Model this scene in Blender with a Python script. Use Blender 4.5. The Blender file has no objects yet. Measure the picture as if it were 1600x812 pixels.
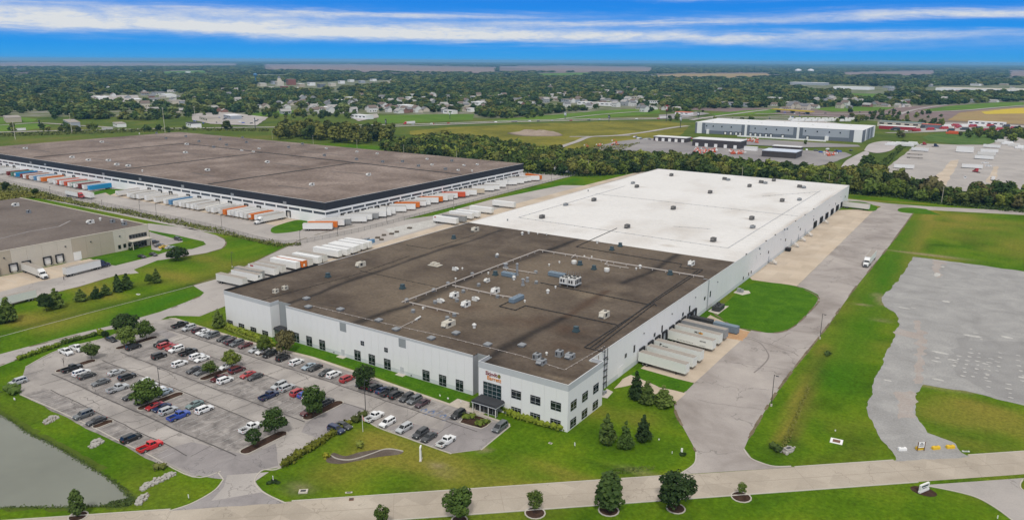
import bpy, bmesh, math, random
import numpy as np
from mathutils import Matrix, Vector
from mathutils.geometry import tessellate_polygon
random.seed(7)
rng = np.random.default_rng(7)
R = math.radians
C = bpy.context.scene.collection
# ------------------------------------------------------------------ camera
CAM = Vector((87.95, -159.25, 95.0))          # metres; the origin is the office corner of the white warehouse
FPX = 1176.5                                  # focal length in pixels of a 1600 px wide picture
ROT = Matrix(((0.83220618, -0.14552239, 0.53502908),
 (0.55444458, 0.20986754, -0.80532405),
 (0.00490744, 0.96683962, 0.25533717)))
cam_data = bpy.data.cameras.new('camera')
cam_data.sensor_width = 36.0
cam_data.lens = 36.0 * FPX / 1600.0
cam_data.clip_start = 1.0
cam_data.clip_end = 200000.0
cam = bpy.data.objects.new('camera', cam_data)
C.objects.link(cam)
cam.matrix_world = Matrix.Translation(CAM) @ ROT.to_4x4()
bpy.context.scene.camera = cam
# ------------------------------------------------------------------ exposure, sun, sky
vs = bpy.context.scene.view_settings
vs.view_transform = 'Standard'
vs.look = 'None'
vs.exposure = -0.16
vs.gamma = 1.0
SUN_EL, SUN_AZ = R(52), R(150)                # azimuth clockwise from +Y
sun_dir = Vector((math.sin(SUN_AZ) * math.cos(SUN_EL), math.cos(SUN_AZ) * math.cos(SUN_EL), math.sin(SUN_EL)))
sd = bpy.data.lights.new('sun', 'SUN')
sd.energy = 2.4
sd.angle = R(9)
sd.color = (1.0, 0.955, 0.89)
sun = bpy.data.objects.new('sun', sd)
C.objects.link(sun)
sun.rotation_euler = sun_dir.to_track_quat('Z', 'Y').to_euler()
world = bpy.data.worlds.new('World')
bpy.context.scene.world = world
world.use_nodes = True
class NT:
 """small helper to write node trees"""
 def __init__(self, tree):
  self.t = tree
 def n(self, typ, **kw):
  nd = self.t.nodes.new(typ)
  for k, v in kw.items():
   setattr(nd, k, v)
  return nd
 def l(self, a, b):
  self.t.links.new(a, b)
 def val(self, sock, v):
  if hasattr(v, 'bl_idname') or hasattr(v, 'is_output'):
   self.l(v, sock)
  else:
   sock.default_value = v
 def math(self, op, a, b=None, c=None, clamp=False):
  nd = self.n('ShaderNodeMath', operation=op, use_clamp=clamp)
  self.val(nd.inputs[0], a)
  if b is not None:
   self.val(nd.inputs[1], b)
  if c is not None:
   self.val(nd.inputs[2], c)
  return nd.outputs[0]
 def mix(self, f, a, b, blend='MIX'):
  nd = self.n('ShaderNodeMixRGB', blend_type=blend)
  self.val(nd.inputs[0], f)
  for i, v in ((1, a), (2, b)):
   if isinstance(v, tuple):
    nd.inputs[i].default_value = (v + (1.0,))[:4]
   else:
    self.l(v, nd.inputs[i])
  return nd.outputs[0]
 def noise(self, vec, scale, detail=4.0, rough=0.55, dist=0.0):
  nd = self.n('ShaderNodeTexNoise')
  nd.inputs['Scale'].default_value = scale
  nd.inputs['Detail'].default_value = detail
  nd.inputs['Roughness'].default_value = rough
  nd.inputs['Distortion'].default_value = dist
  if vec is not None:
   self.l(vec, nd.inputs['Vector'])
  return nd.outputs[0]
 def ramp(self, f, stops):
  nd = self.n('ShaderNodeValToRGB')
  self.l(f, nd.inputs[0])
  e = nd.color_ramp.elements
  while len(e) < len(stops):
   e.new(0.5)
  for el, (p, c) in zip(e, stops):
   el.position = p
   el.color = (c + (1.0,))[:4] if isinstance(c, tuple) else (c, c, c, 1)
  return nd.outputs[0]
 def mapping(self, vec, scale=(1, 1, 1), loc=(0, 0, 0)):
  nd = self.n('ShaderNodeMapping')
  nd.inputs['Scale'].default_value = scale
  nd.inputs['Location'].default_value = loc
  self.l(vec, nd.inputs['Vector'])
  return nd.outputs[0]
def build_sky():
 T = NT(world.node_tree)
 for nd in list(world.node_tree.nodes):
  world.node_tree.nodes.remove(nd)
 out = T.n('ShaderNodeOutputWorld')
 bg = T.n('ShaderNodeBackground')
 tc = T.n('ShaderNodeTexCoord')
 d = tc.outputs['Generated']
 sky = T.n('ShaderNodeTexSky', sky_type='NISHITA')
 sky.sun_disc = False
 sky.sun_elevation = SUN_EL
 sky.sun_rotation = SUN_AZ
 sky.altitude = 200
 sep = T.n('ShaderNodeSeparateXYZ')
 T.l(d, sep.inputs[0])
 z = sep.outputs[2]
 el = T.math('MULTIPLY', z, 57.3)                     # degrees, near the horizon
 # clear air: deep saturated blue low down
 deep = T.ramp(T.math('DIVIDE', el, 90.0), [(0.0, (0.035, 0.37, 0.86)), (0.012, (0.0, 0.29, 0.86)), (0.05, (0.0, 0.20, 0.80)), (0.4, (0.02, 0.16, 0.5))])
 blue = T.mix(1.0, T.mix(1.0, sky.outputs[0], (0.004, 0.009, 0.012), 'MULTIPLY'), deep, 'ADD')
 # position along the horizon (right axis of the view)
 dot = T.n('ShaderNodeVectorMath', operation='DOT_PRODUCT')
 T.l(d, dot.inputs[0])
 dot.inputs[1].default_value = (0.832, 0.554, 0.0)
 s = dot.outputs['Value']
 streak = T.noise(T.mapping(d, (4.0, 4.0, 52.0), (3.1, 1.7, 0.4)), 1.0, 7.0, 0.68, 0.5)
 fine = T.noise(T.mapping(d, (26.0, 26.0, 120.0)), 1.0, 7.0, 0.72)
 wob = T.math('MULTIPLY', T.math('SUBTRACT', streak, 0.5), 1.6)
 def band(a, b, w, s0=None, sw=1.0, amp=1.0):
  ctr = T.math('ADD', T.math('MULTIPLY', s, b), a)
  q = T.math('DIVIDE', T.math('SUBTRACT', T.math('ADD', el, wob), ctr), w)
  g = T.math('EXPONENT', T.math('MULTIPLY', T.math('MULTIPLY', q, q), -1.0))
  if s0 is not None:
   p = T.math('DIVIDE', T.math('SUBTRACT', s, s0), sw)
   g = T.math('MULTIPLY', g, T.math('EXPONENT', T.math('MULTIPLY', T.math('MULTIPLY', p, p), -1.0)))
  return T.math('MULTIPLY', g, amp)
 b1 = band(1.80, -0.9, 0.46, -0.10, 0.42, 1.25)
 b2 = band(2.45, -0.5, 0.75, -0.62, 0.40, 1.0)
 b3 = band(2.6, 0.3, 0.22, 0.15, 0.22, 0.75)
 b4 = band(3.0, 0.0, 0.28, 0.50, 0.16, 0.9)
 b5 = band(4.65, 0.0, 0.30, 0.32, 0.22, 1.1)
 b6 = band(1.75, 0.0, 0.22, 0.40, 0.2, 0.45)
 b7 = band(3.2, 0.0, 0.22, -0.15, 0.2, 0.7)
 tot = b1
 for b in (b2, b3, b4, b5, b6, b7):
  tot = T.math('ADD', tot, b)
 tot = T.math('MULTIPLY', tot, T.math('ADD', T.math('MULTIPLY', fine, 1.9), -0.05))
 # the layer goes on overhead as broken bright cloud
 high = T.noise(T.mapping(d, (2.2, 2.2, 5.0), (0.3, 4.2, 1.1)), 1.0, 6.0, 0.55, 0.2)
 upw = T.math('MULTIPLY', T.math('SUBTRACT', el, 5.0), 0.10, clamp=True)
 hc = T.math('MULTIPLY', T.ramp(high, [(0.22, 0.35), (0.46, 1.0)]), upw)
 cov = T.math('ADD', tot, hc, clamp=True)
 cloud = T.mix(T.math('MULTIPLY', T.math('SUBTRACT', el, 6.0), 0.03, clamp=True), (0.80, 0.83, 0.86), (0.88, 0.85, 0.80))
 col = T.mix(cov, blue, cloud)
 T.l(col, bg.inputs['Color'])
 bg.inputs['Strength'].default_value = 1.0
 T.l(bg.outputs[0], out.inputs['Surface'])
build_sky()
# ------------------------------------------------------------------ measuring helpers
def ray(px, py):
 return ROT @ Vector((px - 800.0, -(py - 406.0), -FPX))
def at(px, py, z=0.0):
 """the point of the level z that the photograph shows at this pixel"""
 d = ray(px, py)
 return CAM + d * ((z - CAM.z) / d.z)
def on_x(px, py, x):
 d = ray(px, py)
 return CAM + d * ((x - CAM.x) / d.x)
def on_y(px, py, y):
 d = ray(px, py)
 return CAM + d * ((y - CAM.y) / d.y)
def vnoise(x, y, seed=0):
 """smooth value noise on numpy arrays"""
 xi, yi = np.floor(x).astype(np.int64), np.floor(y).astype(np.int64)
 fx, fy = x - xi, y - yi
 fx, fy = fx * fx * (3 - 2 * fx), fy * fy * (3 - 2 * fy)
 def h(a, b):
  v = np.sin(a * 127.1 + b * 311.7 + seed * 74.7) * 43758.5453
  return v - np.floor(v)
 return (h(xi, yi) * (1 - fx) + h(xi + 1, yi) * fx) * (1 - fy) + (h(xi, yi + 1) * (1 - fx) + h(xi + 1, yi + 1) * fx) * fy
def fbm(x, y, seed=0, octs=4):
 s, a, t = 0.0, 1.0, 0.0
 for o in range(octs):
  s = s + a * vnoise(x * 2 ** o, y * 2 ** o, seed + o * 13)
  t += a
  a *= 0.5
 return s / t
# ------------------------------------------------------------------ object helpers
def tag(o, label=None, cat=None, group=None, kind=None):
 if label:
  o['label'] = label
 if cat:
  o['category'] = cat
 if group:
  o['group'] = group
 if kind:
  o['kind'] = kind
 return o
def empty(name, loc=(0, 0, 0), rz=0.0, label=None, cat=None, group=None):
 o = bpy.data.objects.new(name, None)
 o.empty_display_size = 0.5
 C.objects.link(o)
 o.location = loc
 o.rotation_euler = (0, 0, rz)
 return tag(o, label, cat, group)
KIDS = {}
def link(name, me, parent=None, loc=None, rz=None):
 o = bpy.data.objects.new(name, me)
 C.objects.link(o)
 if parent is not None:
  o.parent = parent
  KIDS.setdefault(parent.name, []).append(o)
 if loc is not None:
  o.location = loc
 if rz is not None:
  o.rotation_euler = (0, 0, rz)
 return o
class MB:
 """collects shapes; build() links them as ONE mesh object"""
 def __init__(self):
  self.v, self.f, self.m = [], [], []
  self.cur = 0
 def add(self, vs_, fs):
  b = len(self.v)
  self.v += [tuple(p) for p in vs_]
  for f in fs:
   self.f.append(tuple(b + i for i in f))
   self.m.append(self.cur)
  return self
 def box(self, x0, y0, z0, x1, y1, z1):
  return self.add([(x0, y0, z0), (x1, y0, z0), (x1, y1, z0), (x0, y1, z0), (x0, y0, z1), (x1, y0, z1), (x1, y1, z1), (x0, y1, z1)],
 [(0, 3, 2, 1), (4, 5, 6, 7), (0, 1, 5, 4), (1, 2, 6, 5), (2, 3, 7, 6), (3, 0, 4, 7)])
 def cbox(self, cx, cy, cz, sx, sy, sz):
  return self.box(cx - sx / 2, cy - sy / 2, cz - sz / 2, cx + sx / 2, cy + sy / 2, cz + sz / 2)
 def taper(self, x0, y0, x1, y1, z0, z1, inx, iny=None):
  iny = inx if iny is None else iny
  return self.add([(x0, y0, z0), (x1, y0, z0), (x1, y1, z0), (x0, y1, z0), (x0 + inx, y0 + iny, z1), (x1 - inx, y0 + iny, z1), (x1 - inx, y1 - iny, z1), (x0 + inx, y1 - iny, z1)],
 [(0, 3, 2, 1), (4, 5, 6, 7), (0, 1, 5, 4), (1, 2, 6, 5), (2, 3, 7, 6), (3, 0, 4, 7)])
 def quad(self, a, b, c, d):
  return self.add([a, b, c, d], [(0, 1, 2, 3)])
 def prism(self, pts, z0, z1):
  n = len(pts)
  vs_ = [(p[0], p[1], z0) for p in pts] + [(p[0], p[1], z1) for p in pts]
  return self.add(vs_, [tuple(range(n - 1, -1, -1)), tuple(range(n, 2 * n))] + [(i, (i + 1) % n, n + (i + 1) % n, n + i) for i in range(n)])
 def prof(self, pts, x0, x1):
  """side outline (y, z) swept across x"""
  n = len(pts)
  vs_ = [(x0, p[0], p[1]) for p in pts] + [(x1, p[0], p[1]) for p in pts]
  return self.add(vs_, [tuple(range(n)), tuple(range(2 * n - 1, n - 1, -1))] + [(n + i, n + (i + 1) % n, (i + 1) % n, i) for i in range(n)])
 def cyl(self, cx, cy, z0, z1, r0, r1=None, n=10, axis='z'):
  r1 = r0 if r1 is None else r1
  a, b = [], []
  for i in range(n):
   t = 2 * math.pi * i / n
   c_, s_ = math.cos(t), math.sin(t)
   if axis == 'z':
    a.append((cx + r0 * c_, cy + r0 * s_, z0)); b.append((cx + r1 * c_, cy + r1 * s_, z1))
   elif axis == 'x':   # cx,cy -> y,z centre; z0,z1 -> x range
    a.append((z0, cx + r0 * c_, cy + r0 * s_)); b.append((z1, cx + r1 * c_, cy + r1 * s_))
   else:               # cx,cy -> x,z centre; z0,z1 -> y range
    a.append((cx + r0 * s_, z0, cy + r0 * c_)); b.append((cx + r1 * s_, z1, cy + r1 * c_))
  return self.add(a + b, [tuple(range(n - 1, -1, -1)), tuple(range(n, 2 * n))] + [(i, (i + 1) % n, n + (i + 1) % n, n + i) for i in range(n)])
 def tube(self, pts, r, n=6):
  pts = [Vector(p) for p in pts]
  base = len(self.v)
  for i, p in enumerate(pts):
   d = (pts[min(i + 1, len(pts) - 1)] - pts[max(i - 1, 0)]).normalized()
   u = d.cross(Vector((0, 0, 1)))
   u = u.normalized() if u.length > 1e-3 else Vector((1, 0, 0))
   w = d.cross(u)
   rr = r[i] if isinstance(r, (list, tuple)) else r
   for k in range(n):
    t = 2 * math.pi * k / n
    self.v.append(tuple(p + u * (rr * math.cos(t)) + w * (rr * math.sin(t))))
  for i in range(len(pts) - 1):
   for k in range(n):
    a, b = base + i * n + k, base + i * n + (k + 1) % n
    self.f.append((a, b, b + n, a + n)); self.m.append(self.cur)
  self.f.append(tuple(base + k for k in range(n))); self.m.append(self.cur)
  e = base + (len(pts) - 1) * n
  self.f.append(tuple(e + k for k in range(n - 1, -1, -1))); self.m.append(self.cur)
  return self
 def loft(self, rings):
  n = len(rings[0])
  b = len(self.v)
  for r in rings:
   self.v += [tuple(p) for p in r]
  for i in range(len(rings) - 1):
   for k in range(n):
    a, c = b + i * n + k, b + i * n + (k + 1) % n
    self.f.append((a, c, c + n, a + n)); self.m.append(self.cur)
  self.f.append(tuple(b + k for k in range(n - 1, -1, -1))); self.m.append(self.cur)
  e = b + (len(rings) - 1) * n
  self.f.append(tuple(e + k for k in range(n))); self.m.append(self.cur)
  return self
 def strip(self, pts, w, z, h=0.0):
  """a band of width w along a plan polyline; with h > 0 a raised kerb"""
  P_ = [Vector((p[0], p[1])) for p in pts]
  L, Rr = [], []
  for i, p in enumerate(P_):
   d = P_[min(i + 1, len(P_) - 1)] - P_[max(i - 1, 0)]
   if d.length < 1e-6:
    d = Vector((1, 0))
   d.normalize()
   nn = Vector((-d.y, d.x)) * (w / 2)
   L.append(p + nn); Rr.append(p - nn)
  for i in range(len(P_) - 1):
   if h > 0:
    a, b, c, d = Rr[i], Rr[i + 1], L[i + 1], L[i]
    self.add([(a.x, a.y, z), (b.x, b.y, z), (c.x, c.y, z), (d.x, d.y, z), (a.x, a.y, z + h), (b.x, b.y, z + h), (c.x, c.y, z + h), (d.x, d.y, z + h)],
 [(4, 5, 6, 7), (0, 1, 5, 4), (2, 3, 7, 6)] + ([(3, 0, 4, 7)] if i == 0 else []) + ([(1, 2, 6, 5)] if i == len(P_) - 2 else []))
   else:
    self.add([(Rr[i].x, Rr[i].y, z), (Rr[i + 1].x, Rr[i + 1].y, z), (L[i + 1].x, L[i + 1].y, z), (L[i].x, L[i].y, z)], [(0, 1, 2, 3)])
  return self
 def mesh(self, name, mats, smooth=False):
  me = bpy.data.meshes.new(name)
  me.from_pydata(self.v, [], self.f)
  for m_ in (mats if isinstance(mats, (list, tuple)) else [mats]):
   me.materials.append(m_)
  if any(self.m):
   me.polygons.foreach_set('material_index', self.m)
  if smooth:
   me.polygons.foreach_set('use_smooth', [True] * len(me.polygons))
  me.update()
  return me
 def build(self, name, mats, parent=None, loc=None, rz=None, smooth=False):
  return link(name, self.mesh(name, mats, smooth), parent, loc, rz)
def copy_tree(o, parent=None):
 c = o.copy()
 C.objects.link(c)
 if parent is not None:
  c.parent = parent
  KIDS.setdefault(parent.name, []).append(c)
 for ch in KIDS.get(o.name, []):
  copy_tree(ch, c)
 return c
def paint(o, mat, slot=0):
 o.material_slots[slot].link = 'OBJECT'
 o.material_slots[slot].material = mat
def sheet(name, pts, z, mat, holes=(), kind='structure', wob=0.0, step=0.0, seed=1):
 """a flat piece of ground from a plan outline; its edge can be made uneven"""
 pts = [Vector((p[0], p[1])) for p in pts]
 if step > 0:
  q = []
  for i, p in enumerate(pts):
   b = pts[(i + 1) % len(pts)]
   n = max(1, int((b - p).length / step))
   q += [p.lerp(b, k / n) for k in range(n)]
  if wob > 0:
   ax = np.array([p.x for p in q]); ay = np.array([p.y for p in q])
   dx = (fbm(ax * 0.23, ay * 0.23, seed, 3) - 0.5) * 2 * wob
   dy = (fbm(ax * 0.23 + 40, ay * 0.23, seed + 5, 3) - 0.5) * 2 * wob
   q = [Vector((p.x + dx[i], p.y + dy[i])) for i, p in enumerate(q)]
  pts = q
 loops = [[Vector((p.x, p.y, 0)) for p in pts]] + [[Vector((p[0], p[1], 0)) for p in h] for h in holes]
 tris = tessellate_polygon(loops)
 vs_ = [(p.x, p.y, z) for lp in loops for p in lp]
 me = bpy.data.meshes.new(name)
 fs = []
 for a, b, c in tris:
  A, B, D = vs_[a], vs_[b], vs_[c]
  if (B[0] - A[0]) * (D[1] - A[1]) - (B[1] - A[1]) * (D[0] - A[0]) < 0:
   a, c = c, a
  fs.append((a, b, c))
 me.from_pydata(vs_, [], fs)
 me.materials.append(mat)
 me.update()
 o = link(name, me)
 if kind:
  o['kind'] = kind
 return o
def spline(pts, n=6):
 """Catmull-Rom through plan points"""
 P_ = [Vector((p[0], p[1])) for p in pts]
 out = []
 for i in range(len(P_) - 1):
  p0, p1, p2, p3 = P_[max(i - 1, 0)], P_[i], P_[i + 1], P_[min(i + 2, len(P_) - 1)]
  for k in range(n):
   t = k / n
   out.append(0.5 * ((2 * p1) + (p2 - p0) * t + (2 * p0 - 5 * p1 + 4 * p2 - p3) * t * t + (3 * p1 - p0 - 3 * p2 + p3) * t ** 3))
 out.append(P_[-1])
 return out
def G2(L, z=0.0):
 return [at(x, y, z).xy for x, y in L]
# ------------------------------------------------------------------ materials
def base_mat(name):
 m = bpy.data.materials.new(name)
 m.use_nodes = True
 T = NT(m.node_tree)
 return m, T, m.node_tree.nodes['Principled BSDF']
def plain(name, col, rough=0.6, metal=0.0, var=0.06, scale=0.6, spec=0.5, bump=0.0):
 """a real surface colour with a little uneven wear"""
 m, T, b = base_mat(name)
 g = T.n('ShaderNodeTexCoord').outputs['Object']
 nz = T.noise(g, scale, 5.0, 0.6)
 f = T.math('MULTIPLY', T.math('SUBTRACT', nz, 0.5), 2.0)
 k = T.math('ADD', 1.0, T.math('MULTIPLY', f, var))
 cc = T.n('ShaderNodeCombineColor')
 for i in range(3):
  T.l(k, cc.inputs[i])
 T.l(T.mix(1.0, col, cc.outputs[0], 'MULTIPLY'), b.inputs['Base Color'])
 b.inputs['Roughness'].default_value = rough
 b.inputs['Metallic'].default_value = metal
 b.inputs['Specular IOR Level'].default_value = spec
 if bump > 0:
  bn = T.n('ShaderNodeBump')
  bn.inputs['Strength'].default_value = bump
  T.l(nz, bn.inputs['Height'])
  T.l(bn.outputs[0], b.inputs['Normal'])
 return m
def ground_mat(name, cols, big=0.05, small=1.2, rough=0.95, grain=0.25, stretch=(1, 1, 1), bump=0.0):
 """three tones blended by broad noise, with fine grain"""
 m, T, b = base_mat(name)
 pos = T.n('ShaderNodeNewGeometry').outputs['Position']
 v = T.mapping(pos, stretch)
 n1 = T.noise(v, big, 6.0, 0.62, 0.4)
 c = T.ramp(n1, [(0.30, cols[0]), (0.5, cols[1]), (0.70, cols[2])])
 n2 = T.noise(v, small, 4.0, 0.7)
 k = T.math('ADD', 1.0, T.math('MULTIPLY', T.math('SUBTRACT', n2, 0.5), grain * 2.2))
 cc = T.n('ShaderNodeCombineColor')
 for i in range(3):
  T.l(k, cc.inputs[i])
 T.l(T.mix(1.0, c, cc.outputs[0], 'MULTIPLY'), b.inputs['Base Color'])
 b.inputs['Roughness'].default_value = rough
 b.inputs['Specular IOR Level'].default_value = 0.05
 if bump > 0:
  bn = T.n('ShaderNodeBump')
  bn.inputs['Strength'].default_value = bump
  bn.inputs['Distance'].default_value = 0.4
  T.l(n2, bn.inputs['Height'])
  T.l(bn.outputs[0], b.inputs['Normal'])
 return m
def paved_mat(name, cols, big=0.06, crack=0.16, crack_col=(0.05, 0.045, 0.045), crack_w=0.012, rough=0.9, slab=None, grain=0.3):
 """asphalt or concrete: mottled, with wandering cracks and slabs of slightly different age"""
 m, T, b = base_mat(name)
 pos = T.n('ShaderNodeNewGeometry').outputs['Position']
 n1 = T.noise(pos, big, 6.0, 0.65, 0.5)
 c = T.ramp(n1, [(0.32, cols[0]), (0.5, cols[1]), (0.68, cols[2])])
 n2 = T.noise(pos, 2.2, 3.0, 0.7)
 k = T.math('ADD', 1.0 - grain * 0.5, T.math('MULTIPLY', n2, grain))
 if slab:
  br = T.n('ShaderNodeTexVoronoi', feature='F1', distance='CHEBYCHEV')
  br.inputs['Scale'].default_value = 1.0
  br.inputs['Randomness'].default_value = 0.0
  T.l(T.mapping(pos, (1.0 / slab[0], 1.0 / slab[1], 0.0)), br.inputs['Vector'])
  sepc = T.n('ShaderNodeSeparateColor')
  T.l(br.outputs['Color'], sepc.inputs[0])
  k = T.math('MULTIPLY', k, T.math('ADD', 0.93, T.math('MULTIPLY', sepc.outputs[0], 0.14)))
 cc = T.n('ShaderNodeCombineColor')
 for i in range(3):
  T.l(k, cc.inputs[i])
 col = T.mix(1.0, c, cc.outputs[0], 'MULTIPLY')
 if crack:
  wv = T.n('ShaderNodeVectorMath', operation='ADD')
  T.l(pos, wv.inputs[0])
  dn = T.n('ShaderNodeTexNoise')
  dn.inputs['Scale'].default_value = 0.35
  T.l(pos, dn.inputs['Vector'])
  sc = T.n('ShaderNodeVectorMath', operation='SCALE')
  sc.inputs['Scale'].default_value = 5.0
  T.l(dn.outputs['Color'], sc.inputs[0])
  T.l(sc.outputs[0], wv.inputs[1])
  vo = T.n('ShaderNodeTexVoronoi', feature='DISTANCE_TO_EDGE')
  vo.inputs['Scale'].default_value = crack
  T.l(wv.outputs[0], vo.inputs['Vector'])
  ck = T.math('LESS_THAN', vo.outputs['Distance'], crack_w)
  gate = T.math('GREATER_THAN', T.noise(pos, 0.045, 2.0), 0.47)
  col = T.mix(T.math('MULTIPLY', T.math('MULTIPLY', ck, gate), 0.38), col, crack_col)
 T.l(col, b.inputs['Base Color'])
 b.inputs['Roughness'].default_value = rough
 b.inputs['Specular IOR Level'].default_value = 0.25
 return m
def attr_mat(name, base_cols, layers, big=0.05, small=1.4, grain=0.3, rough=0.95, spec=0.2, mow=False):
 """ground or roof whose stains, worn and dry places are stored on the mesh (attributes named in layers)"""
 m, T, b = base_mat(name)
 pos = T.n('ShaderNodeNewGeometry').outputs['Position']
 n1 = T.noise(pos, big, 6.0, 0.65, 0.4)
 col = T.ramp(n1, [(0.32, base_cols[0]), (0.5, base_cols[1]), (0.68, base_cols[2])])
 br = T.noise(pos, 0.35, 5.0, 0.7)
 for an, c in layers:
  a = T.n('ShaderNodeAttribute', attribute_name=an)
  f = T.math('MULTIPLY', a.outputs['Fac'], T.math('ADD', 0.55, T.math('MULTIPLY', br, 0.9)), clamp=True)
  col = T.mix(f, col, c)
 n2 = T.noise(pos, small, 4.0, 0.75)
 k = T.math('ADD', 1.0, T.math('MULTIPLY', T.math('SUBTRACT', n2, 0.5), grain * 2.2))
 if mow:
  k = T.math('MULTIPLY', k, T.math('ADD', 0.62, T.math('MULTIPLY', T.noise(T.mapping(pos, (.5, .5, .5)), 1.0, 7.0, 0.78), 0.76)))
  k = T.math('MULTIPLY', k, T.math('ADD', 0.88, T.math('MULTIPLY', T.noise(T.mapping(pos, (.9, .03, 1)), 1.0, 2.0, 0.5), 0.24)))
 cc = T.n('ShaderNodeCombineColor')
 for i in range(3):
  T.l(k, cc.inputs[i])
 T.l(T.mix(1.0, col, cc.outputs[0], 'MULTIPLY'), b.inputs['Base Color'])
 b.inputs['Roughness'].default_value = rough
 b.inputs['Specular IOR Level'].default_value = spec
 return m
def leaf_mat(name, cols, rough=0.75):
 """foliage: tone differs from clump to clump and from plant to plant"""
 m, T, b = base_mat(name)
 tc = T.n('ShaderNodeTexCoord').outputs['Object']
 oi = T.n('ShaderNodeObjectInfo')
 n1 = T.noise(tc, 0.45, 3.0, 0.6)
 n2 = T.noise(tc, 2.5, 2.0, 0.6)
 f = T.math('ADD', T.math('MULTIPLY', n1, 0.55), T.math('ADD', T.math('MULTIPLY', n2, 0.30), T.math('MULTIPLY', T.math('SUBTRACT', oi.outputs['Random'], 0.40), 0.62)))
 T.l(T.ramp(f, [(0.28, cols[0]), (0.5, cols[1]), (0.72, cols[2])]), b.inputs['Base Color'])
 b.inputs['Roughness'].default_value = rough
 b.inputs['Specular IOR Level'].default_value = 0.2
 return m
def sheet_glass(name, col=(0.01, 0.013, 0.016), rough=0.08):
 return plain(name, col, rough, 0.0, 0.3, 0.8, 0.6)
M = {}
M['panel_white'] = plain('painted precast white', (0.735, 0.735, 0.735), 0.75, 0, 0.045, 0.35, 0.3)
M['panel_joint'] = plain('joint sealant grey', (0.30, 0.31, 0.33), 0.9, 0, 0.1)
M['panel_gray'] = plain('painted precast grey', (0.27, 0.29, 0.30), 0.8, 0, 0.08, 0.4, 0.3)
M['band_gray'] = plain('painted band light grey', (0.47, 0.49, 0.51), 0.8, 0, 0.08, 0.5, 0.3)
M['base_band'] = plain('base band pale grey', (0.56, 0.59, 0.60), 0.8, 0, 0.06, 0.5, 0.3)
M['coping'] = plain('metal coping', (0.62, 0.63, 0.64), 0.4, 0.3, 0.05)
M['black'] = plain('black rubber', (0.012, 0.012, 0.013), 0.8, 0, 0.3)
M['frame_dark'] = plain('dark window frame', (0.03, 0.032, 0.035), 0.5, 0, 0.1)
M['frame_light'] = plain('pale window frame', (0.42, 0.44, 0.45), 0.45, 0.2, 0.1)
M['glass'] = sheet_glass('window glass')
M['glass_teal'] = sheet_glass('teal tinted glass', (0.012, 0.032, 0.034), 0.06)
M['canopy_roof'] = plain('canopy shingle', (0.035, 0.037, 0.042), 0.9, 0, 0.3, 3.0)
M['ac_beige'] = plain('beige unit housing', (0.50, 0.47, 0.40), 0.6, 0, 0.12, 1.0)
M['ac_white'] = plain('white unit housing', (0.62, 0.62, 0.60), 0.55, 0, 0.10, 1.0)
M['ac_gray'] = plain('grey unit housing', (0.27, 0.285, 0.30), 0.5, 0.3, 0.15, 1.0)
M['ac_dark'] = plain('weathered dark unit housing', (0.13, 0.125, 0.12), 0.6, 0.2, 0.25, 1.5)
M['teal'] = plain('dark teal hood', (0.05, 0.085, 0.10), 0.55, 0.2, 0.2, 1.0)
M['blue_gray'] = plain('blue grey painted metal', (0.17, 0.23, 0.29), 0.5, 0.2, 0.15, 1.0)
M['louvre'] = plain('louvre shadow black', (0.03, 0.03, 0.032), 0.7, 0, 0.2)  # even black for grilles and fan guards
M['pipe_white'] = plain('pale insulated pipe', (0.44, 0.40, 0.37), 0.7, 0, 0.2, 0.4)
M['pipe_dark'] = plain('dark conduit', (0.022, 0.021, 0.021), 0.7, 0, 0.2)
M['rust'] = plain('rusted steel', (0.17, 0.085, 0.05), 0.8, 0.2, 0.3, 1.5)
M['galv'] = plain('galvanised steel', (0.38, 0.40, 0.42), 0.45, 0.6, 0.15, 1.0)
M['steel_dark'] = plain('dark steel', (0.07, 0.072, 0.075), 0.5, 0.5, 0.2)
M['wood_pole'] = plain('weathered pole wood', (0.15, 0.125, 0.10), 0.9, 0, 0.3, 2.0)
M['tyre'] = plain('tyre rubber', (0.018, 0.018, 0.019), 0.85, 0, 0.2, 4)
M['rim'] = plain('wheel rim alloy', (0.38, 0.385, 0.39), 0.35, 0.7, 0.1, 4)
M['car_glass'] = sheet_glass('car glass', (0.012, 0.015, 0.018), 0.05)
M['lamp_clear'] = plain('headlamp lens', (0.65, 0.67, 0.68), 0.15, 0, 0.05)
M['lamp_red'] = plain('tail lamp lens', (0.32, 0.012, 0.01), 0.2, 0, 0.05)
M['plate_white'] = plain('plastic white', (0.78, 0.78, 0.77), 0.5, 0, 0.05)
M['trim_dark'] = plain('dark trim plastic', (0.028, 0.028, 0.03), 0.7, 0, 0.15)
M['trailer_roof'] = plain('dusty trailer roof', (0.31, 0.275, 0.24), 0.7, 0, 0.2, 0.5)
M['trailer_steel'] = plain('trailer running gear', (0.035, 0.034, 0.033), 0.8, 0.2, 0.3)
M['concrete'] = plain('cast concrete', (0.52, 0.48, 0.42), 0.9, 0, 0.15, 0.8, 0.2)
M['kerb'] = plain('kerb concrete', (0.45, 0.42, 0.37), 0.9, 0, 0.18, 0.6, 0.2)
M['yellow'] = plain('yellow block paint', (0.72, 0.46, 0.02), 0.7, 0, 0.15, 2)
M['mulch'] = ground_mat('bark mulch', ((0.035, 0.020, 0.014), (0.055, 0.033, 0.024), (0.08, 0.05, 0.036)), 0.5, 5.0, grain=0.5)
M['bark'] = plain('tree bark', (0.075, 0.058, 0.045), 0.95, 0, 0.3, 3.0)
M['rock'] = plain('limestone rock', (0.36, 0.345, 0.315), 0.9, 0, 0.3, 1.5)
M['line_paint'] = plain('worn line paint', (0.42, 0.42, 0.41), 0.9, 0, 0.35, 1.5)
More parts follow.
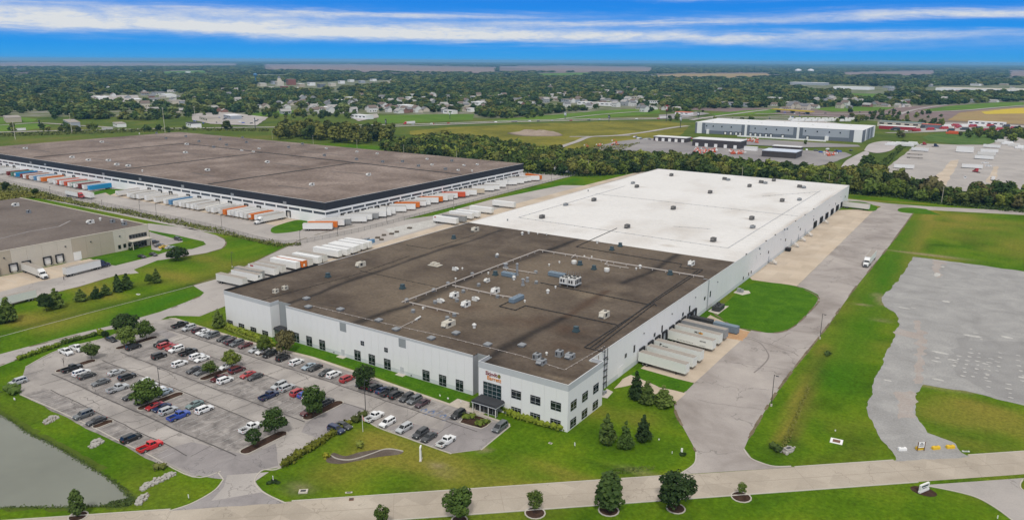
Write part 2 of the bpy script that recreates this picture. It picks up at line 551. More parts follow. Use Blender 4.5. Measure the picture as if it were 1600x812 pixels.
M['line_blue'] = plain('worn blue paint', (0.10, 0.17, 0.33), 0.9, 0, 0.35, 1.5)
M['joint_tar'] = plain('joint tar', (0.075, 0.068, 0.065), 0.9, 0, 0.3, 0.8)
M['tan_brick'] = plain('tan precast wall', (0.44, 0.385, 0.305), 0.9, 0, 0.10, 0.3, 0.2)
M['tan_pale'] = plain('pale precast wall', (0.56, 0.515, 0.44), 0.9, 0, 0.08, 0.3, 0.2)
M['navy_band'] = plain('charcoal metal fascia', (0.022, 0.025, 0.034), 0.55, 0.2, 0.12, 0.5)
M['clerestory'] = sheet_glass('clerestory glass', (0.06, 0.075, 0.095), 0.15)
M['wall_white2'] = plain('white block wall', (0.62, 0.60, 0.57), 0.85, 0, 0.07, 0.3, 0.3)
M['far_gray'] = plain('mid grey precast', (0.34, 0.37, 0.42), 0.85, 0, 0.06, 0.1, 0.3)
M['far_dark'] = plain('slate grey precast', (0.145, 0.165, 0.20), 0.85, 0, 0.06, 0.1, 0.3)
M['far_white'] = plain('bright white precast', (0.78, 0.79, 0.80), 0.8, 0, 0.04, 0.1, 0.3)
M['white_metal_roof'] = plain('white metal roof', (0.72, 0.72, 0.72), 0.5, 0.1, 0.05, 0.1)
M['brown_metal'] = plain('dark brown metal wall', (0.055, 0.045, 0.045), 0.7, 0.1, 0.1, 0.3)
M['lift_orange'] = plain('equipment orange', (0.62, 0.10, 0.025), 0.5, 0, 0.15, 1)
M['billboard_dark'] = plain('sign back dark', (0.03, 0.03, 0.04), 0.7, 0, 0.1)
def carpaint(name, col):
 m, T, b = base_mat(name)
 b.inputs['Base Color'].default_value = col + (1.0,)
 b.inputs['Roughness'].default_value = 0.32
 b.inputs['Coat Weight'].default_value = 0.6
 b.inputs['Coat Roughness'].default_value = 0.06
 g = T.n('ShaderNodeTexCoord').outputs['Object']
 T.l(T.math('ADD', 0.25, T.math('MULTIPLY', T.noise(g, 1.5, 4.0), 0.22)), b.inputs['Roughness'])
 return m
PAINT = {k: carpaint('car paint ' + k, c) for k, c in dict(
 white=(0.74, 0.75, 0.76), silver=(0.42, 0.44, 0.46), gray=(0.11, 0.12, 0.13), dark=(0.035, 0.038, 0.044), black=(0.010, 0.011, 0.013),
 red=(0.38, 0.03, 0.035), brightred=(0.60, 0.012, 0.018), maroon=(0.10, 0.018, 0.022), blue=(0.025, 0.07, 0.36), navy=(0.012, 0.025, 0.085), teal=(0.14, 0.21, 0.21),
 lightblue=(0.30, 0.37, 0.43), yellow=(0.66, 0.44, 0.03), plum=(0.05, 0.02, 0.028)).items()}
BOXC = {k: plain('trailer wall ' + k, c, 0.5, 0.05, 0.05, 0.4, 0.4) for k, c in dict(
 white=(0.73, 0.735, 0.735), dirty=(0.60, 0.595, 0.575), gray=(0.27, 0.28, 0.29), orange=(0.62, 0.16, 0.02), red=(0.56, 0.09, 0.035), maroon=(0.19, 0.035, 0.03),
 blue=(0.02, 0.27, 0.56), steelblue=(0.10, 0.24, 0.42), brown=(0.30, 0.10, 0.045), tan=(0.55, 0.47, 0.36), green=(0.10, 0.22, 0.16), dark=(0.05, 0.06, 0.075), palegreen=(0.67, 0.69, 0.66)).items()}
# ------------------------------------------------------------------ terrain, roads, paving
M['farmland'] = ground_mat('distant farmland', ((0.15, 0.11, 0.105), (0.21, 0.155, 0.15), (0.13, 0.135, 0.07)), 0.0011, 0.02, grain=0.3)
M['meadow'] = ground_mat('rough meadow', ((0.05, 0.082, 0.012), (0.085, 0.122, 0.016), (0.14, 0.14, 0.03)), 0.012, 0.25, grain=0.5)
M['grass'] = attr_mat('mown grass', ((0.040, 0.088, 0.004), (0.076, 0.146, 0.006), (0.122, 0.182, 0.009)),
 [('dry', (0.195, 0.175, 0.030)), ('lush', (0.045, 0.135, 0.005)), ('deep', (0.034, 0.068, 0.008)), ('bare', (0.28, 0.215, 0.14))], 0.045, 1.0, 0.6, .95, .03, True)
M['lawn'] = ground_mat('bright lawn', ((0.036, 0.105, 0.005), (0.055, 0.140, 0.006), (0.078, 0.170, 0.008)), 0.14, 1.3, grain=0.8)
M['road'] = paved_mat('tan concrete road', ((0.34, 0.295, 0.24), (0.395, 0.345, 0.285), (0.445, 0.395, 0.33)), 0.05, 0.06, (0.2, 0.17, 0.14), 0.004, slab=(6.0, 5.0))
M['lot'] = paved_mat('worn concrete lot', ((0.235, 0.217, 0.207), (0.325, 0.30, 0.283), (0.405, 0.375, 0.352)), 0.06, 0.13, (0.06, 0.055, 0.05), 0.010, slab=(9.0, 7.5))
M['lot_dark'] = paved_mat('older asphalt', ((0.21, 0.195, 0.195), (0.265, 0.245, 0.245), (0.31, 0.29, 0.285)), 0.09, 0.13, (0.05, 0.05, 0.05), 0.010)
M['lot_stain'] = paved_mat('oil darkened asphalt', ((0.14, 0.128, 0.123), (0.245, 0.225, 0.215), (0.36, 0.333, 0.315)), 0.25, 0.2, (0.05, 0.05, 0.05), 0.012)
M['drive'] = paved_mat('grey drive asphalt', ((0.245, 0.215, 0.198), (0.335, 0.303, 0.285), (0.41, 0.372, 0.345)), 0.05, 0.05, (0.10, 0.09, 0.085), 0.008)
M['yard'] = paved_mat('truck yard paving', ((0.31, 0.287, 0.272), (0.37, 0.343, 0.325), (0.425, 0.393, 0.37)), 0.03, 0.05, (0.12, 0.11, 0.10), 0.006)
M['apron'] = paved_mat('tan dock apron', ((0.42, 0.345, 0.265), (0.48, 0.40, 0.315), (0.53, 0.455, 0.37)), 0.05, 0.05, (0.25, 0.19, 0.14), 0.003, slab=(7.0, 7.0))
M['apron_rust'] = ground_mat('rust stained apron', ((0.34, 0.20, 0.11), (0.44, 0.27, 0.15), (0.48, 0.34, 0.22)), 0.12, 1.5, grain=0.3)
M['gravel'] = ground_mat('pale gravel', ((0.255, 0.25, 0.246), (0.305, 0.30, 0.295), (0.36, 0.354, 0.345)), 0.10, 1.6, grain=0.32)
M['gravel_brown'] = ground_mat('brown gravel track', ((0.32, 0.28, 0.26), (0.35, 0.31, 0.285), (0.37, 0.345, 0.33)), 0.12, 1.6, grain=0.3)
M['gravel_white'] = ground_mat('white stone patch', ((0.40, 0.39, 0.375), (0.46, 0.45, 0.43), (0.52, 0.51, 0.49)), 0.3, 1.5, grain=0.5)
M['gravel_dark'] = ground_mat('damp gravel', ((0.235, 0.23, 0.228), (0.27, 0.265, 0.262), (0.305, 0.30, 0.295)), 0.1, 2.0, grain=0.3)
M['sidewalk'] = paved_mat('sidewalk concrete', ((0.40, 0.35, 0.29), (0.46, 0.41, 0.345), (0.50, 0.45, 0.385)), 0.2, 0, slab=(1.6, 1.6))
M['dirt'] = ground_mat('bare dirt', ((0.24, 0.19, 0.15), (0.31, 0.25, 0.20), (0.37, 0.31, 0.26)), 0.05, 0.6, grain=0.35)
M['dirt_dark'] = ground_mat('worn verge earth', ((0.10, 0.085, 0.05), (0.16, 0.13, 0.085), (0.22, 0.18, 0.12)), 0.3, 1.5, grain=0.4)
M['field_green'] = ground_mat('green field', ((0.07, 0.14, 0.014), (0.095, 0.175, 0.018), (0.125, 0.20, 0.025)), 0.01, 0.2, grain=0.35)
M['field_olive'] = ground_mat('weedy olive field', ((0.10, 0.105, 0.018), (0.165, 0.158, 0.024), (0.24, 0.21, 0.034)), 0.018, 0.22, grain=0.55)
M['field_tan'] = ground_mat('tan field', ((0.24, 0.17, 0.085), (0.32, 0.23, 0.11), (0.28, 0.23, 0.10)), 0.012, 0.2, grain=0.35)
M['field_yellow'] = ground_mat('yellow field', ((0.44, 0.33, 0.03), (0.52, 0.40, 0.04), (0.46, 0.36, 0.05)), 0.012, 0.2, grain=0.35)
M['field_plough'] = ground_mat('ploughed field', ((0.20, 0.145, 0.135), (0.245, 0.18, 0.165), (0.26, 0.21, 0.19)), 0.004, 0.05, grain=0.2)
M['reeds'] = ground_mat('reed patch', ((0.05, 0.10, 0.02), (0.08, 0.14, 0.03), (0.11, 0.16, 0.04)), 0.05, 0.5, grain=0.6)
M['asphalt_far'] = paved_mat('equipment yard asphalt', ((0.20, 0.185, 0.19), (0.25, 0.235, 0.235), (0.30, 0.28, 0.275)), 0.02, 0)
def water_mat(name, col, rough):
 m, T, b = base_mat(name)
 pos = T.n('ShaderNodeNewGeometry').outputs['Position']
 n = T.noise(pos, 0.035, 4.0, 0.6)
 T.l(T.ramp(n, [(0.35, tuple(0.9 * c for c in col)), (0.65, tuple(1.1 * c for c in col))]), b.inputs['Base Color'])
 b.inputs['Roughness'].default_value = rough
 b.inputs['IOR'].default_value = 1.33
 bn = T.n('ShaderNodeBump')
 bn.inputs['Strength'].default_value = 0.12
 bn.inputs['Distance'].default_value = 0.05
 T.l(T.noise(T.mapping(pos, (0.7, 1.6, 1)), 1.6, 3.0, 0.6), bn.inputs['Height'])
 T.l(bn.outputs[0], b.inputs['Normal'])
 return m
M['pond'] = water_mat('murky pond water', (0.165, 0.175, 0.145), 0.12)
M['canal'] = water_mat('canal water', (0.40, 0.365, 0.35), 0.6)  # pale base colour stands in for the bright sky reflected in the water
# the whole plain out to the horizon
mb = MB()
Rg = 65000.0
ring = [(Rg * math.cos(2 * math.pi * k / 64), Rg * math.sin(2 * math.pi * k / 64), -0.06) for k in range(64)]
mb.add(ring, [tuple(range(64))])
o = mb.build('ground', M['farmland']); o['kind'] = 'structure'
sheet('meadow', [(-1500, -700), (900, -700), (900, 800), (200, 1250), (-500, 1350), (-1500, 900)], -0.03, M['meadow'])
# ---- mown grass round the warehouse, with its dry, lush and bare places stored on the mesh
gx = np.arange(-590, 300, 2.5)
gy = np.arange(-210, 480, 2.5)
GX, GY = np.meshgrid(gx, gy)
def blob(px, py, rx, ry, amp=1.0, ang=0.0, z=0.0):
 c = at(px, py, z)
 dx, dy = GX - c.x, GY - c.y
 ca, sa = math.cos(ang), math.sin(ang)
 u, v = dx * ca + dy * sa, -dx * sa + dy * ca
 return amp * np.exp(-((u / rx) ** 2 + (v / ry) ** 2))
def seg_blob(a, b, w, amp=1.0):
 A, B = at(*a), at(*b)
 d = (B - A).xy
 t = np.clip(((GX - A.x) * d.x + (GY - A.y) * d.y) / d.length_squared, 0, 1)
 return amp * np.exp(-(((GX - A.x - t * d.x) ** 2 + (GY - A.y - t * d.y) ** 2) / (w * w)))
dry = 0.55 * np.clip(fbm(GX * 0.03, GY * 0.03, 3) * 2.6 - 1.25, 0, 1)
for b in ((600, 690, 9, 5, .9), (640, 715, 9, 5, .8), (690, 712, 7, 4, .8), (700, 735, 9, 4, .6), (560, 720, 8, 5, .5), (520, 745, 8, 5, .4), (920, 640, 7, 5, .5), (860, 655, 5, 3, .4), (1000, 655, 6, 6, .35),
 (870, 735, 10, 2.5, .5), (1420, 430, 7, 9, .9), (1395, 470, 5, 8, .8), (1450, 415, 9, 4, .8), (1480, 405, 10, 4, .7), (1480, 650, 9, 7, .8), (1540, 640, 12, 5, .8), (1570, 665, 12, 5, .5), (1500, 690, 8, 4, .4),
 (60, 320, 30, 6, .9), (30, 330, 22, 6, .8), (1480, 350, 25, 10, .5), (1540, 345, 30, 12, .45), (1420, 385, 6, 25, .6), (160, 460, 14, 5, .6), (270, 430, 14, 5, .5), (30, 500, 10, 5, .5), (320, 405, 15, 6, .5)):
 dry = dry + blob(*b)
dry = dry + seg_blob((1225, 690), (1265, 590), 2.2, 1.0) + seg_blob((1265, 590), (1290, 540), 2.0, .5) + seg_blob((790, 760), (1075, 742), 1.6, .35)
dry = dry + seg_blob((1330, 312), (1445, 318), 3, .5) + seg_blob((1455, 330), (1398, 440), 4, .55)
lush = 0.5 * np.clip(fbm(GX * 0.022 + 9, GY * 0.022, 8) * 2.4 - 1.0, 0, 1) + seg_blob((1300, 600), (1430, 345), 7, .6) + seg_blob((20, 560), (310, 450), 7, .6) + seg_blob((640, 350), (900, 280), 6, .9) + seg_blob((430, 395), (640, 350), 5, .6)
deep = seg_blob((1290, 545), (1235, 690), 2.0, .5) + seg_blob((1235, 690), (1215, 708), 2.5, .8) + seg_blob((0, 520), (300, 445), 3, .55) + seg_blob((300, 445), (560, 350), 3, .4) + blob(960, 735, 8, 1.2, .8) + blob(460, 765, 6, 2, .5) + seg_blob((830, 765), (1080, 742), 1.2, .35) + seg_blob((0, 645), (200, 777), 1.0, .0)
bare = blob(695, 737, 3.0, 1.0, .9) + blob(685, 725, 2.2, 1.2, .7) + blob(750, 700, 2.0, 1.2, 1.0) + blob(1432, 396, 14, 1.6, .7) + blob(1470, 400, 12, 2, .6) + blob(1000, 738, 5, 1.2, .4) + blob(468, 762, 3, 2, .5) + seg_blob((1382, 475), (1372, 460), 2, .6) + seg_blob((1442, 600), (1515, 612), 1.5, .6) + blob(1348, 476, 2.5, 1.2, .7) + blob(1378, 500, 3, 1.2, .7)
nx_, ny_ = len(gx), len(gy)
verts = np.stack([GX.ravel(), GY.ravel(), np.full(GX.size, 0.0)], 1)
# a hole is left for the pond: its water lies below the bank
POND = spline(G2([(-140, 560), (-70, 615), (0, 647), (43, 675), (75, 690), (108.6, 709), (140, 728), (177, 752), (200, 772), (206, 784), (190, 789), (158, 790), (80, 792), (0, 793), (-120, 812), (-330, 800), (-360, 640), (-140, 560)]), 5)
pp = np.array([(p.x, p.y) for p in POND])
def inside(poly, X, Y):
 res = np.zeros(X.shape, bool)
 j = len(poly) - 1
 for i in range(len(poly)):
  xi, yi, xj, yj = poly[i][0], poly[i][1], poly[j][0], poly[j][1]
  if yi != yj:
   res ^= ((yi > Y) != (yj > Y)) & (X < (xj - xi) * (Y - yi) / (yj - yi) + xi)
  j = i
 return res
pin = inside(pp, GX, GY).ravel()
# the bank dips under the water surface
dmin = np.full(GX.size, 1e9)
near = (GX.ravel() > pp[:, 0].min() - 20) & (GX.ravel() < pp[:, 0].max() + 20) & (GY.ravel() < pp[:, 1].max() + 20)
idx = np.where(near)[0]
for p in pp[::2]:
 dmin[idx] = np.minimum(dmin[idx], np.hypot(verts[idx, 0] - p[0], verts[idx, 1] - p[1]))
verts[:, 2] = np.where(pin, -0.02 - np.minimum(dmin, 4) * 0.3, 0.0)
ii = (np.arange(ny_ - 1)[:, None] * nx_ + np.arange(nx_ - 1)[None, :]).ravel()
faces = np.stack([ii, ii + 1, ii + nx_ + 1, ii + nx_], 1)
me = bpy.data.meshes.new('grass')
me.from_pydata(verts.tolist(), [], faces.tolist())
for an, arr in (('dry', dry * 1.5), ('lush', lush), ('deep', deep), ('bare', bare)):
 a = me.attributes.new(an, 'FLOAT', 'POINT')
 a.data.foreach_set('value', np.clip(arr, 0, 1).ravel().astype(np.float32))
me.materials.append(M['grass'])
link('grass_field', me)['kind'] = 'structure'
sheet('pond', POND, -0.03 + 0.012, M['pond'])
# ---- front road and its kerbs
rd = Vector((0.752, 0.659)); rn = Vector((-rd.y, rd.x))
r0 = Vector((0.2, -32.0))                                     # on the edge towards the warehouse
RW = 9.8
def on_road(s, off):
 p = r0 + rd * s - rn * off
 return (p.x, p.y)
sheet('road', [on_road(-420, 0), on_road(520, 0), on_road(520, RW), on_road(-420, RW)][::-1], 0.03, M['road'])
mb = MB()
for k in range(-20, 30):
 if k % 2 == 0:
  mb.strip([on_road(k * 12.0, 0.1), on_road(k * 12.0, RW - 0.1)], 0.10, 0.036)
mb.strip([on_road(-400, RW / 2), on_road(500, RW / 2)], 0.14, 0.0365)
mb.build('road_joints', plain('road joint', (0.30, 0.255, 0.205), 0.9, 0, 0.3))['kind'] = 'structure'
KERBS = MB()
def kerb(pts, w=0.3, h=0.13, z=0.0, close=False, px=True, smooth=5):
 q = G2(pts) if px else [Vector(p) for p in pts]
 if smooth:
  q = spline(q, smooth)
 if close:
  q = q + [q[0]]
 KERBS.strip(q, w, z, h)
# driveway mouths break the kerb
def s_of(px, py):
 return (at(px, py).xy - r0).dot(rd)
sA, sB = s_of(264, 799), s_of(455, 785)
sC, sD = s_of(1060, 739), s_of(1240, 727)
sE, sF = s_of(1398, 720), s_of(1518, 714)
for a, b in ((-300, sA), (sB, sC), (sD, sE), (sF, 300)):
 KERBS.strip([on_road(a, -0.15), on_road(b, -0.15)], 0.35, 0.0, 0.13)
sG = s_of(1440, 757)
KERBS.strip([on_road(-300, RW + 0.15), on_road(sG, RW + 0.15)], 0.35, 0.0, 0.13)
# ---- parking lot
LOT = [(252, 803), (300, 787), (335, 765), (349, 749), (340, 737), (301, 744.5), (230, 709), (189, 690), (149, 669), (115, 653), (60, 628), (31, 616), (34, 592), (40, 572.5), (92, 546), (165, 527), (205, 511), (240, 501), (275, 498.5), (380, 533), (490, 561), (587, 593.5), (702, 633), (780, 658.5), (797, 665), (752, 702), (705, 708), (640, 685), (581, 662), (574, 643.5), (560, 647), (547, 655), (500, 690), (440, 730), (411, 733), (398, 748), (404, 762), (419, 773), (455, 788), (360, 800)]
sheet('parking_lot', G2(LOT)[::-1], 0.02, M['lot'])
def area(name, pts, z, mat, step=1.5, wob=0.35, px=True, seed=3):
 return sheet(name, G2(pts) if px else pts, z, mat, step=step, wob=wob, seed=seed)
# older asphalt in the bays, the visitor court and the entry
for i, (x0, y0, x1, y1) in enumerate(((-162, -13, -18, -5.6), (-150, -36, -66, -20), (-148, -57.5, -64, -42.5), (-143, -70, -74, -63.5))):
 area('asphalt_bays', [(x0, y0), (x1, y0), (x1, y1), (x0, y1)], 0.032, M['lot_stain'], 2.5, 0.5, False, i)
area('asphalt_court', [(600, 668), (640, 684), (705, 707), (752, 701), (795, 664.5), (772, 660), (745, 668), (700, 655), (690, 672), (640, 660)], 0.042, M['lot_dark'], 1.2, 0.25)
area('asphalt_entry', [(300, 690), (375, 708), (388, 712), (430, 692), (436, 726), (408, 734), (398, 748), (404, 762), (419, 772), (445, 785), (268, 797), (310, 781), (340, 762), (349, 748), (300, 741), (245, 712), (262, 700)], 0.036, M['lot_dark'], 1.2, 0.3, seed=8)
area('asphalt_patch', [(478, 660), (535, 628), (572, 638), (548, 654), (505, 686), (470, 675)], 0.044, M['lot_dark'], 1.2, 0.15, seed=4)
area('asphalt_patch', [(243, 519), (254, 515.5), (278, 523), (263, 529)], 0.045, M['lot_dark'], 3, 0.05, seed=5)
area('concrete_patch', [(355, 742), (420, 737), (398, 752), (412, 768), (355, 778), (330, 782), (350, 760)], 0.048, M['yard'], 1.5, 0.05, seed=6)
# tarred joints and bay lines
mb = MB()
def wander(a, b, amp, n=26, seed=0):
 a, b = Vector(a), Vector(b)
 d = (b - a); nn = Vector((-d.y, d.x)).normalized()
 out = []
 for k in range(n + 1):
  t = k / n
  w = (float(fbm(np.array(t * 7.0), np.array(seed * 3.1), seed, 3)) - 0.5) * 2 * amp
  out.append(a + d * t + nn * w)
 return out
for i, (y, x0, x1, w) in enumerate(((-12.9, -160, -20, .30), (-20.6, -150, -52, .22), (-35.2, -152, -62, .34), (-42.3, -150, -62, .34), (-57.0, -152, -62, .36), (-63.4, -140, -72, .28))):
 mb.strip(wander((x0, y), (x1, y), 0.5, 40, i), w, 0.052)
for i, x in enumerate((-158, -146, -133, -121, -108.5, -96, -84, -71, -52, -40, -28)):
 for y0, y1 in ((-20.6, -12.9), (-42.3, -35.2), (-63.4, -57.0)):
  if x > -60 and y0 < -30:
   continue
  mb.strip(wander((x, y0), (x + rng.uniform(-.6, .6), y1), 0.3, 8, i + 20), .16, 0.0525)
for i in range(26):
 x, y = rng.uniform(-150, -70), rng.uniform(-66, -12)
 a = rng.uniform(0, math.pi)
 mb.strip(wander((x, y), (x + 9 * math.cos(a), y + 5 * math.sin(a)), 1.0, 14, i + 60), .12, 0.0528)
mb.build('pavement_joints', M['joint_tar'])['kind'] = 'structure'
mb = MB()
for y0, y1, x0, x1 in ((-11.6, -6.0, -158, -20), (-26.8, -21.4, -146, -66), (-33.6, -28.0, -146, -66), (-49.0, -43.6, -146, -66), (-55.4, -50.0, -146, -66), (-69.2, -64.4, -140, -76), (-26.0, -20.8, -50, -20)):
 x = x0
 while x < x1:
  mb.strip([(x, y0), (x, y1)], 0.12, 0.058)
  x += 2.78
mb.build('bay_markings', M['line_paint'])['kind'] = 'structure'
mb = MB()
for px, py in ((662, 641), (674, 644), (692, 650)):
 c = at(px, py)
 for k in range(10):
  a0, a1 = 2 * math.pi * k / 12 - 1.0, 2 * math.pi * (k + 1) / 12 - 1.0
  mb.strip([(c.x + .75 * math.cos(a0), c.y + .75 * math.sin(a0)), (c.x + .75 * math.cos(a1), c.y + .75 * math.sin(a1))], .26, .059)
 mb.strip([(c.x + .1, c.y + .3), (c.x - .1, c.y + 1.4)], .26, .059)
 mb.strip([(c.x - .1, c.y + 1.0), (c.x + .7, c.y + .9)], .22, .0595)
 for k in range(4):
  mb.strip([(c.x + 1.4, c.y - 2.2 + k * 1.2), (c.x + 2.4, c.y - 1.4 + k * 1.2)], .16, .059)
mb.build('accessible_bay_markings', M['line_blue'])['kind'] = 'structure'
# lot edges
kerb([(349, 749), (340, 737)], .3)
kerb([(345, 736), (301, 744.5), (230, 709), (189, 690), (149, 669), (115, 653), (60, 628), (31, 616)], .28)
kerb([(797, 665.5), (752, 702.5)], .3)
kerb([(705, 708.5), (640, 685.5), (581, 662.5), (574, 644), (560, 647.5), (547, 655.5)], .32)
kerb([(547, 655.5), (500, 690), (440, 730), (411, 734), (398, 749), (403, 762), (419, 773), (447, 786)], .34)
kerb([(264, 798), (300, 786), (335, 766), (349, 749)], .34)
kerb([(40, 573), (92, 546.5), (165, 527.5), (205, 511.5), (240, 501.5), (275, 498)], .3)
# planted islands: rounded kerb, mulch inside
def island(x0, y0, x1, y1, nm='planting_bed'):
 r = min(x1 - x0, y1 - y0) / 2
 pts = []
 for cx, cy, a0 in ((x1 - r, y1 - r, 0), (x0 + r, y1 - r, 90), (x0 + r, y0 + r, 180), (x1 - r, y0 + r, 270)):
  for k in range(5):
   a = R(a0 + k * 22.5)
   pts.append(Vector((cx + r * math.cos(a), cy + r * math.sin(a))))
 sheet(nm, pts, 0.13, M['mulch'])
 KERBS.strip(pts + [pts[0], pts[1]], 0.24, 0.02, 0.15)
for a in ((-64.6, -34.2, -61.6, -20.2), (-63.4, -55.5, -60.2, -41.6), (-107.6, -56.2, -104.6, -42.4), (-153.8, -55.8, -150.8, -43.4), (-157.2, -34.6, -154.2, -19.8), (-111.2, -34.0, -108.2, -20.4), (-113.2, -11.8, -110.4, -6.0), (-66.0, -11.8, -63.2, -6.2), (-107.0, -69.0, -104.6, -63.6)):
 island(*a)
bp = G2([(718, 660), (735, 665), (752, 669.5), (760, 666), (769, 658), (752, 651), (731, 645.5), (724, 652)])
bed = sheet('planting_bed', bp[::-1], 0.12, M['mulch'])
KERBS.strip(bp + [bp[0]], 0.26, 0.02, 0.14)
# curved stone edged bed in the front lawn
bedp = spline(G2([(515, 712), (522, 707), (540, 712), (560, 706), (588, 702), (612, 702), (629, 704), (625, 709), (600, 712), (575, 716), (550, 721), (530, 724), (512, 722), (510, 716), (515, 712)]), 4)
sheet('planting_bed', bedp, 0.03, ground_mat('old mulch and gravel', ((0.085, 0.066, 0.055), (0.12, 0.098, 0.082), (0.16, 0.135, 0.115)), 0.2, 2.0, grain=0.5), step=.8, wob=.25)
kerb([(516, 711), (528, 717), (550, 718), (580, 709), (598, 702.5), (612, 701.5), (630, 705)], .22, .22)
# ---- walks and lawns along the front
sheet('sidewalk', G2([(262, 496.5), (275, 497), (380, 530), (490, 557.5), (587, 590), (702, 630), (757, 648), (797, 662), (797, 665.5), (780, 658.8), (702, 633.3), (587, 593.8), (490, 561.3), (380, 533.3), (275, 499.5)]), 0.09, M['sidewalk'])
sheet('lawn', [(-121.5, 4.15), (-35.0, 4.15), (-34.5, -1.4), (-36.4, -2.9), (-64, -1.6), (-93, -1.2), (-121.5, -2.6)][::-1], 0.03, M['lawn'])
sheet('entry_walk', [(-36.5, -4.4), (-24.5, -4.6), (-24.3, -0.06), (-36.5, -0.06)], 0.10, M['sidewalk'])
# ---- east drive, dock apron and their grass
sheet('east_drive', spline(G2([(1060, 741), (1085, 722), (1087, 705), (1070, 672), (1056, 645), (1055, 627), (1072, 610), (1085, 597.5)]), 5) + G2([(1172.5, 517), (1245, 447), (1364, 330), (1385, 318), (1440, 323), (1447, 327), (1405, 326), (1402, 329), (1408, 331), (1427, 333), (1392, 381), (1332, 455), (1300, 500), (1277, 530), (1237, 580), (1205, 625), (1170, 684), (1163, 700), (1175, 716), (1205, 727), (1245, 729)]), 0.025, M['drive'])
sheet('back_drive', G2([(1323, 310.5), (1350, 313.5), (1390, 318), (1450, 322.5), (1640, 332), (1640, 338), (1447, 328), (1390, 325), (1340, 316), (1321, 314)])[::-1], 0.027, M['drive'])
ISL = spline(G2([(1326, 314), (1350, 316), (1366, 321), (1371, 325), (1366, 329.5), (1350, 329), (1322, 322)]), 4)
sheet('grass_island', ISL[::-1], 0.05, M['lawn'])
HOOK = spline(G2([(1447, 326.5), (1425, 324.5), (1408, 325), (1402.5, 328), (1408, 331.5), (1427, 333.5), (1470, 336)]), 4)
sheet('grass_island', HOOK[::-1], 0.05, M['lawn'])
APR = G2([(1175, 437), (1245, 447), (1364, 330), (1318, 319)])
sheet('dock_apron', [(-4.4, 176.0), APR[0], APR[1], APR[2], (14, 390), (-4.4, 372)], 0.04, M['apron'], step=2, wob=0.15)
sheet('dock_apron', G2([(999, 577), (1085, 598), (1173, 517.5), (1148, 511), (1110, 492)])[::-1], 0.04, M['apron'], step=2, wob=0.1)
sheet('rust_stain', G2([(1140, 512), (1172, 518), (1160, 532), (1130, 528)]), 0.046, M['apron_rust'], step=1, wob=1.0)
sheet('lawn', spline(G2([(1116, 490), (1135, 472), (1150, 459), (1162, 447), (1195, 441), (1245, 447), (1272, 457), (1279, 465), (1265, 487), (1237, 512), (1207, 520), (1172, 515), (1147, 510), (1130, 500), (1116, 490)]), 4), 0.045, M['lawn'])
sheet('walkway', G2([(958, 607), (972, 592), (988, 585), (1030, 604), (1072, 614), (1056, 628), (1030, 618), (990, 600)])[::-1], 0.035, M['apron'], step=1.2, wob=.5)
sheet('lawn', G2([(985, 585), (1000, 575), (1084, 599), (1072, 611), (1030, 604)])[::-1], 0.043, M['lawn'])
sheet('concrete_pad', G2([(938, 620), (948, 607), (958, 612), (949, 622)]), 0.06, M['concrete'])
sheet('concrete_pad', G2([(1106, 486), (1118, 478), (1139, 478), (1122, 491)]), 0.06, M['concrete'])
sheet('concrete_pad', G2([(1146, 457), (1152, 453), (1170, 454), (1173, 458), (1160, 461)]), 0.06, M['concrete'])
kerb([(1064, 739), (1085, 724), (1087.5, 706)], .32)
kerb([(1162, 701), (1174, 716), (1206, 727.5), (1236, 728)], .32)
mb = MB()
A_ = spline(G2([(1160, 527), (1185, 534), (1199, 550), (1200, 560), (1190, 572), (1178, 582)]), 6)
mb.strip(A_, .5, .034); mb.strip(wander(at(1160, 523).xy, at(1250, 555).xy, 1.2, 20, 5), .4, .034); mb.strip(wander(at(1100, 560).xy, at(1240, 578).xy, .8, 20, 9), .2, .034)
mb.strip(wander(at(1090, 625).xy, at(1190, 640).xy, .8, 20, 11), .18, .034); mb.strip(wander(at(1200, 540).xy, at(1235, 520).xy, .8, 12, 12), .2, .034)
for px, py in ((1310, 432), (1327, 420), (1334, 398), (1309, 421), (1353, 382), (1362, 345)):
 c = at(px, py); mb.strip([(c.x - .8, c.y), (c.x + .8, c.y + .3)], .5, .034)
mb.build('drive_cracks', plain('drive crack filler', (0.20, 0.175, 0.165), 0.9, 0, .2))['kind'] = 'structure'
# ---- worn earth where the turf meets paving
mb = MB()
for i, pts in enumerate(([(1427, 333), (1392, 381), (1332, 455), (1300, 500), (1277, 530), (1237, 580), (1205, 625), (1170, 684)], [(1055, 627), (1056, 645), (1070, 672), (1087, 705)], [(1116, 490), (1147, 510), (1172, 515), (1207, 520), (1237, 512), (1265, 487), (1279, 465), (1245, 447)], [(-40, 562), (60, 538), (178, 508.5), (250, 488), (312, 463)], [(-40, 584), (60, 549.5), (120, 527.5), (168, 515.5), (240, 505.5)], [(0, 481), (60, 463.5), (125, 447.5), (182, 430.5), (217, 427)], [(322, 395.5), (346, 388.5), (353, 381), (351, 374), (338, 367.5)], [(302, 445.5), (380, 417), (480, 371), (560, 352)], [(245, 407), (295, 399.7), (322, 395.5)])):
 q = spline(G2(pts), 8)
 for a, b in zip(q[::1], q[1:]):
  if fbm(np.array(a.x * .2), np.array(a.y * .2), i) > .42:
   mb.strip([a, b], .5 + rng.uniform(0, .5), .056 + .0002 * i)
mb.build('worn_verge', M['dirt_dark'])['kind'] = 'structure'
o = MB().strip(wander(at(-20, 531).xy, at(302, 446).xy, .3, 30, 3), .32, .06).build('swale_edge', M['gravel_white'])
o['kind'] = 'structure'
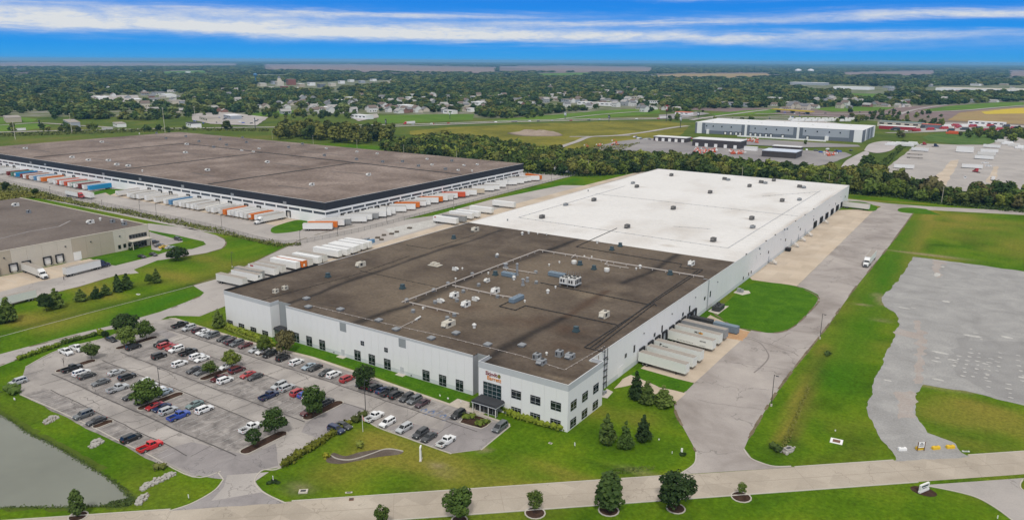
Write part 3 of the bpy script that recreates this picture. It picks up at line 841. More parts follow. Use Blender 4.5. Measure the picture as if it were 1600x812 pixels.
# ---- gravel lot
sheet('gravel_lot', G2([(1426, 401), (1500, 410), (1600, 424), (1800, 455), (2000, 560), (2000, 760), (1800, 690), (1600, 633), (1510, 611), (1442, 600), (1426.5, 619), (1430, 647), (1448, 675), (1492, 693), (1516, 713.5), (1400, 720), (1396, 712), (1377, 684), (1356, 650), (1355, 636), (1364.5, 600), (1375, 577), (1402, 515), (1405, 497), (1397, 487), (1380, 478), (1377, 465), (1395, 447), (1412, 427)])[::-1], 0.035, M['gravel'], step=1.0, wob=.9)
for i, (n, pts, mt) in enumerate((('gravel_track', [(1428, 500), (1440, 500), (1445, 540), (1440, 600), (1428, 600), (1432, 545)], 'gravel_brown'), ('gravel_track', [(1402, 512), (1445, 522), (1440, 530), (1400, 522)], 'gravel_brown'), ('gravel_track', [(1400, 610), (1425, 612), (1420, 650), (1405, 655)], 'gravel_brown'), ('gravel_track', [(1460, 405), (1475, 408), (1470, 430), (1460, 435)], 'gravel_brown'),
 ('gravel_damp', [(1500, 530), (1600, 535), (1640, 560), (1640, 640), (1540, 612), (1490, 585)], 'gravel_dark'), ('gravel_damp', [(1480, 560), (1505, 522), (1515, 530), (1495, 575)], 'gravel_dark'))):
 sheet(n, G2(pts), 0.041 + 0.003 * i, M[mt], step=1.0, wob=2.6, seed=i + 3)
mb = MB()
for row, (px, py, n, dx, dy) in enumerate(((1500, 556, 4, -3, 5), (1518, 545, 8, -2, 6), (1531, 552, 7, -1.5, 6), (1546, 560, 6, -1, 6), (1562, 551, 5, -1, 7), (1575, 600, 4, 2, 7), (1590, 555, 7, 2, 8), (1478, 543, 3, -6, 8), (1540, 568, 5, 1, 9), (1524, 520, 3, 5, 5))):
 for k in range(n):
  c = at(px + dx * k + rng.uniform(-2, 2), py + dy * k)
  w, h = rng.uniform(.4, 1.1), rng.uniform(.3, .6)
  mb.prism([(c.x + w * math.cos(a) * rng.uniform(.7, 1.1), c.y + h * math.sin(a) * rng.uniform(.7, 1.1)) for a in np.linspace(0, 2 * math.pi, 8)[:-1]], .05, .078)
for px, py, w, h in ((1464, 429, 1.4, 4), (1473, 417, .8, 1.5), (1413, 481, 2.4, .8), (1427, 481, 1, .4), (1478, 471, 1.6, 1.4), (1470, 551, 3, 1), (1520, 525, 3, 1.0), (1488, 562, 2, .6), (1387, 594, 1.4, .5), (1466, 593, 2, .7), (1462, 564, 1.6, .6), (1600, 590, 2, .8), (1574, 527, 2.2, 1.2)):
 c = at(px, py)
 mb.prism([(c.x + w * math.cos(a) * rng.uniform(.7, 1.1), c.y + h * math.sin(a) * rng.uniform(.7, 1.1)) for a in np.linspace(0, 2 * math.pi, 10)[:-1]], .05, .079)
mb.build('white_stone_patches', M['gravel_white'])['kind'] = 'stuff'
# ---- side street, lower corner
sheet('side_street', spline(G2([(1440, 757.5), (1464, 761), (1500, 768), (1529, 777), (1560, 795), (1590, 818), (1640, 860), (1800, 1010)]), 4) + G2([(1960, 940), (1760, 826), (1640, 780), (1598, 765), (1594, 757), (1600, 747), (1660, 742)]), 0.038, M['yard'])
kerb([(1440, 757.5), (1464, 761.5), (1500, 769), (1529, 778), (1560, 796), (1590, 819)], .32)
kerb([(1598, 749), (1594, 757), (1600, 766), (1640, 781)], .32)
# ---- west drive and trailer yard
sheet('west_drive', G2([(-60, 566), (0, 553), (60, 537), (120, 521), (178, 507.5), (250, 487), (290, 472), (314, 462), (319, 457), (302, 446), (337, 436), (380, 417), (480, 371), (560, 352), (677, 337), (767, 312), (840, 297), (878, 289.5), (922, 290), (990, 272), (1010, 268), (1030, 275), (745, 352), (360, 470), (352, 478), (312, 494), (275, 493), (262, 494), (240, 505), (168, 515), (120, 527), (60, 549), (0, 572), (-60, 588)])[::-1], 0.03, M['yard'])
sheet('west_apron', G2([(735, 353), (840, 317), (960, 282), (1010, 268), (1000, 268), (920, 288), (800, 320), (640, 366), (400, 440), (380, 452)])[::-1], 0.038, M['apron'])
sheet('rubble_patch', G2([(600, 358), (640, 350), (690, 340), (680, 352), (620, 370)])[::-1], 0.036, M['gravel_white'], step=2, wob=1)
# ---- dark banded warehouse yard
sheet('truck_yard', [(-760, 146.5), (-760, 92.0), (-470, 92.0), (-300, 92.0)] + G2([(395, 372), (420, 380), (445, 381), (480, 377.5), (560, 361), (700, 325), (800, 299), (880, 278.5), (916, 270), (905, 262), (818, 259), (812, 268)]) + [(-249, 364), (-249, 146.5)], 0.02, M['yard'])
sheet('grass_island', spline(G2([(423, 362), (425, 356), (440, 350), (463, 344), (480, 345), (474, 358), (452, 363), (430, 364.5), (423, 362)]), 4)[::-1], 0.05, M['lawn'])
sheet('grass_island', G2([(147, 305), (165, 301), (172, 305), (182, 301), (195, 296), (168, 295), (140, 301)]), 0.05, M['lawn'])
sheet('dock_apron', [(-460, 146), (-460, 127), (-252, 127), (-252, 146)], 0.03, M['apron'], step=4, wob=1)
# beige warehouse yard and loop drive
sheet('loop_drive', G2([(-80, 500), (0, 480), (60, 463), (125, 447), (182, 430), (217, 426.5), (209, 421), (245, 407), (295, 399.5), (322, 395), (346, 388), (353, 381), (351, 374), (338, 367.5), (300, 357), (232, 349), (225, 352), (236, 362), (270, 366), (300, 373), (318, 377), (322, 382), (300, 389), (268, 391), (236, 401), (180, 415), (120, 405), (60, 425), (0, 437), (-80, 455)])[::-1], 0.02, M['yard'])
sheet('dock_apron', G2([(-60, 450), (0, 432), (140, 404), (165, 411), (100, 432), (60, 440), (0, 456), (-60, 472)])[::-1], 0.032, M['apron'])
sheet('lawn', G2([(140, 404), (232, 386), (238, 391), (220, 399), (214, 405), (182, 413), (160, 409)])[::-1], 0.05, M['lawn'])
sheet('car_park', G2([(233, 362), (252, 364), (290, 372), (285, 378), (258, 384), (250, 392), (237, 390)])[::-1], 0.036, M['lot'])
sheet('grass_island', G2([(234, 360), (268, 366), (300, 373.5), (290, 377.5), (258, 369), (236, 363)])[::-1], 0.05, M['lawn'])
mb = MB()
for k in range(7):
 x = -284.5
 y = -16.0 + k * 5.5
 mb.strip([(x + 2, y), (x + 17, y)], .18, .04)
mb.build('dock_markings', M['line_paint'])['kind'] = 'structure'
# ------------------------------------------------------------------ the white warehouse
RZ = 12.4                                    # roof level
WX0, WX1, WY1 = -147.0, -4.5, 404.0
YF, YL, YG = 4.3, 2.7, 6.6                    # main front, west wing front, recessed strips
YS = 152.5                                   # where the brown roof meets the white membrane
wh = empty('warehouse', (0, 0, 0), 0, 'huge white precast warehouse, front half brown gravel roof, back half white membrane', 'warehouse')
core = MB()
core.box(WX0 + .12, YG + .12, 0, WX1 - .12, WY1 - .12, RZ - .3)
core.box(WX0 + .12, YL + .12, 0, -121.42, YG + .1, RZ - .3)
core.box(-114.9, YF + .12, 0, -34.3, YG + .1, RZ - .3)
core.box(-28.88, .12, 0, -.12, 20 - .12, RZ - .3)
core.build('wall_core', M['panel_joint'], wh)
def pmesh(dx, dy, dz):
 mb = MB()
 mb.box(0, 0, 0, dx, dy, dz)
 return mb
_pcache = {}
def wall_panels(a, b, z0, z1, pw, mat, parent, name='wall_panel', th=.14, gap=.05, seedk=None):
 """precast panels along the plan line a-b (outside on the right of a->b), joints left open between them"""
 a, b = Vector(a), Vector(b)
 L = (b - a).length
 n = max(1, round(L / pw))
 w = L / n
 key = (round(w, 3), round(z1 - z0, 3), mat.name, th, gap)
 if key not in _pcache:
  mb = MB()
  mb.box(gap / 2, 0, 0, w - gap / 2, th, z1 - z0)
  _pcache[key] = mb.mesh(name, mat)
 ang = math.atan2((b - a).y, (b - a).x)
 out = []
 for i in range(n):
  p = a.lerp(b, i / n)
  out.append(link(name, _pcache[key], parent, (p.x, p.y, z0), ang))
 return out
# front: west wing, return, recess, long front, recess, office; then the east side
wall_panels((WX0, YL), (-121.3, YL), 0, RZ - .95, 3.2, M['panel_white'], wh)
wall_panels((-121.3, YL + .15), (-121.3, YG), 0, RZ - .95, 4, M['panel_white'], wh)
wall_panels((-121.3 + .02, YG), (-115.02, YG), 0, RZ + .02, 3, M['panel_gray'], wh)
wall_panels((-115, YF), (-34.2, YF), 1.3, RZ - .55, 3.1, M['panel_white'], wh)
wall_panels((-115, YF - .015), (-34.2, YF - .015), 0, 1.28, 6.2, M['base_band'], wh, 'base_panel')
wall_panels((-34.2 + .02, YG), (-29.02, YG), 0, RZ + .02, 5.2, M['panel_gray'], wh)
wall_panels((-29, 0), (0, 0), 0, 11.7, 3.62, M['panel_white'], wh)
wall_panels((0, .16), (0, 20), 0, 11.7, 3.3, M['panel_white'], wh)
wall_panels((0, 20), (WX1, 20), 0, 11.7, 4.5, M['panel_white'], wh)
wall_panels((WX1, 20.2), (WX1, WY1), 1.5, RZ - .1, 6.1, M['panel_white'], wh)
wall_panels((WX1 + .015, 20.2), (WX1 + .015, WY1), 0, 1.48, 12.2, M['base_band'], wh, 'base_panel')
wall_panels((WX1, WY1), (WX0, WY1), 0, RZ - .1, 12, M['panel_white'], wh)
wall_panels((WX0, WY1), (WX0, YL), 0, RZ - .1, 12, M['panel_white'], wh)
# grey bands and copings
mb = MB()
mb.box(WX0 - .03, YL - .03, RZ - .95, -121.27, YL + .16, RZ + .42)
mb.box(-121.46, YL + .16, RZ - .95, -121.27, YG - .02, RZ + .42)
mb.box(-115.02, YF - .03, RZ - .55, -34.18, YF + .16, RZ + .12)
mb.box(-29.03, -.03, 11.7, .03, .16, 13.45)
mb.box(-.16, .16, 11.7, .03, 20.03, 13.45)
mb.box(-3.6, 19.86, 11.7, -.16, 20.03, 13.45)
mb.box(-29.03, .16, 11.7, -28.86, 5.2, 13.45)
mb.build('parapet_band', M['band_gray'], wh)
mb = MB()
mb.box(-29.08, -.08, 13.45, .08, .2, 13.52); mb.box(-.2, .2, 13.45, .08, 20.06, 13.52)
mb.box(-3.6, 19.8, 13.45, -.2, 20.06, 13.52); mb.box(-29.08, .2, 13.45, -28.8, 5.2, 13.52)
mb.box(-115.05, YF - .07, RZ + .12, -34.15, YF + .2, RZ + .17)
mb.box(WX0 - .07, YL - .07, RZ + .42, -121.23, YL + .2, RZ + .47)
mb.build('parapet_coping', M['coping'], wh)
mb = MB()
mb.box(WX0, YL + .2, RZ - .1, WX0 + .3, 48, RZ + .75)
mb.build('roof_edge_curb', M['black'], wh)
mb = MB()
mb.box(WX1 - .25, 20.2, RZ - .1, WX1 + .03, WY1, RZ + .1)
mb.box(WX0, WY1 - .25, RZ - .1, WX1 - .25, WY1 + .03, RZ + .1)
mb.box(WX0 - .03, 48.1, RZ - .1, WX0 + .25, WY1 - .25, RZ + .1)
mb.build('roof_coping', M['coping'], wh)
# brown built-up roof with its drainage stains
def roof_grid(name, x0, y0, x1, y1, z, step, layers, mat, parent):
 xs = np.linspace(x0, x1, int((x1 - x0) / step) + 1)
 ys = np.linspace(y0, y1, int((y1 - y0) / step) + 1)
 X, Y = np.meshgrid(xs, ys)
 me = bpy.data.meshes.new(name)
 i_ = (np.arange(len(ys) - 1)[:, None] * len(xs) + np.arange(len(xs) - 1)[None, :]).ravel()
 me.from_pydata(np.stack([X.ravel(), Y.ravel(), np.full(X.size, z)], 1).tolist(), [], np.stack([i_, i_ + 1, i_ + len(xs) + 1, i_ + len(xs)], 1).tolist())
 for an, fn in layers:
  a = me.attributes.new(an, 'FLOAT', 'POINT')
  a.data.foreach_set('value', np.clip(fn(X, Y), 0, 1).ravel().astype(np.float32))
 me.materials.append(mat)
 return link(name, me, parent)
def pseg(X, Y, pts, w, amp=1.0, z=None):
 z = RZ if z is None else z
 r = np.zeros_like(X)
 q = [at(a, b, z) for a, b in pts]
 wob = (fbm(X * .18, Y * .05, 5, 3) - .5) * 3.0
 ww = w * (0.25 + .95 * fbm(X * .05, Y * .06, 6, 3))
 for A, B in zip(q, q[1:]):
  d = (B - A).xy
  t = np.clip(((X - A.x) * d.x + (Y - A.y) * d.y) / max(d.length_squared, 1e-6), 0, 1)
  r = np.maximum(r, amp * np.exp(-((X + wob - A.x - t * d.x) ** 2 + (Y - A.y - t * d.y) ** 2) / (ww * ww)))
 return r
def pblob(X, Y, px, py, rx, ry, amp=1.0, z=None):
 c = at(px, py, RZ if z is None else z)
 n = fbm(X * .25, Y * .25, 21, 3) * 1.2 + .4
 return amp * n * np.exp(-(((X - c.x) / rx) ** 2 + ((Y - c.y) / ry) ** 2))
def wet(X, Y):
 s = pseg(X, Y, [(400, 490), (477, 464), (580, 427.5), (647, 404), (785, 360)], 1.7, .95)
 s = np.maximum(s, pseg(X, Y, [(560, 503), (630, 480), (660, 466)], 2.2, .9))
 s = np.maximum(s, pseg(X, Y, [(660, 466), (700, 448), (740, 432)], 3.6, .75))
 s = np.maximum(s, pseg(X, Y, [(740, 432), (800, 412), (850, 394)], 1.6, .55))
 s = np.maximum(s, pseg(X, Y, [(850, 394), (880, 383), (910, 370)], 2.3, 1.0))
 s = np.maximum(s, pseg(X, Y, [(755, 568), (785, 545), (830, 522), (880, 497)], 2.2, .9))
 s = np.maximum(s, pseg(X, Y, [(975, 442), (1015, 425), (1058, 398)], 2.4, .9))
 s = np.maximum(s, pseg(X, Y, [(498, 474), (540, 482)], .9, .6))
 s = np.maximum(s, pblob(X, Y, 765, 568, 3.5, 5, .8))
 s = np.maximum(s, pblob(X, Y, 1020, 418, 2.5, 7, .5))
 s = np.maximum(s, pblob(X, Y, 450, 455, 4, 4, .5))
 for px, py in ((770, 505), (745, 505), (905, 525), (880, 500), (693, 455)):
  s = np.maximum(s, pblob(X, Y, px, py, 5, 3, .3))
 return s
def brownish(X, Y):
 s = pseg(X, Y, [(880, 497), (915, 475), (950, 455)], 2.0, .9)
 for px, py, a in ((890, 515, .8), (830, 505, .7), (800, 500, .6), (735, 480, .5), (850, 500, .6), (690, 485, .4), (880, 540, .5)):
  s = np.maximum(s, pblob(X, Y, px, py, 6, 4.5, a))
 return s
def pale(X, Y):
 s = pblob(X, Y, 930, 462, 9, 5, .95)
 for px, py, rx, ry, a in ((905, 455, 6, 3, .8), (960, 450, 6, 4, .6), (797, 400, 10, 2, .5), (740, 395, 9, 8, .35), (820, 385, 8, 8, .3), (620, 470, 10, 3, .35), (575, 450, 6, 2, .3), (360, 462, 6, 2, .5), (870, 590, 6, 1.2, .8), (890, 597, 3, 1.2, .8), (790, 470, 8, 4, .3), (560, 500, 20, .6, .3)):
  s = np.maximum(s, pblob(X, Y, px, py, rx, ry, a))
 s = np.maximum(s, .75 * np.clip(fbm(X * .03, Y * .022, 31) * 2.8 - 1.2, 0, 1))
 return s
M['roof_brown'] = attr_mat('gravel roof brown', ((0.064, 0.048, 0.036), (0.092, 0.071, 0.054), (0.128, 0.101, 0.078)), [('pale', (0.175, 0.138, 0.100)), ('rusty', (0.075, 0.047, 0.031)), ('wet', (0.022, 0.018, 0.016))], 0.09, 0.9, 0.55)
L3 = [('pale', pale), ('rusty', brownish), ('wet', wet)]
roof_grid('roof', WX0 + .31, YG, WX1 - .26, YS, RZ, 1.0, L3, M['roof_brown'], wh)
roof_grid('roof', WX0 + .31, YL + .17, -121.48, YG, RZ, .9, L3, M['roof_brown'], wh)
roof_grid('roof', -115, YF + .17, -34.2, YG, RZ, .9, L3, M['roof_brown'], wh)
roof_grid('roof', -28.85, .17, -.17, YG, RZ, .9, L3, M['roof_brown'], wh)
roof_grid('roof', WX1 - .26, YG, -.17, 19.8, RZ, .9, L3, M['roof_brown'], wh)
def wdirt(X, Y):
 s = .8 * np.exp(-((WX1 - X) / 2.2) ** 2) * np.clip(fbm(X * .2, Y * .03, 41) * 2.4 - .7, 0, 1)
 s = np.maximum(s, .8 * np.exp(-((X - WX0) / 1.2) ** 2) * np.clip(fbm(X * .2, Y * .03, 43) * 2.4 - .8, 0, 1))
 s = np.maximum(s, .42 * np.clip(fbm(X * .05, Y * .03, 45) * 2.6 - 1.3, 0, 1))
 for px, py in ((928, 313), (847, 339), (890, 320), (1000, 292), (1049, 274), (1054, 325), (982, 355), (1135, 280), (1192, 286), (1209, 282), (1252, 293), (1109, 301), (1220, 315), (1172, 342), (1172, 357), (1110, 377), (1045, 384)):
  s = np.maximum(s, pblob(X, Y, px, py, 4.2, 2.2, .5))
 return s
M['roof_white'] = attr_mat('white roof membrane', ((0.63, 0.615, 0.595), (0.665, 0.65, 0.632), (0.695, 0.683, 0.668)), [('dirt', (0.36, 0.30, 0.24))], 0.02, 0.5, 0.14, 0.6, 0.3)
roof_grid('roof_membrane', WX0 + .26, YS + .02, WX1 - .26, WY1 - .26, RZ + .05, 1.6, [('dirt', wdirt)], M['roof_white'], wh)
mb = MB()
for k in range(1, 42):
 y = YS + k * 6.1
 if y < WY1 - 1:
  mb.box(WX0 + .5, y - .05, RZ + .052, WX1 - .5, y + .05, RZ + .075)
mb.build('membrane_seam', plain('membrane seam', (0.62, 0.60, 0.58), 0.7, 0, .1), wh)
# windows: frame with mullions, pane behind
def win(parent, o, u, w, h, nx, nz, glass=None, frame=None, mull=.09, d=.10, name='window'):
 """o = lower corner on the wall face, u = unit plan direction along the wall, outside is to the right of u"""
 glass = glass or M['glass']; frame = frame or M['frame_dark']
 mb = MB()
 def bx(a, b, c, e, y0, y1):
  mb.box(a, y0, b, c, y1, e)
 bx(0, 0, w, .1, -d, 0); bx(0, h - .1, w, h, -d, 0); bx(0, .1, .1, h - .1, -d, 0); bx(w - .1, .1, w, h - .1, -d, 0)
 mb.cur = 1
 for i in range(1, nx):
  x = w * i / nx
  bx(x - mull / 2, .1, x + mull / 2, h - .1, -d + .02, -.03)
 for z in nz:
  bx(.1, h * z - mull / 2, w - .1, h * z + mull / 2, -d + .025, -.03)
 f = mb.build(name, [frame, M['frame_light']], parent, tuple(o), math.atan2(u[1], u[0]))
 g = MB().box(.1, -.045, .1, w - .1, -.02, h - .1)
 g.build('pane', glass, f)
 return f
EX, EY = (1, 0), (0, 1)
for x0 in (-111.8, -105.3, -98.9, -82.4, -76.0, -69.3, -53.4, -46.9, -40.5):
 win(wh, (x0, YF - .02, .25), EX, 2.75, 3.4, 2, (.25, .72, .86))
for x0 in (-79.3, -69.0):
 win(wh, (x0, YF - .005, 5.95), EX, 1.45, 1.45, 2, (.5,))
for x0 in (-146.4, -139.8, -133.1, -126.6):
 win(wh, (x0, YL - .005, .15), EX, 3.1, 1.6, 3, (.6,))
win(wh, (-27.3, -.005, 3.6), EX, 6.1, 4.3, 4, (.2, .5, .78), M['glass_teal'])
for x0 in (-17.8, -11.6, -5.2):
 win(wh, (x0, -.005, 5.4), EX, 3.15, 2.45, 2, (.28, .80))
 win(wh, (x0, -.005, .35), EX, 3.15, 2.4, 3, (.45, .80))
for y0 in (1.5, 7.85, 14.25):
 win(wh, (.005, y0, 5.45), EY, 3.1, 2.55, 2, (.28, .80))
 win(wh, (.005, y0, .45), EY, 3.1, 2.4, 2, (.28, .80))
for y0, z0, w, h in ((44.0, 5.2, 1.3, 1.3), (50.4, 4.9, 1.1, 2.4), (66.5, 5.2, 1.3, 1.3), (73.0, 4.9, 1.1, 2.4), (92.3, 5.2, 1.3, 1.3), (99.0, 4.9, 1.1, 2.4), (115.2, 5.3, 1.3, 1.3), (121.6, 4.9, 1.1, 2.4), (165.3, 1.6, 1.1, 1.3), (173.2, 1.6, 1.1, 1.3), (177.0, 1.6, 1.1, 1.3), (204, 5.4, 1.3, 1.3), (235.5, 5.4, 1.3, 1.3), (266.5, 5.4, 1.3, 1.3), (298.4, 5.4, 1.3, 1.3), (360, 5.4, 1.3, 1.3), (392, 5.4, 1.3, 1.3)):
 win(wh, (WX1 + .02, y0, z0), EY, w, h, 1, ())
def door(parent, o, u, w, h, mat=None, name='door', handle=True):
 mb = MB()
 mb.box(-.08, -.07, 0, 0, .02, h + .08); mb.box(w, -.07, 0, w + .08, .02, h + .08); mb.box(0, -.07, h, w, .02, h + .08)
 mb.box(0.01, -.04, .02, w - .01, .0, h - .01)
 d = mb.build(name, mat or M['band_gray'], parent, tuple(o), math.atan2(u[1], u[0]))
 if handle:
  MB().box(w - .2, -.11, 1.0, w - .12, -.045, 1.15).build('handle', M['steel_dark'], d)
 return d
door(wh, (-88.4, YF - .03, 0), EX, 1.2, 2.3)
door(wh, (-62.4, YF - .03, 0), EX, 1.2, 2.3)
door(wh, (WX1 + .03, 39.6, 0), EY, 3.3, 3.4, M['panel_white'])
MB().box(-89.3, 2.6, 0, -86.2, YF - .05, .16).build('door_stoop', M['concrete'], wh)
MB().box(-63.3, 2.6, 0, -60.2, YF - .05, .16).build('door_stoop', M['concrete'], wh)
mb = MB()
mb.box(-88.6, YF - .05, 8.9, -85.7, YF, RZ - .56)
mb.build('gray_wall_panel', M['panel_gray'], wh)
MB().box(-62.8, YF - .05, 9.0, -59.9, YF, RZ - .56).build('gray_wall_panel', M['panel_gray'], wh)
for x in (-92, -75, -58, -45):
 MB().cbox(x, YF - .12, .55, .35, .2, .3).build('hose_bib', M['frame_dark'], wh)
# entrance canopy with posts and glazed vestibule
mb = MB()
mb.box(-28.4, -4.3, 3.05, -20.0, -.02, 3.25)
mb.taper(-28.5, -4.4, -19.9, -.02, 3.25, 3.75, .5, .0)
mb.build('entrance_canopy', M['canopy_roof'], wh)
mb = MB()
mb.box(-28.45, -4.36, 2.85, -19.95, -4.2, 3.05); mb.box(-28.45, -4.2, 2.85, -28.3, -.05, 3.05); mb.box(-20.1, -4.2, 2.85, -19.95, -.05, 3.05)
mb.build('canopy_fascia', M['band_gray'], wh)
for x in (-28.1, -25.6, -22.8, -20.35):
 MB().box(x - .1, -4.1, .1, x + .1, -3.9, 2.85).build('canopy_post', M['ac_white'], wh)
mb = MB()
for i in range(6):
 x = -27.9 + i * 1.5
 mb.box(x - .05, -3.2, .1, x + .05, -3.1, 2.85)
mb.box(-27.95, -3.2, 2.2, -20.35, -3.1, 2.3); mb.box(-27.95, -3.2, .1, -20.35, -3.1, .25)
ves = mb.build('entrance_vestibule', M['frame_light'], wh)
MB().box(-27.9, -3.14, .25, -20.4, -3.12, 2.84).build('pane', M['glass'], ves)
mb = MB().box(-121.2, 3.2, 2.95, -115.1, YG - .05, 3.25)
mb.taper(-121.2, 3.2, -115.1, YG - .05, 3.26, 3.6, .0, .4)
mb.build('side_canopy', M['canopy_roof'], wh)
for x in (-121.0, -115.4):
 MB().box(x - .1, 3.3, 0, x + .1, 3.5, 2.95).build('canopy_post', M['ac_white'], wh)
# name sign on the office front
sg = empty('wall_sign', (-26.5, -.06, 9.0), 0, 'dark red and orange raised lettering high on the white office front', 'sign')
def letters(txt, size, x, z, mat, parent, name='lettering', depth=.05, y=0.0, rot=(R(90), 0, 0), shear=0.0):
 cu = bpy.data.curves.new(name, 'FONT')
 cu.body = txt
 cu.size = size
 cu.extrude = depth
 cu.offset = 0.012 * size
 cu.resolution_u = 3
 cu.shear = shear
 cu.materials.append(mat)
 o = link(name, cu, None)
 me = bpy.data.meshes.new_from_object(o)
 bpy.data.objects.remove(o)
 o = link(name, me, parent, (x, y, z))
 o.rotation_euler = rot
 return o
letters('Skjodt', 1.55, -.05, 1.15, plain('sign dark red', (0.20, 0.012, 0.02), 0.5), sg)
letters('Barrett', 1.65, .45, -.2, plain('sign orange', (0.62, 0.22, 0.03), 0.5), sg)
mb = MB().cyl(4.55, 1.55, -.05, .06, .55, .55, 16, 'y')
mb.build('globe_emblem', plain('emblem green', (0.075, 0.085, 0.02), 0.6), sg)
mb = MB()
for k in (-.25, 0, .25):
 hw = math.sqrt(.55 ** 2 - k * k) - .04
 mb.box(4.55 - hw, -.08, 1.55 + k - .035, 4.55 + hw, -.051, 1.55 + k + .035)
mb.box(4.52, -.085, 1.05, 4.58, -.0815, 2.05)
mb.build('emblem_lines', plain('emblem gold', (0.45, 0.33, 0.06), 0.6), sg)
# pipes and service risers on the east wall
mb = MB()
for y, r in ((29.2, .14), (31.0, .12)):
 mb.tube([(WX1 + .35, y, .3), (WX1 + .35, y, RZ + .45), (WX1 - 1.2, y, RZ + .45)], r, 8)
for z in (2, 4, 6, 8, 10):
 mb.box(WX1 + .02, 28.9, z, WX1 + .5, 31.3, z + .1)
mb.build('riser_pipe', M['steel_dark'], wh)
mb = MB().tube([(WX1 + .3, 25.3, .3), (WX1 + .3, 25.3, RZ)], .09, 6)
mb.build('downspout', M['rust'], wh)
mb = MB()
mb.tube([(WX1 + .35, 118.7, .3), (WX1 + .35, 118.7, RZ + .4), (WX1 - 2, 118.7, RZ + .4)], .16, 8)
mb.build('riser_pipe', M['galv'], wh)
for y, x, s in ((24, -2.6, .8), (26.2, -2.9, 1.1), (27.6, -2.7, .7)):
 mb = MB().box(x - s / 2, y - s / 2, .07, x + s / 2, y + s / 2, .07 + s)
 mb.cyl(x, y, .07 + s, .35 + s, .18 * s, n=8)
 mb.build('meter_box', M['galv'], wh)
for y in (31.6, 58, 82, 105, 130, 190, 226, 262, 298, 340, 376):
 MB().box(WX1 + .01, y - .25, 9.1 if y < 150 else 8.2, WX1 + .35, y + .25, 9.3 if y < 150 else 8.4).build('wall_lamp', M['steel_dark'], wh)
# dock doors with black seals
def dock(parent, o, u, w=2.9, h=3.1, z=1.1, open_=False, mat=None, name='dock_door'):
 mb = MB()
 mb.box(-.45, -.55, z - .1, 0, 0, z + h + .5); mb.box(w, -.55, z - .1, w + .45, 0, z + h + .5); mb.box(0, -.55, z + h, w, 0, z + h + .5)
 mb.box(-.1, -.3, z - .5, .3, 0, z - .11); mb.box(w - .3, -.3, z - .5, w + .1, 0, z - .11)
 d = mb.build(name, M['black'], parent, tuple(o), math.atan2(u[1], u[0]))
 g = MB()
 for k in range(4):
  g.box(.01, -.05, z + k * h / 4 + .02, w - .01, -.01, z + (k + 1) * h / 4 - .02)
 g.build('door_leaf', mat or (M['black'] if open_ else M['far_gray']), d)
 return d
EAST_DOCKS = [56.8, 63.6, 69.6, 75.6, 82.0, 88.0, 93.6, 99.4, 104.5]
for y in EAST_DOCKS:
 dock(wh, (WX1 + .03, y - 1.45, 0), EY)
for y in (303.8, 320.2, 335.4, 351.2, 367.2, 382.4):
 dock(wh, (WX1 + .03, y - 3.1, 0), EY, 2.4, 2.8, .9, True)
 if y < 380:
  dock(wh, (WX1 + .03, y + .35, 0), EY, 2.4, 2.8, .9, True)
# steel stairs to the raised doors
for i, y in enumerate((206, 249, 264.5, 280, 322)):
 st = MB()
 for k in range(6):
  st.box(WX1 + 1.6 + k * .42, y - .6, 1.25 - k * .21, WX1 + 2.02 + k * .42, y + .6, 1.30 - k * .21)
 st.box(WX1 + .05, y - .7, 1.28, WX1 + 1.6, y + .7, 1.36)
 o = st.build('steel_stair', M['galv'], wh)
 rl = MB()
 for s in (-.66, .66):
  rl.tube([(WX1 + .1, y + s, 1.36), (WX1 + .1, y + s, 2.5), (WX1 + 1.6, y + s, 2.5), (WX1 + 4.1, y + s, 1.25), (WX1 + 4.1, y + s, .0)], .05, 5)
  rl.tube([(WX1 + 1.6, y + s, 0), (WX1 + 1.6, y + s, 2.5)], .05, 5)
  rl.tube([(WX1 + .1, y + s, 1.95), (WX1 + 1.6, y + s, 1.95), (WX1 + 4.1, y + s, .65)], .04, 5)
 rl.build('handrail', M['galv'], o)
 door(wh, (WX1 + .03, y - .6, 1.36), EY, 1.2, 2.3, M['band_gray'], handle=False)
# ------------------------------------------------------------------ equipment on the brown roof
def proto_ac(mat, sx, sy, sz, hood=True):
 mb = MB()
 mb.box(-sx / 2 - .05, -sy / 2 - .05, 0, sx / 2 + .05, sy / 2 + .05, .35)
 mb.box(-sx / 2, -sy / 2, .35, sx / 2, sy / 2, sz)
 if hood:
  mb.prof([(-sy / 2 - .8, .75), (-sy / 2 - .002, .7), (-sy / 2 - .002, sz * .95), (-sy / 2 - .12, sz * .95)], -sx * .36, sx * .36)
 mb.box(-sx / 2 - .03, -sy / 2 - .03, sz, sx / 2 + .03, sy / 2 + .03, sz + .06)
 body = mb.mesh('rooftop_unit', mat)
 d = MB()
 d.box(sx / 2 + .001, -sy * .38, .6, sx / 2 + .03, -sy * .05, sz - .2)
 d.box(-sx * .38, -sy / 2 - .03, .5, -sx * .1, -sy / 2 - .003, sz - .25) if not hood else d.box(-sx * .3, -sy / 2 - .72, .71, sx * .3, -sy / 2 - .1, .735)
 d.cyl(0, sy * .22, sz + .061, sz + .16, min(sx, sy) * .26, n=12)
 return body, d.mesh('vent_grille', M['louvre'])
AC = {k: proto_ac(*v) for k, v in dict(
 beige=(M['ac_beige'], 2.3, 3.6, 1.9), white=(M['ac_white'], 2.0, 3.0, 1.7), small=(M['ac_beige'], 1.5, 1.9, 1.3, False), whitesmall=(M['ac_white'], 1.4, 2.0, 1.2),
 gray=(M['ac_gray'], 1.8, 2.0, 1.7, False), dark=(M['ac_dark'], 2.2, 2.6, 1.8), darkhood=(M['ac_gray'], 2.2, 2.4, 1.3), long=(M['ac_beige'], 2.4, 4.4, 1.7)).items()}
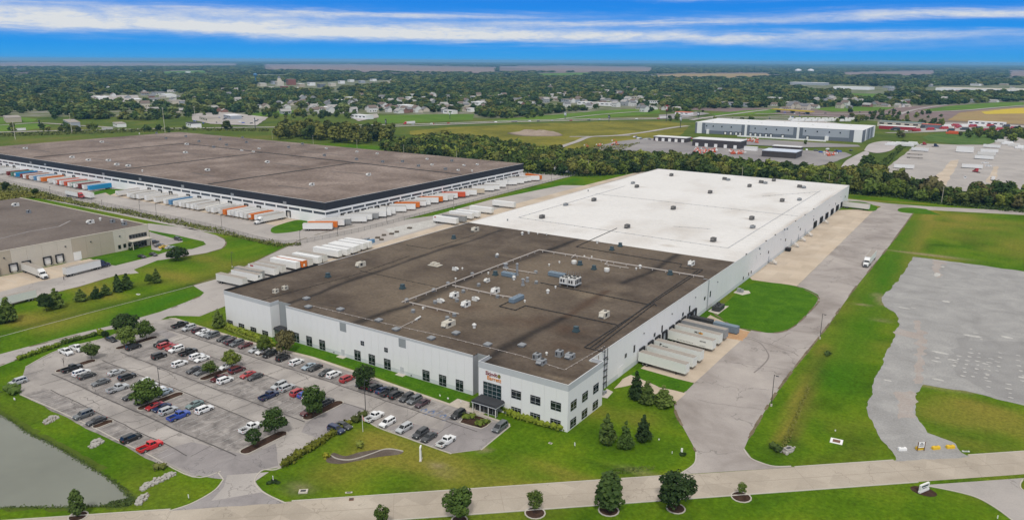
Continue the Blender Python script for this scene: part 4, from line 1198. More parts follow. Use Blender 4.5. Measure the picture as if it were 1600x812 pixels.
def put_ac(kind, px, py, rz=0.0, parent=None, z=None):
 z = RZ if z is None else z
 c = at(px, py, z)
 a, b = AC[kind]
 o = link('rooftop_unit', a, parent or wh, (c.x, c.y, z), rz)
 link('vent_grille', b, o)
 return o
def proto_fan():
 mb = MB().box(-.55, -.55, 0, .55, .55, .4)
 mb.cyl(0, 0, .4, .75, .38, n=12)
 mb.cyl(0, 0, .75, 1.05, .75, .70, n=14)
 mb.cyl(0, 0, 1.05, 1.3, .70, .25, n=14)
 return mb.mesh('exhaust_fan', M['ac_gray'])
def proto_teal():
 mb = MB().taper(-.95, -.95, .95, .95, 0, .5, .0)
 mb.taper(-.75, -.75, .75, .75, .5, 1.6, .18)
 mb.box(-.72, -.72, 1.6, .72, .72, 1.8)
 return mb.mesh('upblast_hood', M['teal'])
def proto_relief():
 mb = MB().box(-.8, -.8, 0, .8, .8, .45)
 mb.taper(-1.05, -1.05, 1.05, 1.05, .45, .75, .0)
 mb.taper(-1.05, -1.05, 1.05, 1.05, .75, 1.05, .45)
 return mb.mesh('relief_hood', M['ac_gray'])
def proto_vent(s=1.0, mat='ac_white'):
 mb = MB().cyl(0, 0, 0, .55 * s, .28 * s, n=10)
 mb.cyl(0, 0, .55 * s, .72 * s, .42 * s, .42 * s, n=10)
 mb.cyl(0, 0, .72 * s, .95 * s, .42 * s, .12 * s, n=10)
 return mb.mesh('roof_vent', M[mat])
def proto_drum():
 mb = MB().cyl(0, 0, 0, .35, 1.0, n=14)
 mb.cyl(0, 0, .35, 1.35, 1.15, 1.15, n=16)
 mb.cyl(0, 0, 1.35, 1.6, 1.15, .6, n=16)
 return mb.mesh('drum_fan', M['ac_white'])
PR = dict(fan=proto_fan(), teal=proto_teal(), relief=proto_relief(), vent=proto_vent(), bigvent=proto_vent(1.7), drum=proto_drum(), graycap=proto_vent(1.2, 'ac_gray'))
NM = dict(fan='exhaust_fan', teal='upblast_hood', relief='relief_hood', vent='roof_vent', bigvent='roof_vent', drum='drum_fan', graycap='roof_vent')
def put(kind, px, py, rz=0.0, parent=None, z=None):
 z = RZ if z is None else z
 c = at(px, py, z)
 return link(NM[kind], PR[kind], parent or wh, (c.x, c.y, z), rz)
for p in ((479, 468), (482, 481), (532, 485), (592, 502), (619, 516), (674, 530), (762, 540), (712.5, 522), (815.5, 541)):
 put('relief', *p)
for p in ((512.5, 433), (629, 451), (709, 373), (774, 430), (900, 518), (906, 414), (928, 421), (1047, 429), (956, 391), (969, 385)):
 put('teal', *p)
for p in ((677.5, 455), (700, 445), (635.5, 471), (738, 430), (724, 457), (748, 447), (714, 471), (645.5, 488), (710, 494), (777.5, 465), (699, 499), (680, 474), (837, 427), (838, 443), (776, 402)):
 put('fan', *p)
for p in ((722.5, 421), (712, 437), (913, 402), (924.5, 403), (994, 421), (868, 450), (874, 411), (858, 415), (820, 472), (840, 366), (854, 367), (818, 440), (854, 554), (661, 483), (763, 428)):
 put('vent', *p)
for p in ((741, 512), (856, 458), (777, 401), (826, 365), (816, 367), (933, 380), (1000, 419), (803, 437)):
 put('bigvent', *p)
for p in ((897, 412), (948, 424)):
 put('drum', *p)
for kind, px, py, rz in (('beige', 564, 416, 0), ('beige', 742.5, 361, 0), ('small', 431, 457, .2), ('small', 445.5, 452, .2), ('white', 710, 464, 0), ('whitesmall', 761, 440, 0), ('white', 774, 457, 0), ('white', 728, 478, 0), ('whitesmall', 742.5, 469, 1.57), ('whitesmall', 688, 472, 1.57), ('long', 701, 509, 0), ('beige', 944, 495, 0), ('white', 1080, 414, 0),
 ('gray', 839, 561, 0), ('gray', 874, 556, 0), ('darkhood', 846, 568, 0), ('darkhood', 890.5, 559, 0), ('whitesmall', 711, 422, 1.57)):
 put_ac(kind, px, py, rz)
# open frame unit on a curb
c = at(680, 415, RZ)
mb = MB().box(-2.6, -1.8, .15, 2.6, 1.8, .4)
mb.box(-1.6, -1.3, .4, -.2, 1.3, 1.3); mb.box(.1, -1.3, .4, 1.6, 1.3, 1.1)
mb.cyl(-.9, 0, 1.3, 1.5, .55, n=10); mb.cyl(.85, 0, 1.1, 1.3, .55, n=10)
mb.build('condenser_frame', M['ac_beige'], wh, (c.x, c.y, RZ))
# long blue grey air handlers
for px, py, sx, sy in ((807, 470, 2.2, 6.8), (795, 432, 6.0, 2.0), (870, 432, 7.0, 2.2)):
 c = at(px, py, RZ)
 mb = MB().box(-sx / 2, -sy / 2, .25, sx / 2, sy / 2, 1.55)
 mb.taper(-sx / 2 - .06, -sy / 2 - .06, sx / 2 + .06, sy / 2 + .06, 1.55, 1.8, .3)
 mb.box(-sx / 2 + .2, -sy / 2 + .2, 0, sx / 2 - .2, sy / 2 - .2, .25)
 o = mb.build('air_handler', M['blue_gray'], wh, (c.x, c.y, RZ))
 v = MB()
 for k in range(4):
  t = -.36 + k * .24
  v.box(sx * t - .25 if sx > sy else -.2, -.2 if sx > sy else sy * t - .25, 1.80, sx * t + .25 if sx > sy else .2, .2 if sx > sy else sy * t + .25, 2.1)
 v.build('vent_cap', M['galv'], o)
# the big chiller
c = at(891, 446, RZ)
mb = MB().box(-3.6, -2.6, .9, 3.6, 2.6, 1.15)
for x in (-3.2, 0, 3.2):
 for y in (-2.2, 2.2):
  mb.box(x - .12, y - .12, 0, x + .12, y + .12, .9)
fr = mb.build('chiller', M['galv'], wh, (c.x, c.y, RZ))
MB().box(-3.4, -2.4, 1.15, -.15, 2.4, 3.3).build('chiller_cabinet', M['ac_white'], fr)
MB().box(.15, -2.4, 1.15, 3.4, 2.4, 3.5).build('chiller_cabinet', M['ac_white'], fr)
mb = MB()
for x in (-2.5, -1.0):
 for y in (-1.2, 1.2):
  mb.cyl(x, y, 3.31, 3.62, .62, n=14)
for x in (1.0, 2.5):
 for y in (-1.2, 1.2):
  mb.cyl(x, y, 3.51, 3.82, .62, n=14)
for y in (-1.9, -.65, .6, 1.85):
 mb.box(3.401, y - .45, 1.5, 3.43, y + .45, 3.1)
for x in (-2.9, -1.8, .6, 1.7):
 mb.box(x - .1, -2.43, 1.6, x + .6, -2.402, 2.8)
mb.build('fan_guard', M['louvre'], fr)
mb = MB()
for i in range(7):
 mb.tube([(-3 + i, 2.2, 3.3), (-3 + i, 2.2, 5.0)], .05, 5)
 mb.tube([(-3 + i, -2.2, 3.3), (-3 + i, -2.2, 4.4)], .04, 5)
mb.build('vent_stack', M['galv'], fr)
# steaming flue group and its pipework
for px, py, h, r in ((808, 430, 4.6, .45), (817, 446, 2.4, .5), (803, 436, 1.2, .6), (790, 419, 1.8, .8), (824, 440, 1.5, .5)):
 c = at(px, py, RZ)
 mb = MB().cyl(0, 0, 0, .4, r * 1.5, n=12)
 mb.cyl(0, 0, .4, h, r, n=12); mb.cyl(0, 0, h, h + .25, r * 1.35, n=12); mb.cyl(0, 0, h + .25, h + .5, r * 1.35, r * .3, n=12)
 mb.build('flue_stack', M['galv'], wh, (c.x, c.y, RZ))
# pipes on sleepers
def pipe(pts, r, mat, h=.5, name='roof_pipe', px=True, sup=6.0, z=None):
 z = RZ if z is None else z
 q = [at(a, b, z) if px else Vector((a, b, z)) for a, b in pts]
 q = [Vector((p.x, p.y, z + h)) for p in q]
 mb = MB()
 for a, b in zip(q, q[1:]):
  mb.tube([a, b], r, 7)
  n = int((b - a).length / sup)
  for k in range(n + 1):
   p = a.lerp(b, (k + .3) / (n + 1))
   mb.cbox(p.x, p.y, z + (h - r) / 2, .35, .35, h - r + .02)
 return mb.build(name, mat, wh)
PXW = at(628, 475, RZ).x
pipe([(PXW, at(628, 475, RZ).y), (PXW, 120.6), (-7.0, 120.2)], .22, M['pipe_white'], .8, px=False)
pipe([(640, 475), (717, 493)], .2, M['pipe_white'], .7)
pipe([(707, 448), (780, 464), (800, 467)], .2, M['pipe_white'], .7)
pipe([(786, 421), (838, 429)], .16, M['pipe_white'], .6)
pipe([(899, 400), (893, 405)], .18, M['pipe_white'], .8)
pipe([(950, 410), (945, 415), (982, 421)], .16, M['pipe_white'], .7)
pipe([(622, 515), (655, 499)], .10, M['pipe_white'], .5)
pipe([(649, 502), (657, 497)], .3, M['ac_white'], .6)
for pts in ([(964, 357), (900, 386), (1065, 413), (1062, 418), (1098, 422), (913, 543), (946, 551)], [(1090, 423), (1026, 466), (921, 545)], [(844, 442), (1012, 476)], [(797, 471), (780, 479), (805, 485), (821, 478), (964, 508)], [(1026, 478), (1022, 475), (930, 545)]):
 pipe(pts, .13, M['pipe_dark'], .25, 'conduit', sup=3.0)
for pts in ([(405, 470), (512, 441), (560, 428), (640, 400)], [(562, 423), (690, 450)], [(635, 383), (672, 389), (745, 366)], [(488, 478), (600, 505), (700, 527), (815, 556), (882, 578), (945, 541)]):
 pipe(pts, .06, M['pipe_dark'] if pts[0][0] != 488 else M['pipe_white'], .15, 'gas_line', sup=3.2)
for pts in ([(810, 340), (1137, 388)], [(1137, 388), (1282, 298)], [(930, 303), (1247, 338)], [(810, 340), (977, 291)], [(1110, 358), (1052, 354)], [(1190, 307), (1280, 300)]):
 pipe(pts, .07, M['galv'], .2, 'gas_line', sup=5.0, z=RZ + .05)
for kind, px, py, rz in (('dark', 928, 314, 0), ('dark', 847, 341, 0), ('darkhood', 884, 321, 0), ('dark', 995, 293, 0), ('darkhood', 989, 287, 0), ('dark', 1049, 275, 0), ('dark', 1052, 327, 0), ('dark', 980, 356, 0), ('dark', 1132, 281, 1.57), ('darkhood', 1138, 282, 0), ('dark', 1189, 286, 1.57), ('darkhood', 1196, 287, 0), ('dark', 1171, 292, 0), ('dark', 1209, 283, 0), ('dark', 1249, 293, 1.57), ('darkhood', 1256, 294, 0), ('dark', 1109.5, 302, 0), ('dark', 1222, 315, 0), ('darkhood', 1249, 313, 0), ('dark', 1174.5, 343, 0), ('darkhood', 1176, 356, 0), ('dark', 1114.5, 377, 0)):
 put_ac(kind, px, py, rz, None, RZ + .06)
for px, py in ((1226, 360), (1187, 390), (1230, 359), (793, 345), (919, 299)):
 put('graycap', px, py, 0, None, RZ + .05)
# rake of bare pipe bundle stacks along the east edge, back half
for y in (168, 199, 215, 255, 276, 297):
 MB().box(WX1 - .35, y - .4, RZ + .1, WX1 + .1, y + .4, RZ + .55).build('scupper_box', M['ac_dark'], wh)
# ------------------------------------------------------------------ warehouse with the charcoal fascia
BX0, BX1, BY0, BY1, BZ = -727.0, -248.7, 146.3, 364.0, 13.0
bw = empty('warehouse', (BX1, BY0, 0), 0, 'sprawling low warehouse with gravel roof and charcoal fascia above rows of docked trailers', 'warehouse')
bo = Vector((BX1, BY0, 0))
def bpart(mb, name, mat):
 o = mb.build(name, mat, bw)
 o.location = (-bo.x, -bo.y, 0)
 return o
bpart(MB().box(BX0, BY0 + .6, 0, BX1 - .6, BY1, BZ - .05), 'wall', M['wall_white2'])
FZ = 8.4
mb = MB()
# sloped metal fascia on the two sides facing the yards
mb.add([(BX0, BY0 + .1, BZ), (BX1 - .1, BY0 + .1, BZ), (BX1, BY0, FZ), (BX0, BY0, FZ), (BX0, BY0 + .58, BZ), (BX1 - .58, BY0 + .58, BZ), (BX1 - .58, BY0 + .58, FZ), (BX0, BY0 + .58, FZ)], [(3, 2, 1, 0), (0, 1, 5, 4), (7, 6, 2, 3)])
mb.add([(BX1 - .1, BY0 + .1, BZ), (BX1 - .1, BY1, BZ), (BX1, BY1, FZ), (BX1, BY0, FZ), (BX1 - .58, BY0 + .58, BZ), (BX1 - .58, BY1, BZ), (BX1 - .58, BY1, FZ), (BX1 - .58, BY0 + .58, FZ)], [(3, 2, 1, 0), (0, 1, 5, 4), (7, 6, 2, 3), (1, 2, 6, 5)])
bpart(mb, 'fascia', M['navy_band'])
mb = MB().box(BX0, BY0 - .02, BZ, BX1 - .05, BY0 + .3, BZ + .12)
mb.box(BX1 - .35, BY0 + .3, BZ, BX1 + .02, BY1, BZ + .12)
bpart(mb, 'coping', M['coping'])
mb = MB().box(BX0, BY0 + .05, 7.1, BX1 - .02, BY0 + .62, 8.38)
mb.box(BX1 - .62, BY0 + .62, 7.1, BX1 - .02, BY1, 8.38)
mb.box(BX0, BY0 + .1, 0, BX1 - .1, BY0 + .62, 5.5)
mb.box(BX1 - .62, BY0 + .62, 0, BX1 - .1, BY1, 5.5)
bpart(mb, 'wall', M['far_white'])
g = MB().box(.5, .35, 5.5, 10.6, .42, 7.1).mesh('clerestory_window', M['clerestory'])
pl = MB().box(-.5, .12, 5.5, .5, .45, 7.1).mesh('pilaster', M['far_white'])
mu = MB().box(-.14, .14, 5.45, .14, .46, 7.12).mesh('pilaster', M['far_white'])
n = int((BX1 - BX0) / 11.1)
for k in range(n):
 x = BX1 - (k + 1) * 11.1
 link('clerestory_window', g, bw, (x - bo.x, 0, 0))
 link('pilaster', pl, bw, (x - bo.x, 0, 0))
n = int((BY1 - BY0) / 11.1)
for k in range(n):
 o = link('clerestory_window', g, bw, (0, 0, 0)); o.rotation_euler = (0, 0, R(90)); o.location = (0, k * 11.1, 0)
 o = link('pilaster', pl, bw, (0, (k + 1) * 11.1, 0), R(90))
link('pilaster', mu, bw, (-.3, 0, 0))
M['roof_gravel'] = ground_mat('gravel roof tan grey', ((0.13, 0.100, 0.085), (0.205, 0.163, 0.141), (0.285, 0.232, 0.203)), 0.028, 0.45, grain=0.7)
mb = MB().quad((BX0, BY0 + .31, BZ), (BX1 - .36, BY0 + .31, BZ), (BX1 - .36, BY1, BZ), (BX0, BY1, BZ))
bpart(mb, 'roof', M['roof_gravel'])
def broof_line(name, pts, w, h, mat):
 mb = MB()
 q = [at(a, b, BZ).xy for a, b in pts]
 mb.strip(q, w, BZ + .01, h)
 return bpart(mb, name, mat)
for pts in ([(53, 246), (288, 224.5)], [(183, 266), (411, 238.5)], [(326, 288), (370, 281), (553, 254.5)], [(288, 224.5), (722, 273)]):
 broof_line('expansion_joint', pts, 1.7, .22, M['black'])
for pts in ([(139, 219.5), (193, 227)], [(20, 229.5), (78, 237.5)], [(243, 212.5), (283, 217)], [(145, 248), (207, 257)], [(253, 235), (320, 242)], [(300, 270), (335, 275.5)], [(435, 290), (481, 295)], [(516, 267.5), (578, 273)], [(428, 255), (475, 261)], [(550, 247), (585, 250)], [(590, 252.5), (640, 256)], [(470, 236), (540, 243)], [(380, 218), (480, 228)], [(540, 232), (560, 234)]):
 broof_line('gravel_scour', pts, 1.5, .02, M['joint_tar'])
_bp = [('white', p) for p in ((40, 233), (113, 247), (138.7, 251.5), (170, 252), (183, 258.5), (201, 260.5), (159.5, 223), (292, 226.5), (418, 254.5), (487.5, 290), (576, 274.5), (290, 239.5), (324.5, 267))] + \
 [('gray', p) for p in ((259.5, 217), (244.5, 209), (290.5, 214), (311, 222), (344, 219), (334, 231), (354, 227.5), (379, 216), (385, 223.5), (451, 231), (472.5, 226), (557, 250), (598, 254), (507, 244), (629, 253.5), (654, 260.5), (706, 252.5), (696, 265.5))] + \
 [('whitesmall', p) for p in ((378, 236), (396, 238), (405, 233), (667.5, 249.5), (675, 258.5), (725, 259.5), (716, 267), (510, 233), (558, 238), (589.5, 241), (746, 258))]
for kind, (px, py) in _bp:
 c = at(px, py, BZ)
 a, b = AC[kind]
 o = link('rooftop_unit', a, bw, (c.x - bo.x, c.y - bo.y, BZ), 0)
 link('vent_grille', b, o)
for px, py in ((222.5, 268.5), (737.5, 268.5), (218, 210)):
 c = at(px, py, BZ); link('roof_vent', PR['bigvent'], bw, (c.x - bo.x, c.y - bo.y, BZ))
for px, py in ((48, 254), (70.5, 257), (161.5, 272), (219, 280), (285.5, 291), (363, 304), (445, 317), (-20, 247)):
 c = on_y(px, py, BY0)
 mb = MB().box(c.x - 1.5, BY0 - .12, c.z - .9, c.x + 1.5, BY0 + .02, c.z + .9)
 bpart(mb, 'floodlight_panel', M['galv'])
for i, px in enumerate((2, 12, 22, 32, 95, 107, 122, 236.5, 253, 269, 296, 313, 341, 360, 385, 404.5, 450)):
 c = on_y(px, 320, BY0)
 d = dock(bw, (c.x - 1.45 - bo.x, .08, 0), EX, mat=M['wall_white2'])
for k in range(34):
 y = 14 + k * 5.9
 dock(bw, (-.08, y - 1.45, 0), EY, mat=M['wall_white2'])
MB().box(0, 0, 0, 5.5, .12, 5.0).build('overhead_door', M['far_white'], bw, (on_y(461, 335, BY0).x - bo.x - 2, .02, .05))
# ------------------------------------------------------------------ beige warehouse
LX1, LY1, LZ = -285.2, 57.0, 11.0
lb = empty('warehouse', (LX1, LY1, 0), 0, 'beige precast warehouse with flat brown roof and four black dock frames', 'warehouse')
def lpart(mb, name, mat):
 o = mb.build(name, mat, lb); o.location = (-LX1, -LY1, 0); return o
lpart(MB().box(-424, -150, 0, LX1 - .15, LY1 - .15, LZ - .2), 'wall_core', M['panel_joint'])
yb = [-150, -60, -29, -9.5, 17.5, 38, 57]
for i, (a, b) in enumerate(zip(yb, yb[1:])):
 for o in wall_panels((LX1 - .15 + .15, a), (LX1 - .15 + .15, b), 0, LZ, 6.6, M['tan_brick'] if i % 2 == 0 else M['tan_pale'], lb):
  o.location = (o.location.x - LX1, o.location.y - LY1, 0)
for o in wall_panels((LX1, LY1), (-424, LY1), 0, LZ, 12, M['tan_brick'], lb):
 o.location = (o.location.x - LX1, o.location.y - LY1, 0)
lpart(MB().box(LX1 - .5, -150, LZ, LX1 + .04, LY1 + .04, LZ + .25).box(-424, LY1 - .5, LZ, LX1 - .5, LY1 + .04, LZ + .25), 'parapet_coping', M['tan_pale'])
M['roof_lb'] = ground_mat('worn brown roof', ((0.115, 0.095, 0.085), (0.155, 0.130, 0.116), (0.19, 0.162, 0.145)), 0.03, 0.8, grain=0.4)
lpart(MB().quad((-424, -150, LZ + .06), (LX1 - .5, -150, LZ + .06), (LX1 - .5, LY1 - .5, LZ + .06), (-424, LY1 - .5, LZ + .06)), 'roof', M['roof_lb'])
q = [at(a, b, LZ).xy for a, b in ((0, 373), (45, 362), (92, 354), (110, 345))]
lpart(MB().strip(q, 1.0, LZ + .07, .03), 'roof_seam', M['lot_dark'])
for kind, px, py in (('white', 25, 322), ('gray', 45, 333), ('white', 142, 349), ('gray', 176, 348), ('gray', 194.5, 352)):
 c = at(px, py, LZ); a, b = AC[kind]
 o = link('rooftop_unit', a, lb, (c.x - LX1, c.y - LY1, LZ + .07), 0); link('vent_grille', b, o)
for px, py in ((157, 344.5), (191, 347)):
 c = at(px, py, LZ); link('roof_vent', PR['bigvent'], lb, (c.x - LX1, c.y - LY1, LZ + .07))
for px, py in ((21.5, 421), (42, 417), (74.5, 410), (93.5, 406), (-8, 428)):
 c = on_x(px, py, LX1)
 dock(lb, (.03, c.y - LY1 - 1.45, 0), EY, mat=M['plate_white'])
c = on_x(121, 398, LX1)
door(lb, (.03, c.y - LY1 - 1.8, .1), EY, 3.6, 4.0, M['plate_white'], 'overhead_door', False)
for px, py in ((186.5, 386), (194.5, 384), (202, 382.5)):
 c = on_x(px, py, LX1); win(lb, (.02, c.y - LY1 - .6, max(.6, c.z - .9)), EY, 1.4, 2.0, 1, ())
c = on_x(217, 374, LX1)
win(lb, (.02, c.y - LY1 - 5, 5.4), EY, 9.5, 2.0, 6, ())
win(lb, (.02, c.y - LY1 - 4, .3), EY, 8.0, 3.2, 5, (.7,))
MB().box(0.02, c.y - LY1 - 5.6, 4.2, 3.4, c.y - LY1 + 5.2, 4.7).build('entrance_canopy', M['tan_pale'], lb)
for dy in (-5.2, 4.8):
 MB().box(2.9, c.y - LY1 + dy - .15, 0, 3.2, c.y - LY1 + dy + .15, 4.2).build('canopy_post', M['tan_pale'], lb)
for py_, px_ in ((371, 4), (372, 103), (385, 191.5), (382, 145)):
 c = on_x(px_, py_ + 20, LX1); MB().box(.01, c.y - LY1 - .3, 7.6, .35, c.y - LY1 + .3, 8.1).build('wall_lamp', M['steel_dark'], lb)
# ------------------------------------------------------------------ grey and white distribution centre beyond the trees
FX0, FX1, FY0, FY1, FZ2 = -284.0, -71.0, 856.0, 948.0, 14.6
fb = empty('warehouse', ((FX0 + FX1) / 2, FY0, 0), 0, 'grey and white banded distribution centre with white roof beyond the tree belt', 'warehouse')
fo = Vector(((FX0 + FX1) / 2, FY0, 0))
def fpart(mb, name, mat):
 o = mb.build(name, mat, fb); o.location = (-fo.x, -fo.y, 0); return o
fpart(MB().box(FX0, FY0, 0, FX1, FY1, FZ2 - .1), 'wall', M['far_gray'])
fpart(MB().box(FX0 - .2, FY0 - .2, FZ2 - .1, FX1 + .2, FY1 + .2, FZ2 + .2), 'roof', M['white_metal_roof'])
Lf = FX1 - FX0
segs = [(0, .012, 'far_dark', 0, 1), (.012, .045, 'far_white', 0, 1), (.045, .065, 'far_dark', 0, 1), (.30, .32, 'far_dark', 0, 1), (.32, .335, 'far_white', 0, 1), (.335, .352, 'far_dark', 0, 1), (.615, .635, 'far_dark', 0, 1), (.635, .65, 'far_white', 0, 1), (.65, .67, 'far_dark', 0, 1), (.93, .955, 'far_dark', 0, 1), (.955, 1.0, 'far_white', 0, 1)]
for a, b, mt, z0, z1 in segs:
 fpart(MB().box(FX0 + Lf * a + .05, FY0 - .25, 0, FX0 + Lf * b - .05, FY0 - .01, FZ2 - .15), 'wall_panel', M[mt])
for a, b in ((.065, .30), (.352, .615), (.67, .93)):
 fpart(MB().box(FX0 + Lf * a + .05, FY0 - .2, 0, FX0 + Lf * b - .05, FY0 - .01, 4.6), 'wall_panel', M['far_dark'])
for a, b, mt in ((0.0, .22, 'far_dark'), (.22, .30, 'far_white'), (.45, .55, 'far_dark'), (.7, .78, 'far_dark'), (.9, 1.0, 'far_white')):
 fpart(MB().box(FX1 + .01, FY0 + (FY1 - FY0) * a + .05, 0, FX1 + .25, FY0 + (FY1 - FY0) * b - .05, FZ2 - .15), 'wall_panel', M[mt])
for t in (.075, .118, .175, .235, .325 + .06, .452, .515, .585, .685, .752, .82, .88):
 fpart(MB().box(FX0 + Lf * t - .7, FY0 - .3, 9.6, FX0 + Lf * t + .7, FY0 - .02, 11.4), 'window', M['glass'])
for t in (.20, .235, .27, .295, .36, .39, .42, .455, .485, .555, .70):
 f_ = fpart(MB().box(FX0 + Lf * t - 2.0, FY0 - .5, .4, FX0 + Lf * t + 2.0, FY0 - .21, 4.6), 'dock_door', M['black'])
 MB().box(FX0 + Lf * t - 1.2, FY0 - .6, .6, FX0 + Lf * t + 1.2, FY0 - .51, 3.6).build('door_leaf', M['far_white'], f_)
fpart(MB().box(FX0 + Lf * .08, FY0 - 3, 0, FX0 + Lf * .095, FY0 - .3, 6), 'stair_tower', M['far_white'])
fpart(MB().box(FX0 + Lf * .80, FY0 - 3, 0, FX0 + Lf * .82, FY0 - .3, 5.5), 'stair_tower', M['far_white'])
fpart(MB().box(FX0 + Lf * .30, FY0 - 16, 0, FX0 + Lf * .82, FY0 - 14.5, 1.6), 'retaining_wall', M['far_white'])
for k in range(9):
 x = FX0 + Lf * (.08 + .1 * k); y = FY0 + 20 + (k * 37 % 50)
 fpart(MB().box(x - 1.2, y - 1, FZ2 + .2, x + 1.2, y + 1, FZ2 + 1.2), 'rooftop_unit', M['ac_white'])
# ------------------------------------------------------------------ cars and pickups
def lerp_tab(tab, y):
 for (a, va), (b, vb) in zip(tab, tab[1:]):
  if y <= b:
   t = (y - a) / (b - a) if b > a else 0
   return va + (vb - va) * min(max(t, 0), 1)
 return tab[-1][1]
def hull(mb, L, W, ya, yf, zt_tab, r=.36, y_from=None):
 ys = [-L / 2, -L / 2 + .14, ya - r - .08, ya - r - .04, ya - r * .6, ya + r * .6, ya + r + .04, ya + r + .08, 0.0, yf - r - .08, yf - r - .04, yf - r * .6, yf + r * .6, yf + r + .04, yf + r + .08, L / 2 - .16, L / 2]
 if y_from is not None:
  ys = [y_from] + [y for y in ys if y > y_from]
 rings = []
 for y in ys:
  zt = lerp_tab(zt_tab, y)
  hw = W / 2 * (.84 if abs(y) > L / 2 - .05 else (.96 if abs(y) > L / 2 - .3 else 1.0))
  zb = .24 if abs(y) < L / 2 - .1 else .36
  for ax in (ya, yf):
   dd = abs(y - ax)
   if dd < r + .05:
    zb = .30 + math.sqrt(max(0, (r + .06) ** 2 - dd * dd)) * 1.15
  zb = min(zb, zt - .12)
  zm = zb + (zt - zb) * .45
  rings.append([(-hw * .95, y, zb), (-hw, y, zm), (-hw * .985, y, zt - .10), (-hw * .88, y, zt), (hw * .88, y, zt), (hw * .985, y, zt - .10), (hw, y, zm), (hw * .95, y, zb)])
 mb.loft(rings)
def quad_on(mb, q, in_l, in_r, in_b, in_t, off=.012):
 """a pane set into the face q = (bl, br, tr, tl)"""
 bl, br, tr, tl = [Vector(p) for p in q]
 n = (br - bl).cross(tl - bl).normalized() * off
 def P_(u, v):
  return (bl.lerp(br, u)).lerp(tl.lerp(tr, u), v) + n
 mb.quad(P_(in_l, in_b), P_(1 - in_r, in_b), P_(1 - in_r, 1 - in_t), P_(in_l, 1 - in_t))
WHEEL = {}
def wheel_mesh(r, w):
 key = (r, w)
 if key not in WHEEL:
  mb = MB().cyl(0, 0, -w / 2, w / 2, r, n=14, axis='x')
  mb.cur = 1
  mb.cyl(0, 0, -w / 2 - .012, w / 2 + .012, r * .62, n=12, axis='x')
  WHEEL[key] = mb.mesh('wheel', [M['tyre'], M['rim']])
 return WHEEL[key]
CARS = {}
def car_proto(kind):
 spec = dict(
 sedan=dict(L=4.95, W=1.90, H=1.48, ya=-1.45, yf=1.48, zt=[(-2.48, .88), (-2.3, 1.02), (-1.6, 1.04), (.9, 1.0), (1.6, .93), (2.3, .80), (2.48, .62)], g=(1.15, .25, -1.05, -1.85), hb=.86, ht=.66),
 suv=dict(L=4.95, W=1.98, H=1.80, ya=-1.45, yf=1.5, zt=[(-2.48, .98), (-2.38, 1.12), (1.0, 1.10), (1.8, 1.06), (2.35, .95), (2.48, .70)], g=(1.30, .55, -2.05, -2.40), hb=.88, ht=.70),
 van=dict(L=5.2, W=2.05, H=1.86, ya=-1.55, yf=1.6, zt=[(-2.6, .98), (-2.5, 1.10), (1.3, 1.08), (2.1, 1.0), (2.5, .85), (2.6, .65)], g=(1.75, .75, -2.25, -2.52), hb=.90, ht=.74),
 boxy=dict(L=4.6, W=1.98, H=1.95, ya=-1.35, yf=1.45, zt=[(-2.3, 1.12), (-2.25, 1.2), (.8, 1.18), (2.2, 1.15), (2.3, .8)], g=(1.0, .75, -2.1, -2.22), hb=.88, ht=.80),
 hatch=dict(L=4.3, W=1.85, H=1.52, ya=-1.25, yf=1.3, zt=[(-2.15, .92), (-2.0, 1.04), (.8, 1.0), (1.5, .93), (2.0, .8), (2.15, .62)], g=(1.05, .3, -1.45, -1.98), hb=.86, ht=.68),
 pickup=dict(L=6.0, W=2.08, H=1.98, ya=-1.75, yf=1.95, zt=[(-.6, 1.22), (1.2, 1.22), (1.6, 1.2), (2.85, 1.12), (3.0, .8)], g=(1.55, .95, -.35, -.52), hb=.88, ht=.72),
 )[kind]
 L, W, H, ya, yf, g = spec['L'], spec['W'], spec['H'], spec['ya'], spec['yf'], spec['g']
 root = empty(kind + '_car' if kind != 'pickup' else 'pickup_truck')
 root.name = 'parked_car' if kind != 'pickup' else 'pickup_truck'
 r = .36 if kind in ('sedan', 'hatch') else (.42 if kind == 'pickup' else .39)
 mb = MB()
 hull(mb, L, W, ya, yf, spec['zt'], r, -.62 if kind == 'pickup' else None)
 zb_f, zb_r = lerp_tab(spec['zt'], g[0]) - .02, lerp_tab(spec['zt'], g[3]) - .02
 wb, wt = W / 2 * spec['hb'], W / 2 * spec['ht']
 A = [(-wb, g[3], zb_r), (wb, g[3], zb_r), (wb, g[0], zb_f), (-wb, g[0], zb_f)]
 B = [(-wt, g[2], H - .03), (wt, g[2], H - .03), (wt, g[1], H - .05), (-wt, g[1], H - .05)]
 mid = (g[1] + g[2]) / 2
 mb.add(A + B + [(-wt * .86, g[2] + .12, H), (wt * .86, g[2] + .12, H), (wt * .86, g[1] - .12, H), (-wt * .86, g[1] - .12, H)],
 [(0, 1, 5, 4), (1, 2, 6, 5), (2, 3, 7, 6), (3, 0, 4, 7), (4, 5, 9, 8), (5, 6, 10, 9), (6, 7, 11, 10), (7, 4, 8, 11), (8, 9, 10, 11)])
 if kind == 'pickup':
  z0, z1 = .62, 1.2
  mb.box(-W / 2 * .99, -L / 2, .55, -W / 2 * .86, -.61, z1); mb.box(W / 2 * .86, -L / 2, .55, W / 2 * .99, -.61, z1)
  mb.box(-W / 2 * .86, -L / 2, .55, W / 2 * .86, -L / 2 + .1, z1 - .01)
  mb.box(-W / 2 * .86, -L / 2 + .1, .5, W / 2 * .86, -.61, z0)
  mb.box(-W / 2 * .86, -.68, z0, W / 2 * .86, -.61, z1)
 for s in (-1, 1):
  mb.box(min(s * wb, s * (wb + .16)), g[0] - .55, zb_f + .02, max(s * wb, s * (wb + .16)), g[0] - .38, zb_f + .16)
 body = mb.build('body', PAINT['white'], root)
